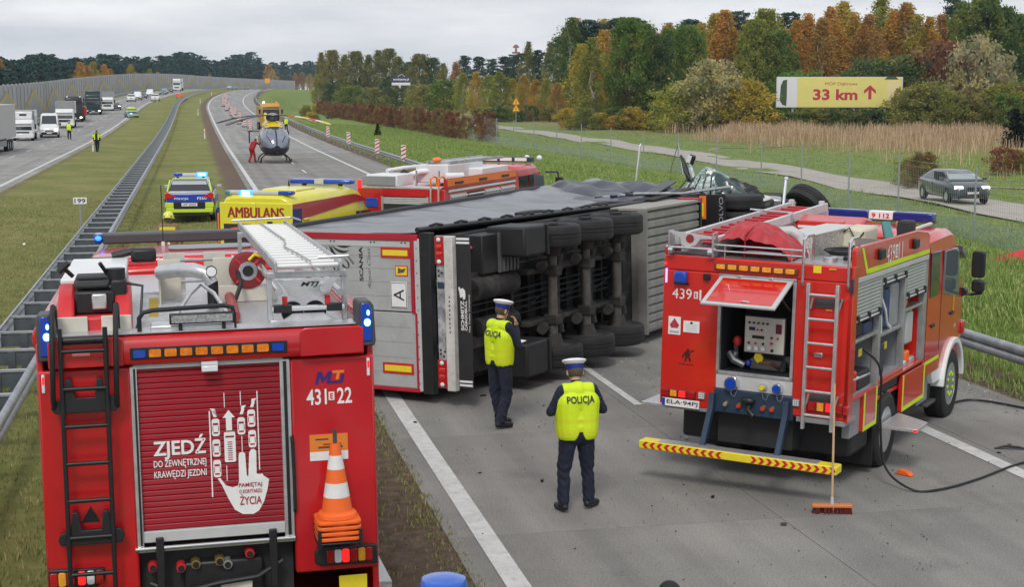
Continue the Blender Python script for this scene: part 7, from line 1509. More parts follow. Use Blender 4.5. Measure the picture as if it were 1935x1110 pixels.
def pcar2(o):
    car(o, SIL, 4.4, .92, 1.0, 1.1, (.12, .55, 2.5, 3.4), 1.05, 1.6, .7, .35, simple=True, roofmat=PL)
    bx('blue_hood', o, M('police_cyan', (.03, .22, .42), .3, coat=.4), -.8, .8, 3.4, 4.35, .93, 1.0, .03); bx('front_light', o, CYANON, .1, .45, 4.4, 4.43, .62, .72); bx('blue_front', o, M('police_cyan'), -.85, .85, 4.3, 4.42, .55, .8, .03); bx('lime_bumper', o, PL, -.88, .88, 4.3, 4.44, .35, .52, .03); bx('light_bar', o, WLENS, -.5, .5, 1.6, 1.9, 1.62, 1.72, .03)
road_vehicle('police_car', -9.3, 249, 'small green and blue police car facing us at the edge of the far carriageway', pcar2, 4.4, 172)
OB = thing('orange_trailer', 'bright orange works trailer beside the median barrier far down the road', 'trailer', RP(-4.9, 380), 180)
bx('board', OB, paint('works_orange', (.75, .13, .05)), -.75, .75, 0, .3, .4, 1.35, .1); bx('trailer_box', OB, paint('works_orange'), -.55, .55, .3, 1.4, .35, .85, .05)
for sx in (-1, 1): wheel(OB, (sx * .6, .9, .25), .25, .15, sx, GREYM, simple=True)

# grey saloon on the access road
SA = thing('saloon_car', 'dark grey saloon car with lit headlights on the access road behind the fence', 'car', facing((33.6, 60.4, float(zground(33.6, 60.4)) + .05), 187, 4.6), 187)
car(SA, M('paint_saloon_grey', (.07, .085, .10), .25, .35, coat=.7), 4.6, .9, .98, 1.02, (.25, 1.15, 2.75, 3.75), .98, 1.45, .60, .32, glass=M('sky_reflection_glass', (.26, .32, .33), .05, coat=.8, spec=1.0), lamp=M('headlight_pale', (.9, .93, 1), .2, emit=1.3))  # sky reflection painted into the pale glass colour
bx('lower_grille', SA, BLACK, -.55, .55, 4.56, 4.63, .36, .52, .02); bx('open_window', SA, DARK, .72, .87, 2.1, 2.9, 1.02, 1.36)
# foreground vehicle just under the picture edge
FV = thing('response_van', 'white roof of a vehicle with a blue beacon at the bottom picture edge', 'van', (.42, 1.3, 0), 2)
van(FV, WV, 6.1, .99, 3.02)
bc = MB().lathe([(.10, 0), (.10, .02), (.088, .03), (.088, .11), (.082, .125), (.05, .135), (.01, .137)], (.31, 4.05, 3.075), n=28).obj('beacon', M('beacon_blue', (.01, .10, .50), .15, coat=.6), FV)
MB().lathe([(.11, -.03), (.11, .02)], (.31, 4.05, 3.075), n=24).obj('beacon_base', BLACK, bc)
# ------------------------------------------------------------------ people
from mathutils.bvhtree import BVHTree
def capsule_mesh(caps):
    b = MB()
    for a, c, r0, r1, reg in caps:
        b.tube([a, c], [r0, r1], 14); b.ell(a, (r0,) * 3, 14, 10); b.ell(c, (r1,) * 3, 14, 10)
    return b
def person(name, label, loc, head, J, mats, voxel=.012, scale=1., vest=None, vest_text=None, cap=None, helmet=None, hair=None, fingers=True, group=None):
    """one continuous remeshed body from tapered limbs; J = joint positions (x right, y forward, z up)"""
    o = thing(name, label, 'person', loc, head, group, scale=scale)
    g = J.get('girth', 1.)
    V = lambda k: Vector(J[k])
    pel, ch = V('pel'), V('chest'); ax = (V('shR') - V('shL')).normalized(); hx = Vector((1, 0, 0))
    caps = []
    def add(a, c, r0, r1, reg): caps.append((Vector(a), Vector(c), r0, r1, reg))
    add(pel - hx * .085, pel + hx * .085, .125 * g, .125 * g, 'hip'); mid = pel.lerp(ch, .45)
    add(mid - ax * .085, mid + ax * .085, .128 * g, .128 * g, 'torso'); add(ch - ax * .10, ch + ax * .10, .135 * g, .135 * g, 'torso')
    add(pel.lerp(ch, .2) - ax * .085, pel.lerp(ch, .2) + ax * .085, .13 * g, .13 * g, 'waist')
    for s_ in (-1, 1): add(pel + ax * s_ * .085 + Vector((0, 0, .02)), ch + ax * s_ * .10, .133 * g, .138 * g, 'torso')
    sh = (V('shL') + V('shR')) / 2
    add(V('shL').lerp(sh, .25), V('shR').lerp(sh, .25), .08, .08, 'torso'); add(ch, sh, .13 * g, .10, 'torso')
    nk = V('neck'); hd = V('head'); up = (hd - nk).normalized()
    add(sh + Vector((0, 0, .0)), nk, .075, .062, 'collar'); add(nk, nk.lerp(hd, .4), .056, .055, 'skin')
    fwd = Vector(J.get('look', (0, 1, 0))).normalized(); fwd = (fwd - up * fwd.dot(up)).normalized(); sd = fwd.cross(up)
    add(hd - fwd * .015 + up * .02, hd + fwd * .005 + up * .045, .095, .09, 'head'); add(hd + fwd * .03 - up * .03, hd + fwd * .045 - up * .075, .07, .045, 'skin')
    add(hd + fwd * .095 - up * .005, hd + fwd * .112 - up * .03, .012, .016, 'skin')                         # nose
    add(hd + fwd * .088 - up * .06, hd + fwd * .09 - up * .066, .018, .018, 'lip')
    for s_ in (-1, 1):
        add(hd + sd * s_ * .093 + up * .01 - fwd * .01, hd + sd * s_ * .098 - up * .03 - fwd * .012, .016, .012, 'skin')   # ears
        add(hd + fwd * .084 + sd * s_ * .034 + up * .012, hd + fwd * .087 + sd * s_ * .034 + up * .012, .012, .011, 'eye')
    for s_, q in ((-1, 'L'), (1, 'R')):
        a, e, w_ = V('sh' + q), V('el' + q), V('wr' + q)
        add(a, e, .068, .052, 'sleeve'); add(e, w_, .052, .037, 'sleeve')
        hv = Vector(J.get('hand' + q, tuple(w_ - e))).normalized(); pn = Vector(J.get('palm' + q, (0, 0, -1))); pn = (pn - hv * pn.dot(hv)).normalized(); tv = hv.cross(pn) * J.get('thumb' + q, s_)
        add(w_, w_ + hv * .03, .031, .032, 'skin')
        p0 = w_ + hv * .035; 
        for k in (-1, 0, 1): add(p0 + tv * k * .018, p0 + hv * .06 + tv * k * .022, .018, .015, 'skin')
        if fingers:
            for k, ln in enumerate((.070, .080, .074, .058)):
                b0 = p0 + hv * .06 + tv * (.030 - .020 * k); cu = J.get('curl' + q, .6)
                b1 = b0 + (hv + pn * cu * .4).normalized() * ln * .5; b2 = b1 + (hv + pn * cu * 1.6).normalized() * ln * .32; b3 = b2 + (hv * .3 + pn * cu * 2).normalized() * ln * .25
                add(b0, b1, .0105, .0098, 'skin'); add(b1, b2, .0098, .009, 'skin'); add(b2, b3, .009, .008, 'skin')
            t0 = p0 + tv * .028; t1 = t0 + (tv * .7 + hv * .6).normalized() * .035; t2 = t1 + (tv * .2 + hv + pn * .4).normalized() * .03
            add(t0, t1, .014, .0115, 'skin'); add(t1, t2, .0115, .009, 'skin')
        h_, k_, an, to = V('hip' + q), V('kn' + q), V('an' + q), V('toe' + q)
        add(h_, k_, .108 * (.6 + .4 * g), .082, 'leg'); add(k_, an + Vector((0, 0, .05)), .081, .071, 'leg'); add(an + Vector((0, 0, .02)), an + (an - to) * .25 + Vector((0, 0, .0)), .05, .045, 'shoe'); add(an + Vector((0, 0, -.0)), to, .05, .042, 'shoe')
    tmp = capsule_mesh(caps).mesh('tmp', BLACK, 0, norm=True); ob = bpy.data.objects.new('tmp', tmp); COL.objects.link(ob)
    md = ob.modifiers.new('r', 'REMESH'); md.mode = 'VOXEL'; md.voxel_size = voxel; sm_m = ob.modifiers.new('s', 'SMOOTH'); sm_m.iterations = 9 if voxel < .01 else 3; sm_m.factor = .5
    bpy.context.view_layer.update()
    dg = bpy.context.evaluated_depsgraph_get(); me = bpy.data.meshes.new_from_object(ob.evaluated_get(dg)); bpy.data.objects.remove(ob)
    n = len(me.vertices); co = np.zeros(n * 3); me.vertices.foreach_get('co', co); co = co.reshape(-1, 3)
    # cloth folds
    if voxel < .02:
        bv_ = np.full(n, 9.); cl = np.zeros(n, bool)
        for cp in caps:
            a_, b__ = np.array(cp[0]), np.array(cp[1]); ab = b__ - a_; t_ = np.clip(((co - a_) @ ab) / max(ab @ ab, 1e-9), 0, 1); d_ = np.linalg.norm(co - a_ - t_[:, None] * ab, axis=1) - (cp[2] + (cp[3] - cp[2]) * t_)
            m_ = d_ < bv_; bv_[m_] = d_[m_]; cl[m_] = cp[4] in ('leg', 'sleeve', 'hip')
        nr_ = np.zeros(n * 3); me.vertices.foreach_get('normal', nr_); nr_ = nr_.reshape(-1, 3); x_, y_, z_ = co.T
        k_ = np.exp(-((z_ - .48) / .16) ** 2) + np.exp(-((z_ - .14) / .08) ** 2) + .55
        w_ = k_ * (.0026 * np.sin(62 * z_ + 7 * np.sin(15 * x_ + 4) + 9 * y_) + .0026 * np.sin(34 * z_ - 26 * x_ + 18 * y_) + .003 * np.sin(17 * z_ + 38 * x_ + 21 * y_))
        co = co + nr_ * (w_ * cl)[:, None]; me.vertices.foreach_set('co', co.reshape(-1)); me.update()
    npoly = len(me.polygons); ce = np.zeros(npoly * 3); me.polygons.foreach_get('center', ce); ce = ce.reshape(-1, 3)
    best = np.full(npoly, 9.); reg = np.zeros(npoly, int); names = list(dict.fromkeys(c[4] for c in caps))
    def sd_(P_, cp):
        a, b_ = np.array(cp[0]), np.array(cp[1]); ab = b_ - a; t_ = np.clip(((P_ - a) @ ab) / max(ab @ ab, 1e-9), 0, 1); return np.linalg.norm(P_ - a - t_[:, None] * ab, axis=1) - (cp[2] + (cp[3] - cp[2]) * t_)
    for cp in caps:
        d = sd_(ce, cp); m_ = d < best; best[m_] = d[m_]; reg[m_] = names.index(cp[4])
    me.materials.clear()
    slots = [mats.get(k, mats['sleeve']) for k in names]
    for m_ in slots: me.materials.append(m_)
    if hair is not None:                                                    # hair covers the back and top of the head
        me.materials.append(hair); hc = np.array(hd); rel = ce - hc; f_ = rel @ np.array(fwd); u_ = rel @ np.array(up)
        hm = (np.isin(reg, [names.index('head')])) & ((f_ < .045) & (u_ > -.06) | (u_ > .075)); reg = np.where(hm, len(names), reg)
    me.polygons.foreach_set('material_index', reg.astype(np.int32)); me.shade_smooth()
    body = link('body', me, o)
    if vest:
        sel = np.isin(reg, [names.index('torso'), names.index('waist')]) 
        vi = np.zeros(npoly * 4, int); me.polygons.foreach_get('vertices', vi) if len(me.loops) == npoly * 4 else None
        polys = [tuple(p.vertices) for p, s_ in zip(me.polygons, sel) if s_]
        used = sorted({v for p in polys for v in p}); mp_ = {v: i for i, v in enumerate(used)}
        nr = [me.vertices[v].normal for v in used]
        vs = [me.vertices[v].co + nr[i] * (.012 if voxel < .015 else .03) for i, v in enumerate(used)]
        vm = bpy.data.meshes.new('vest'); vm.from_pydata([tuple(v) for v in vs], [], [tuple(mp_[v] for v in p) for p in polys])
        vm.materials.append(vest[0]); vm.materials.append(vest[1])
        zz = [sum(vs[mp_[v]].z for v in p) / len(p) for p in polys]; lo = min(zz); hi = max(zz)
        vm.polygons.foreach_set('material_index', [1 if any(abs((z - lo) / (hi - lo) - q) < .035 for q in (.16, .34)) else 0 for z in zz]); vm.shade_smooth()
        vo = link('vest', vm, o); so = vo.modifiers.new('thick', 'SOLIDIFY'); so.thickness = .008
        if vest_text:
            bv = BVHTree.FromPolygons([tuple(v) for v in vs], [tuple(mp_[v] for v in p) for p in polys])
            tx = txt('vest_lettering', o, BLACK, vest_text, (0, -.5, ch.z + .045), .335, .105, bold=.022)
            dz = J.get('lean_y', 0)
            for v in tx.data.vertices:
                h_ = bv.ray_cast(Vector((v.co.x, -1.2, v.co.z)), Vector((0, 1, 0)))
                if h_[0] is not None: v.co.y = h_[0].y - .012
    T = Matrix((sd, fwd, up)).transposed().to_4x4(); T.translation = hd
    if cap:
        tl = T @ Matrix.Translation((0, -.005, .05)) @ Matrix.Rotation(R(6), 4, 'X')
        c1 = MB(tl).lathe([(.099, -.015), (.104, 0), (.108, .05)], (0, 0, 0), n=26).obj('cap_band', cap[1], o)
        MB(tl).lathe([(.108, .05), (.142, .078), (.146, .09), (.13, .104), (.06, .116), (.005, .118)], (0, 0, 0), n=26).obj('cap_top', cap[0], o); MB(tl).prism([(.085 * math.cos(R(a)), .02 + .15 * math.sin(R(a))) for a in range(10, 171, 16)], 'z', -.02, -.012).obj('cap_visor', BLACK, o)
    if helmet:
        MB(T).lathe([(.135, -.02), (.14, .0), (.135, .06), (.11, .12), (.06, .155), (.005, .165)], (0, -.01, .01), n=24).obj('helmet', helmet, o); MB(T).lathe([(.165, -.025), (.165, -.015), (.13, .01)], (0, -.01, .01), n=24).obj('helmet_brim', helmet, o); MB(T).prism([(-.09, -.1), (.09, -.1), (.11, .04), (-.11, .04)], 'y', -.13, -.1).obj('neck_guard', BLACK, o)
    return o
STAND = dict(pel=(0, 0, .95), chest=(0, .0, 1.30), shL=(-.19, 0, 1.45), shR=(.19, 0, 1.45), neck=(0, .01, 1.53), head=(0, .035, 1.655), elL=(-.27, -.04, 1.18), elR=(.27, -.04, 1.18), wrL=(-.26, .08, .95), wrR=(.26, .08, .95),
    hipL=(-.1, 0, .92), hipR=(.1, 0, .92), knL=(-.12, .03, .50), knR=(.12, .03, .50), anL=(-.12, 0, .065), anR=(.12, 0, .065), toeL=(-.14, .17, .045), toeR=(.14, .17, .045))
def pose(**k): d = dict(STAND); d.update(k); return d
PM = dict(hip=NAVY, torso=NAVY, waist=NAVY, collar=NAVY, sleeve=NAVY, leg=NAVY, shoe=BLACK, skin=SKIN, head=SKIN, lip=M('lips', (.42, .18, .15), .5), eye=M('eyes', (.05, .04, .035), .3))
HAIR = M('short_hair', (.09, .065, .045), .8, var=.3, scale=40); CAPW = M('cap_white', (.80, .80, .82), .6); CAPB = M('cap_blue', (.012, .03, .22), .5)
VB = M('vest_band', (.66, .74, .02), .45)
person('person', 'police officer with back to us, white cap and yellow vest, nearest on the road', (4.40, 17.0, .0), -3, pose(girth=1.2, chest=(0, .02, 1.31), neck=(0, .06, 1.53), head=(0, .10, 1.645), look=(0, .8, -.6), elL=(-.32, .02, 1.20), elR=(.33, .02, 1.20), wrL=(-.12, .27, 1.16), wrR=(.13, .29, 1.18), handL=(.6, .5, .1), handR=(-.6, .5, .1), curlL=.9, curlR=.9, anL=(-.17, -.02, .065), knL=(-.15, .03, .5), toeL=(-.2, .14, .045), anR=(.17, .05, .065), knR=(.15, .06, .5), toeR=(.30, .17, .045)), PM, .0085, 1.02, (FLUO, VB), 'POLICJA', (CAPW, CAPB), hair=HAIR)
OB2 = person('person', 'police officer with hand at his face and a notepad, beside the overturned trailer', (4.40, 21.65, .0), 58, pose(girth=1.0, look=(.1, 1, -.25), head=(0, .05, 1.655), elL=(-.27, .07, 1.17), wrL=(-.16, .33, 1.14), handL=(.3, .8, -.05), palmL=(.1, 0, 1), curlL=.5, elR=(.25, .12, 1.18), wrR=(.13, .21, 1.44), handR=(-.25, -.1, .9), palmR=(-.5, -.8, 0), curlR=.7, anL=(-.08, .08, .065), toeL=(-.08, .26, .045), anR=(.1, -.08, .065), toeR=(.13, .09, .045)), PM, .0085, 1.065, (FLUO, VB), 'POLICJA', (CAPW, CAPB), hair=HAIR)
MB().obox((0, 0, 0), (.15, .21, .008), (10, 0, 0)).obj('notepad', WHITEP, None); nb = bpy.data.objects['notepad']; nb.matrix_world = OB2.matrix_world @ Matrix.Translation((-.08, .43, 1.16)); tag(nb, 'white notepad held by the officer beside the overturned trailer', 'notepad')
FS = M('firefighter_beige', (.22, .16, .085), .85, var=.2, scale=10, bump=.2, bscale=20); FM = dict(PM, hip=FS, torso=FS, waist=FS, collar=FS, sleeve=FS, leg=FS); YH = M('helmet_yellow', (.72, .72, .08), .3, coat=.4)
ff = person('person', 'firefighter in beige suit and yellow helmet walking towards the police car', (-.70, 40.6, 0), 8, pose(girth=1.25, anL=(-.1, .2, .065), toeL=(-.1, .38, .06), knL=(-.1, .18, .5), anR=(.1, -.2, .09), toeR=(.1, -.03, .045), elL=(-.33, -.1, 1.2), elR=(.33, .05, 1.2), wrR=(.3, .26, 1.05)), FM, .016, 1.03, helmet=YH)
bx('back_band', ff, YELPLATE, -.2, .2, -.185, -.17, 1.36, 1.44); bx('back_band', ff, YELPLATE, -.2, .2, -.185, -.17, 1.24, 1.29); bx('air_tube', ff, WHITE, .0, .06, -.2, -.185, .8, 1.2)
person('person', 'police officer in white cap and yellow vest standing before the white panel van', (-12.7, 164.5, float(rise(164.5)) + .01), 10, pose(), PM, .025, 1.04, (FLUO, VB), None, (CAPW, CAPB), fingers=False)
wk = person('person', 'dark-clad person with yellow striped vest walking on the far median grass', (-8.0, 132.5, -.02), 5, pose(anL=(-.06, .2, .065), toeL=(-.06, .38, .06), anR=(.06, -.15, .08), toeR=(.06, .03, .045), knL=(-.08, .15, .5)), dict(PM), .025, 1.05, fingers=False, hair=HAIR)
for x in (-.15, .15): bx('vest_stripe', wk, FLUO, x - .045, x + .045, -.165, .165, 1.02, 1.5); bx('sleeve_stripe', wk, FLUO, x * 1.75 - .06, x * 1.75 + .06, -.1, .06, 1.2, 1.42)
RS = M('medic_red', (.42, .012, .02), .7, var=.15, scale=8)
person('person', 'medic in a red suit leaning into the left side of the helicopter', (4.18, 109.6, .02), 35, pose(pel=(0, -.12, .95), chest=(0, .12, 1.27), shL=(-.19, .22, 1.38), shR=(.19, .22, 1.38), neck=(0, .28, 1.44), head=(0, .36, 1.53), elL=(-.25, .4, 1.25), wrL=(-.2, .6, 1.3), elR=(.25, .4, 1.25), wrR=(.2, .62, 1.3), hipL=(-.1, -.12, .92), hipR=(.1, -.12, .92), anL=(-.14, -.25, .065), toeL=(-.14, -.08, .045), anR=(.12, .1, .065), toeR=(.12, .27, .045)), dict(PM, hip=RS, torso=RS, waist=RS, collar=RS, sleeve=RS, leg=RS), .02, 1.03, fingers=False, hair=M('dark_red_cap', (.2, .01, .02), .6))
person('person', 'person in fluorescent vest standing beyond the right side of the helicopter', (11.2, 186, float(rise(186)) + .01), 170, pose(), PM, .03, 1.0, (FLUO, VB), None, None, fingers=False, hair=M('fluo_hood', (.6, .75, .05), .6))
pp = at(1182, 45.5); person('person', 'firefighter with yellow helmet just showing behind the crumpled trailer sheet', (pp.x, pp.y, gz(pp)), 20, pose(), FM, .025, 1.0, helmet=YH, fingers=False)
pp = at(1278, 9.95); person('person', 'dark-haired person whose head just enters the bottom picture edge', (pp.x, pp.y, 0), 10, pose(), PM, .016, .925, hair=M('black_hair', (.012, .011, .01), .7), fingers=False)
dv = person('person', 'person sitting at the open side window of the grey saloon', (0, 0, 0), 0, pose(pel=(0, 0, .5), chest=(0, -.12, .82), shL=(-.18, -.14, .98), shR=(.18, -.14, .98), neck=(0, -.12, 1.05), head=(0, -.09, 1.17), elL=(-.25, .1, .82), elR=(.3, .1, .9), wrL=(-.2, .38, .85), wrR=(.28, .34, .98), hipL=(-.1, 0, .48), hipR=(.1, 0, .48), knL=(-.12, .42, .55), knR=(.12, .42, .55), anL=(-.12, .7, .2), anR=(.12, .7, .2), toeL=(-.12, .86, .2), toeR=(.12, .86, .2)), dict(PM, sleeve=M('grey_shirt', (.2, .2, .2), .8)), .025, .9, hair=HAIR, fingers=False)
dv.matrix_world = SA.matrix_world @ Matrix.Translation((.42, 2.35, .08)) @ Matrix.Scale(.9, 4)
# ------------------------------------------------------------------ fence, signs, billboards and small things
FP = M('fence_post', (.33, .36, .38), .5, .5)
FN = thing('wire_fence', 'tall wire mesh fence on grey posts between the bank and the access road', 'fence', (25.9, 46, 0))
fpts = [(23.0, 26), (24.2, 34), (25.9, 46.4), (26.9, 54.1), (27.7, 60.4), (28.5, 67.5), (29.0, 74), (29.4, 82), (29.4, 89), (29.3, 96), (29.3, 104), (29.2, 112), (29.2, 120), (29.1, 128), (29.0, 136), (29.0, 144)] + [(29.0 + float(bend(s)), s) for s in range(150, 340, 7)]
WIRE = M('fence_wire', (.30, .34, .33), .5, .4)
NET = M('green_netting', (.34, .41, .38), .8, alpha=.34)
for i, (x, y) in enumerate(fpts):
    z = gz(Vector((x, y, 0))); h = 2.55
    at_parent(MB().cyl((x, y, z - .3), (x, y, z + h), .035, n=8).obj('post', FP, FN))
    if i + 1 < len(fpts):
        x1, y1 = fpts[i + 1]; z1 = gz(Vector((x1, y1, 0))); L_ = math.hypot(x1 - x, y1 - y)
        a = Vector((x, y, z)); b_ = Vector((x1, y1, z1)); w = MB()
        if y < 150:
            n = int(L_ / .18)
            for k in range(1, n): p = a.lerp(b_, k / n); w.bar(p + Vector((0, 0, .05)), p + Vector((0, 0, 2.2)), .005, .005)
        for hz in (.1, .45, .8, 1.15, 1.5, 1.85, 2.2): w.bar(a + Vector((0, 0, hz)), b_ + Vector((0, 0, hz)), .006, .006)
        w.bar(a + Vector((0, 0, 2.4)), b_ + Vector((0, 0, 2.4)), .012, .012)
        at_parent(w.obj('wire_panel', WIRE, FN, smooth=0, kind='stuff'))
        nt_ = MB(); nt_.quad(a + Vector((-.03, 0, -.02)), b_ + Vector((-.03, 0, -.02)), b_ + Vector((-.03, 0, .72)), a + Vector((-.03, 0, .72))); at_parent(nt_.obj('netting', NET, FN, norm=False))
for x, y in ((29.4, 89),):
    for dy in (-1.3, 1.3): at_parent(MB().cyl((x - .1, y + dy, .0), (x, y, 1.9), .03, n=6).obj('brace', FP, FN))
# billboard beyond the reeds
BB = thing('billboard', 'large yellow billboard with red lettering in front of the autumn wood', 'billboard', (82.4, 183.4, 0), 12)
bp = lambda n, m, x0, x1, z0, z1, y=-.12: bx(n, BB, m, x0, x1, y, y + .02, z0, z1)
bx('panel', BB, M('billboard_back', (.62, .62, .6), .6), -8.2, 8.2, -.1, .1, 3.09, 7.05); BBY = M('billboard_yellow', (.74, .66, .20), .55, var=.04, scale=.6)
bp('yellow_field', BBY, -5.5, 8.05, 3.15, 6.95); bp('white_field', M('billboard_white', (.72, .72, .74), .55), -8.1, -5.51, 3.15, 6.95)
MB().prism([(-7.75, 4.0), (-7.65, 5.9), (-7.35, 6.6), (-6.85, 6.7), (-6.85, 4.1), (-6.9, 3.3), (-7.4, 3.45)], 'y', -.145, -.125).obj('dark_motif', M('motif_green', (.05, .085, .035), .6), BB)
BR_ = M('billboard_red', (.50, .035, .06), .55)
bp('pale_patch', M('billboard_cream', (.78, .66, .36), .55), 6.2, 7.7, 4.0, 6.5, -.135); MB().prism([(5.8, 6.72), (7.6, 6.72), (7.2, 7.1), (6.2, 7.1)], 'y', -.15, -.12).obj('overhanging_leaf_patch', M('motif_green'), BB)
txt('lettering', BB, BR_, 'MOP Dąbrowa', (.2, -.12, 6.1), 4.2, .5, bold=.0, lift=.012); txt('lettering', BB, BR_, '33 km', (-.55, -.12, 4.75), 5.8, 1.45, bold=.035, lift=.01)
MB().prism([(3.75, 4.15), (4.15, 4.15), (4.15, 5.35), (4.72, 4.85), (4.72, 5.3), (3.95, 5.98), (3.18, 5.3), (3.18, 4.85), (3.75, 5.35)], 'y', -.14, -.122).obj('arrow', BR_, BB)
for x in (-6, -2, 2, 6): bx('leg', BB, STEEL, x - .12, x + .12, .1, .34, 0, 6.9)
p = at(760, 400); S2 = thing('roadside_sign', 'distant navy and white billboard on a white pole beyond the red hedge', 'billboard', (p.x, p.y, 0), 12)
cy('pole', S2, WHITE, (-.35, 0, 0), (-.35, 0, 7.0), .42, .34, 14); bx('panel', S2, M('sign_navy', (.03, .04, .12), .5), -2.45, 2.45, -.2, .2, 7.6, 9.2); bx('white_strip', S2, WHITE, -2.45, 2.45, -.24, -.2, 6.95, 7.65); txt('lettering', S2, WHITEP, 'anodujemy.pl', (0, -.2, 8.45), 4.2, .8, bold=.02, lift=.02); tb('roof_strut', S2, WHITE, [(-.9, 0, 9.2), (.2, 0, 9.9), (1.0, 0, 9.2)], .06, 6)
p = at(975, 203); WS = thing('warning_sign', 'two yellow triangular warning signs on one post beside the access road', 'road sign', (p.x, p.y, gz(p)), 12)
cy('post', WS, FP, (0, 0, 0), (.0, 0, 3.9), .05, n=8)
for z in (2.95, 3.85):
    MB().prism([(-.5, z - .43), (.5, z - .43), (0, z + .45)], 'y', -.09, -.06).obj('sign_border', M('sign_orange', (.75, .30, .02), .5), WS); MB().prism([(-.38, z - .36), (.38, z - .36), (0, z + .3)], 'y', -.1, -.09).obj('sign_face', M('sign_amber', (.80, .48, .02), .5), WS); bx('sign_symbol', WS, BLACK, -.05, .05, -.105, -.1, z - .3, z + .08)
p = at(975, 620); HS = thing('pylon_sign', 'far-off restaurant pylon sign rising above the pines', 'sign', (p.x, p.y, 0), 12)
cy('mast', HS, STEEL, (0, 0, 0), (0, 0, 21), .16, n=8); MB().prism([(-.2, 22.6), (.2, 22.6), (.3, 23.0), (1.3, 23.2), (1.2, 23.7), (.7, 24.3), (0, 24.6), (-.7, 24.3), (-1.2, 23.7), (-1.3, 23.2), (-.3, 23.0)], 'y', -.2, .2).obj('emblem', M('pylon_red', (.30, .12, .10), .6), HS); bx('panel', HS, M('pylon_brown', (.28, .14, .11), .6), -1.6, 1.6, -.2, .2, 20.8, 21.6); bx('panel', HS, M('pylon_brown'), -.5, .5, -.2, .2, 21.6, 22.8)
p = RP(12.2, 528); YS = thing('road_sign', 'small yellow road sign at the far bend of the carriageway', 'road sign', p, 0)
cy('post', YS, FP, (0, 0, 0), (0, 0, 3.2), .06, n=6); bx('sign_face', YS, AMBERL, -.9, .9, -.05, .05, 2.4, 4.0)
KM = thing('kilometre_sign', 'small white kilometre sign reading 199 on the median barrier', 'road sign', (-3.75, 52, 0), 4)
cy('post', KM, FP, (0, 0, -.2), (0, 0, 1.35), .03, n=8); pl = bx('plate', KM, WHITEP, -.22, .22, -.04, -.025, 1.3, 1.52, .004); txt('lettering', pl, BLACK, '199', (0, -.04, 1.41), .36, .15, bold=.02)
# delineator posts
for i, (u, s, lab) in enumerate(((1.25, 165, 'nearest white delineator post beside the median soil strip'), (.95, 260, 'second white delineator post along the median strip'), (1.2, 341, 'third white delineator post along the median strip'), (1.2, 422, 'farthest white delineator post on the median by the bend'), (-8.6, 352, 'white delineator post beside the far carriageway near the service car'), (-8.4, 133.5, 'white delineator post beside the person on the far median'))):
    d = thing('delineator_post', lab, 'delineator', RP(u, s, -.02), 0, 'delineator posts'); MB().prism([(-.06, -.05), (.06, -.05), (.045, .05), (-.045, .05)], 'z', 0, 1.05).obj('post', WHITE, d); bx('reflector', d, REDON if i < 1 else ORANGE, -.035, .035, -.06, -.05, .72, .9); bx('black_band', d, BLACK, -.062, .062, -.052, .052, .62, .66)  # nearest post's reflector is given a glow, not a lamp
# red and white guide boards
BW = M('board_white', (.72, .70, .69), .5); BRD = M('board_red', (.50, .03, .04), .5)
def guide_board(u, s, label, grp, foot=True, z=0, lean=0):
    o = thing('guide_board', label, 'guide board', RP(u, s, z), lean, grp); q = bx('board', o, BW, -.16, .16, -.02, .02, .2, 1.25, .006)
    for k in range(4):
        zb = .22 + k * .27; MB().prism([(-.15, zb), (.15, zb + .16), (.15, zb + .27), (-.15, zb + .11)] if k < 3 else [(-.15, zb), (.15, zb + .14), (.15, zb + .2), (-.15, zb + .11)], 'y', -.026, -.021).obj('red_stripe', BRD, q, smooth=0)
    if foot: bx('foot', o, BLACK, -.35, .35, -.2, .2, 0, .12, .02); cy('lamp', o, AMBERL, (0, 0, 1.25), (0, 0, 1.36), .05)
    else: cy('post', o, STEEL, (0, .03, -.2), (0, .03, 1.2), .025)
for i, (u, s) in enumerate(((13.3, 152), (13.3, 131.6), (13.3, 110.8), (13.5, 98))): guide_board(u, s, ['farthest striped guide board on the right barrier', 'second farthest striped guide board on the right barrier', 'tall striped guide board on the right barrier left of the fire engine', 'striped guide board just behind the fire engine roof'][i], 'guide boards on the right barrier', False, .35)
for i in range(22):
    s = 188 + i * 9.5 + (3 * math.sin(i * 2.1)); u = 6.95 - .03 * i + .45 * math.sin(i * 1.7)
    guide_board(u, s, 'small red and white guide board in the line closing the carriageway' if i > 1 else ['nearest red and white guide board left behind the helicopter', 'second nearest guide board left behind the helicopter'][i], 'guide boards closing the carriageway', True, .01, 10 * math.sin(i))
# broom leaning on the underrun bar
BRM = thing('broom', 'push broom with wooden handle standing against the fire engine step bar', 'broom', (7.36, 16.25, 0), 14)
WOOD = M('pale_wood', (.55, .36, .20), .6, var=.12, scale=8)
bx('head', BRM, M('broom_orange', (.62, .20, .07), .6), -.24, .24, -.045, .045, .075, .115, .01)
br = MB(); rb2 = random.Random(2)
for k in range(160): x = rb2.uniform(-.225, .225); y = rb2.uniform(-.04, .04); br.bar((x, y, .075), (x * 1.06 + rb2.uniform(-.01, .01), y * 1.3, 0), .007, .007)
br.obj('bristles', M('bristle_red', (.12, .02, .02), .8), BRM, smooth=0, kind='stuff'); tb('handle', BRM, WOOD, [(0, 0, .11), (.01, .08, .8), (.02, .17, 1.55)], .014, 10); cy('socket', BRM, GREYL, (0, 0, .1), (.002, .01, .2), .02)
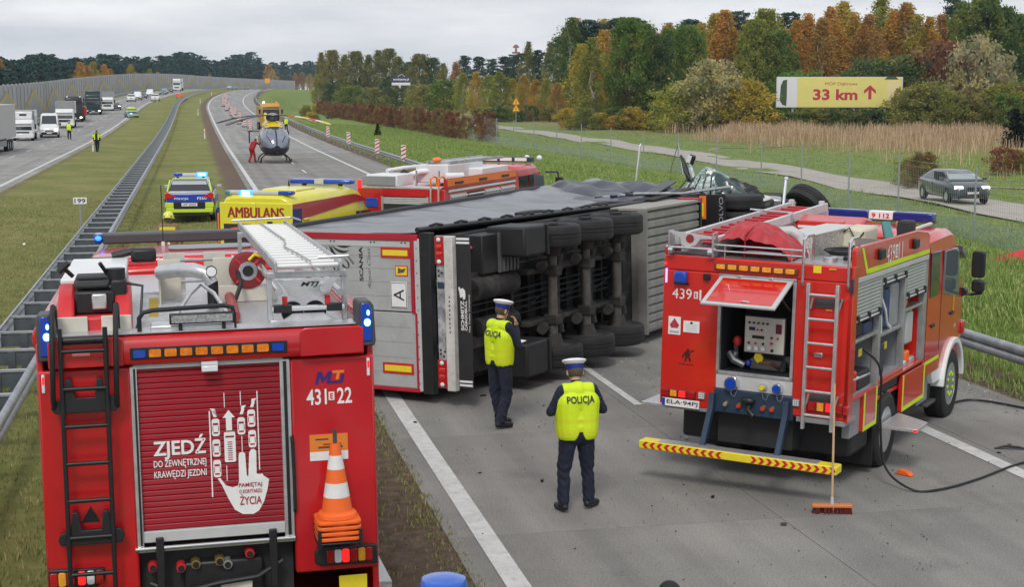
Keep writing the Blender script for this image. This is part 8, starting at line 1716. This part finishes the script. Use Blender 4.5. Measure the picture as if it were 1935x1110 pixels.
# hoses
def hose(name, label, pts, r, mat=BLACK):
    q = []
    for i in range(len(pts) - 1):
        p0, p1, p2, p3 = [Vector(pts[max(0, min(len(pts) - 1, i + k))]) for k in (-1, 0, 1, 2)]
        for k in range(10):
            t_ = k / 10; q.append(.5 * ((2 * p1) + (p2 - p0) * t_ + (2 * p0 - 5 * p1 + 4 * p2 - p3) * t_ ** 2 + (3 * p1 - p0 - 3 * p2 + p3) * t_ ** 3))
    q.append(Vector(pts[-1])); return tag(tb(name, None, mat, q, r, 8), label, 'hose')
HBM = M('hose_black', (.012, .012, .013), .45)
hw = RT.matrix_world
hose('air_hose', 'black hose hanging from the side locker and trailing across the road', [hw @ Vector((1.2, .75, 1.8)), hw @ Vector((1.4, .85, 1.55)), hw @ Vector((1.42, .9, .9)), (8.55, 17.3, .25), (8.75, 16.95, .03), (9.1, 16.9, .025), (9.8, 17.25, .025), (10.8, 17.9, .025), (12.2, 18.6, .025)], .016, HBM)
hose('air_hose', 'black hose running from the front wheel along the gravel edge', [hw @ Vector((1.0, 5.9, .1)), (12.3, 21.9, .03), (12.9, 21.0, .025), (13.3, 20.2, .025), (13.6, 19.0, .025), (13.9, 18.0, .025)], .018, HBM)
# red sheet on the grass bank
RSH = thing('red_sheet', 'crumpled red sheet lying on the grass bank at the right edge', 'sheet', (22.9, 38.2, gz(Vector((22.9, 38.2, 0)))), 20)
crumple('sheet', RSH, (0, 0, .02), 1.7, 1.1, .32, M('red_cloth', (.48, .03, .035), .6, var=.15, scale=5), 21, 18)
# debris on the road
DBM = [BLACK, GREYD, M('shard_glass', (.35, .4, .4), .15), BLACK, GREYM]; dr_ = random.Random(9)
spots = [(11.3, 19.0), (11.6, 18.3), (11.9, 18.9), (10.9, 18.6), (12.3, 19.4), (9.9, 19.2), (11.0, 16.6), (12.6, 18.0), (10.3, 16.4), (9.2, 16.3), (6.2, 17.2), (6.6, 15.9), (5.5, 18.2), (3.6, 19.0), (6.0, 19.5), (4.3, 18.4), (8.2, 25.2), (8.6, 25.0), (8.9, 25.6), (7.9, 24.6), (9.3, 25.4), (8.4, 26.0), (7.5, 24.0), (9.7, 24.8), (6.8, 25.0), (3.2, 22.2), (5.4, 23.0), (6.9, 20.3), (4.6, 24.0), (7.2, 22.0)]
pieces = []
for i, (x, y) in enumerate(spots):
    s_ = dr_.uniform(.015, .05); a = [dr_.uniform(.5, 1.5) for _ in range(6)]
    me = MB().prism([(s_ * a[k] * math.cos(k * 1.05), s_ * a[k] * math.sin(k * 1.05) * .6) for k in range(6)], 'z', 0, dr_.uniform(.008, .03)).mesh('debris_piece', DBM[i % 5], 0)
    o = link('debris_piece', me, None, loc=(x, y, .006)); o.rotation_euler = (0, 0, dr_.uniform(0, 6)); tag(o, 'small dark scrap of crash debris lying on the concrete', 'debris', 'crash debris on the road')
for i, (x, y) in enumerate(((-5.2, 27), (-6.8, 40), (-1.9, 21), (-1.6, 22.4), (-5.6, 52), (-7.9, 61), (-4.4, 34), (1.6, 18.6), (2.2, 21.0))):
    me = MB().prism([(-.05, -.03), (.04, -.05), (.07, .02), (.0, .05), (-.06, .03)], 'z', 0, .03).mesh('litter_piece', WHITEP, 0); o = link('litter_piece', me, None, loc=(x, y, float(zground(x, y)) + .04)); o.rotation_euler = (.3, .2, i * 1.3); tag(o, 'small white scrap of litter lying in the median grass', 'litter', 'litter in the median grass')
for i, (x, y, a) in enumerate(((11.2, 18.75, 20), (12.0, 18.55, -35), (8.3, 25.3, 60))):
    o = thing('broken_trim', ['bent black trim strip on the road right of the fire engine', 'long black wire and trim piece near the right picture edge', 'bent dark metal strip between trailer and fire engine'][i], 'debris', (x, y, .01), a); MB().prism([(-.25, 0), (-.1, .05), (.08, .04), (.25, .0), (.1, .01), (-.1, .02)], 'y', -.03, .03).obj('strip', BLACK, o, bevel=.004); tb('wire', o, BLACK, [(.2, 0, .01), (.5, .1, .012), (.8, .05, .012)], .006, 5)
oc = thing('orange_chock', 'small orange plastic wedge by the rear wheel of the fire engine', 'wheel chock', (9.05, 17.75, .004), 60); MB().prism([(-.12, 0), (.12, 0), (.08, .05), (-.06, .07)], 'y', -.05, .05).obj('wedge', CONE_B, oc, bevel=.01)
gg = np.random.default_rng(12)
def grit(n, x0, x1, y0, y1, name, label, m_, sz=.02):
    P_ = np.stack([gg.uniform(x0, x1, n), gg.uniform(y0, y1, n), np.full(n, .006)], 1); q = leaf_quads(P_ + [0, 0, .006], np.full(n, sz) * gg.uniform(.4, 1.6, n), gg)
    q[:, :, 2] = np.clip(q[:, :, 2], .004, .03); o = link(name, quads(name, q, m_), None, kind='stuff'); tag(o, label, 'debris')
grit(700, 12.4, 13.6, 17, 30, 'glass_grit', 'strip of glass grit and gravel at the shoulder edge', M('grit', (.35, .36, .35), .5, var=.5, scale=50), .025)
grit(300, 7.0, 10.5, 24, 27, 'glass_crumbs', 'crumbs of glass and plastic scattered between trailer and fire engine', M('grit'), .016)
grit(500, 3, 12, 14, 24, 'road_specks', 'fine dark specks strewn over the near concrete', M('speck', (.04, .04, .04), .8), .012)
# ------------------------------------------------------------------ damp autumn air
hz = MB().box(-1450, 1650, -130, 2250, -2.2, 34).obj('haze', [], None, smooth=0, kind='stuff'); tag(hz, 'thin bluish haze over the motorway and the far woods', 'haze')
hm = bpy.data.materials.new('thin_haze'); hm.use_nodes = True; N = hm.node_tree.nodes; N.clear()
vo = N.new('ShaderNodeVolumePrincipled'); vo.inputs['Color'].default_value = (.70, .85, 1.0, 1); vo.inputs['Density'].default_value = .00014; vo.inputs['Anisotropy'].default_value = .1
mo = N.new('ShaderNodeOutputMaterial'); hm.node_tree.links.new(vo.outputs[0], mo.inputs['Volume']); hz.data.materials.append(hm)
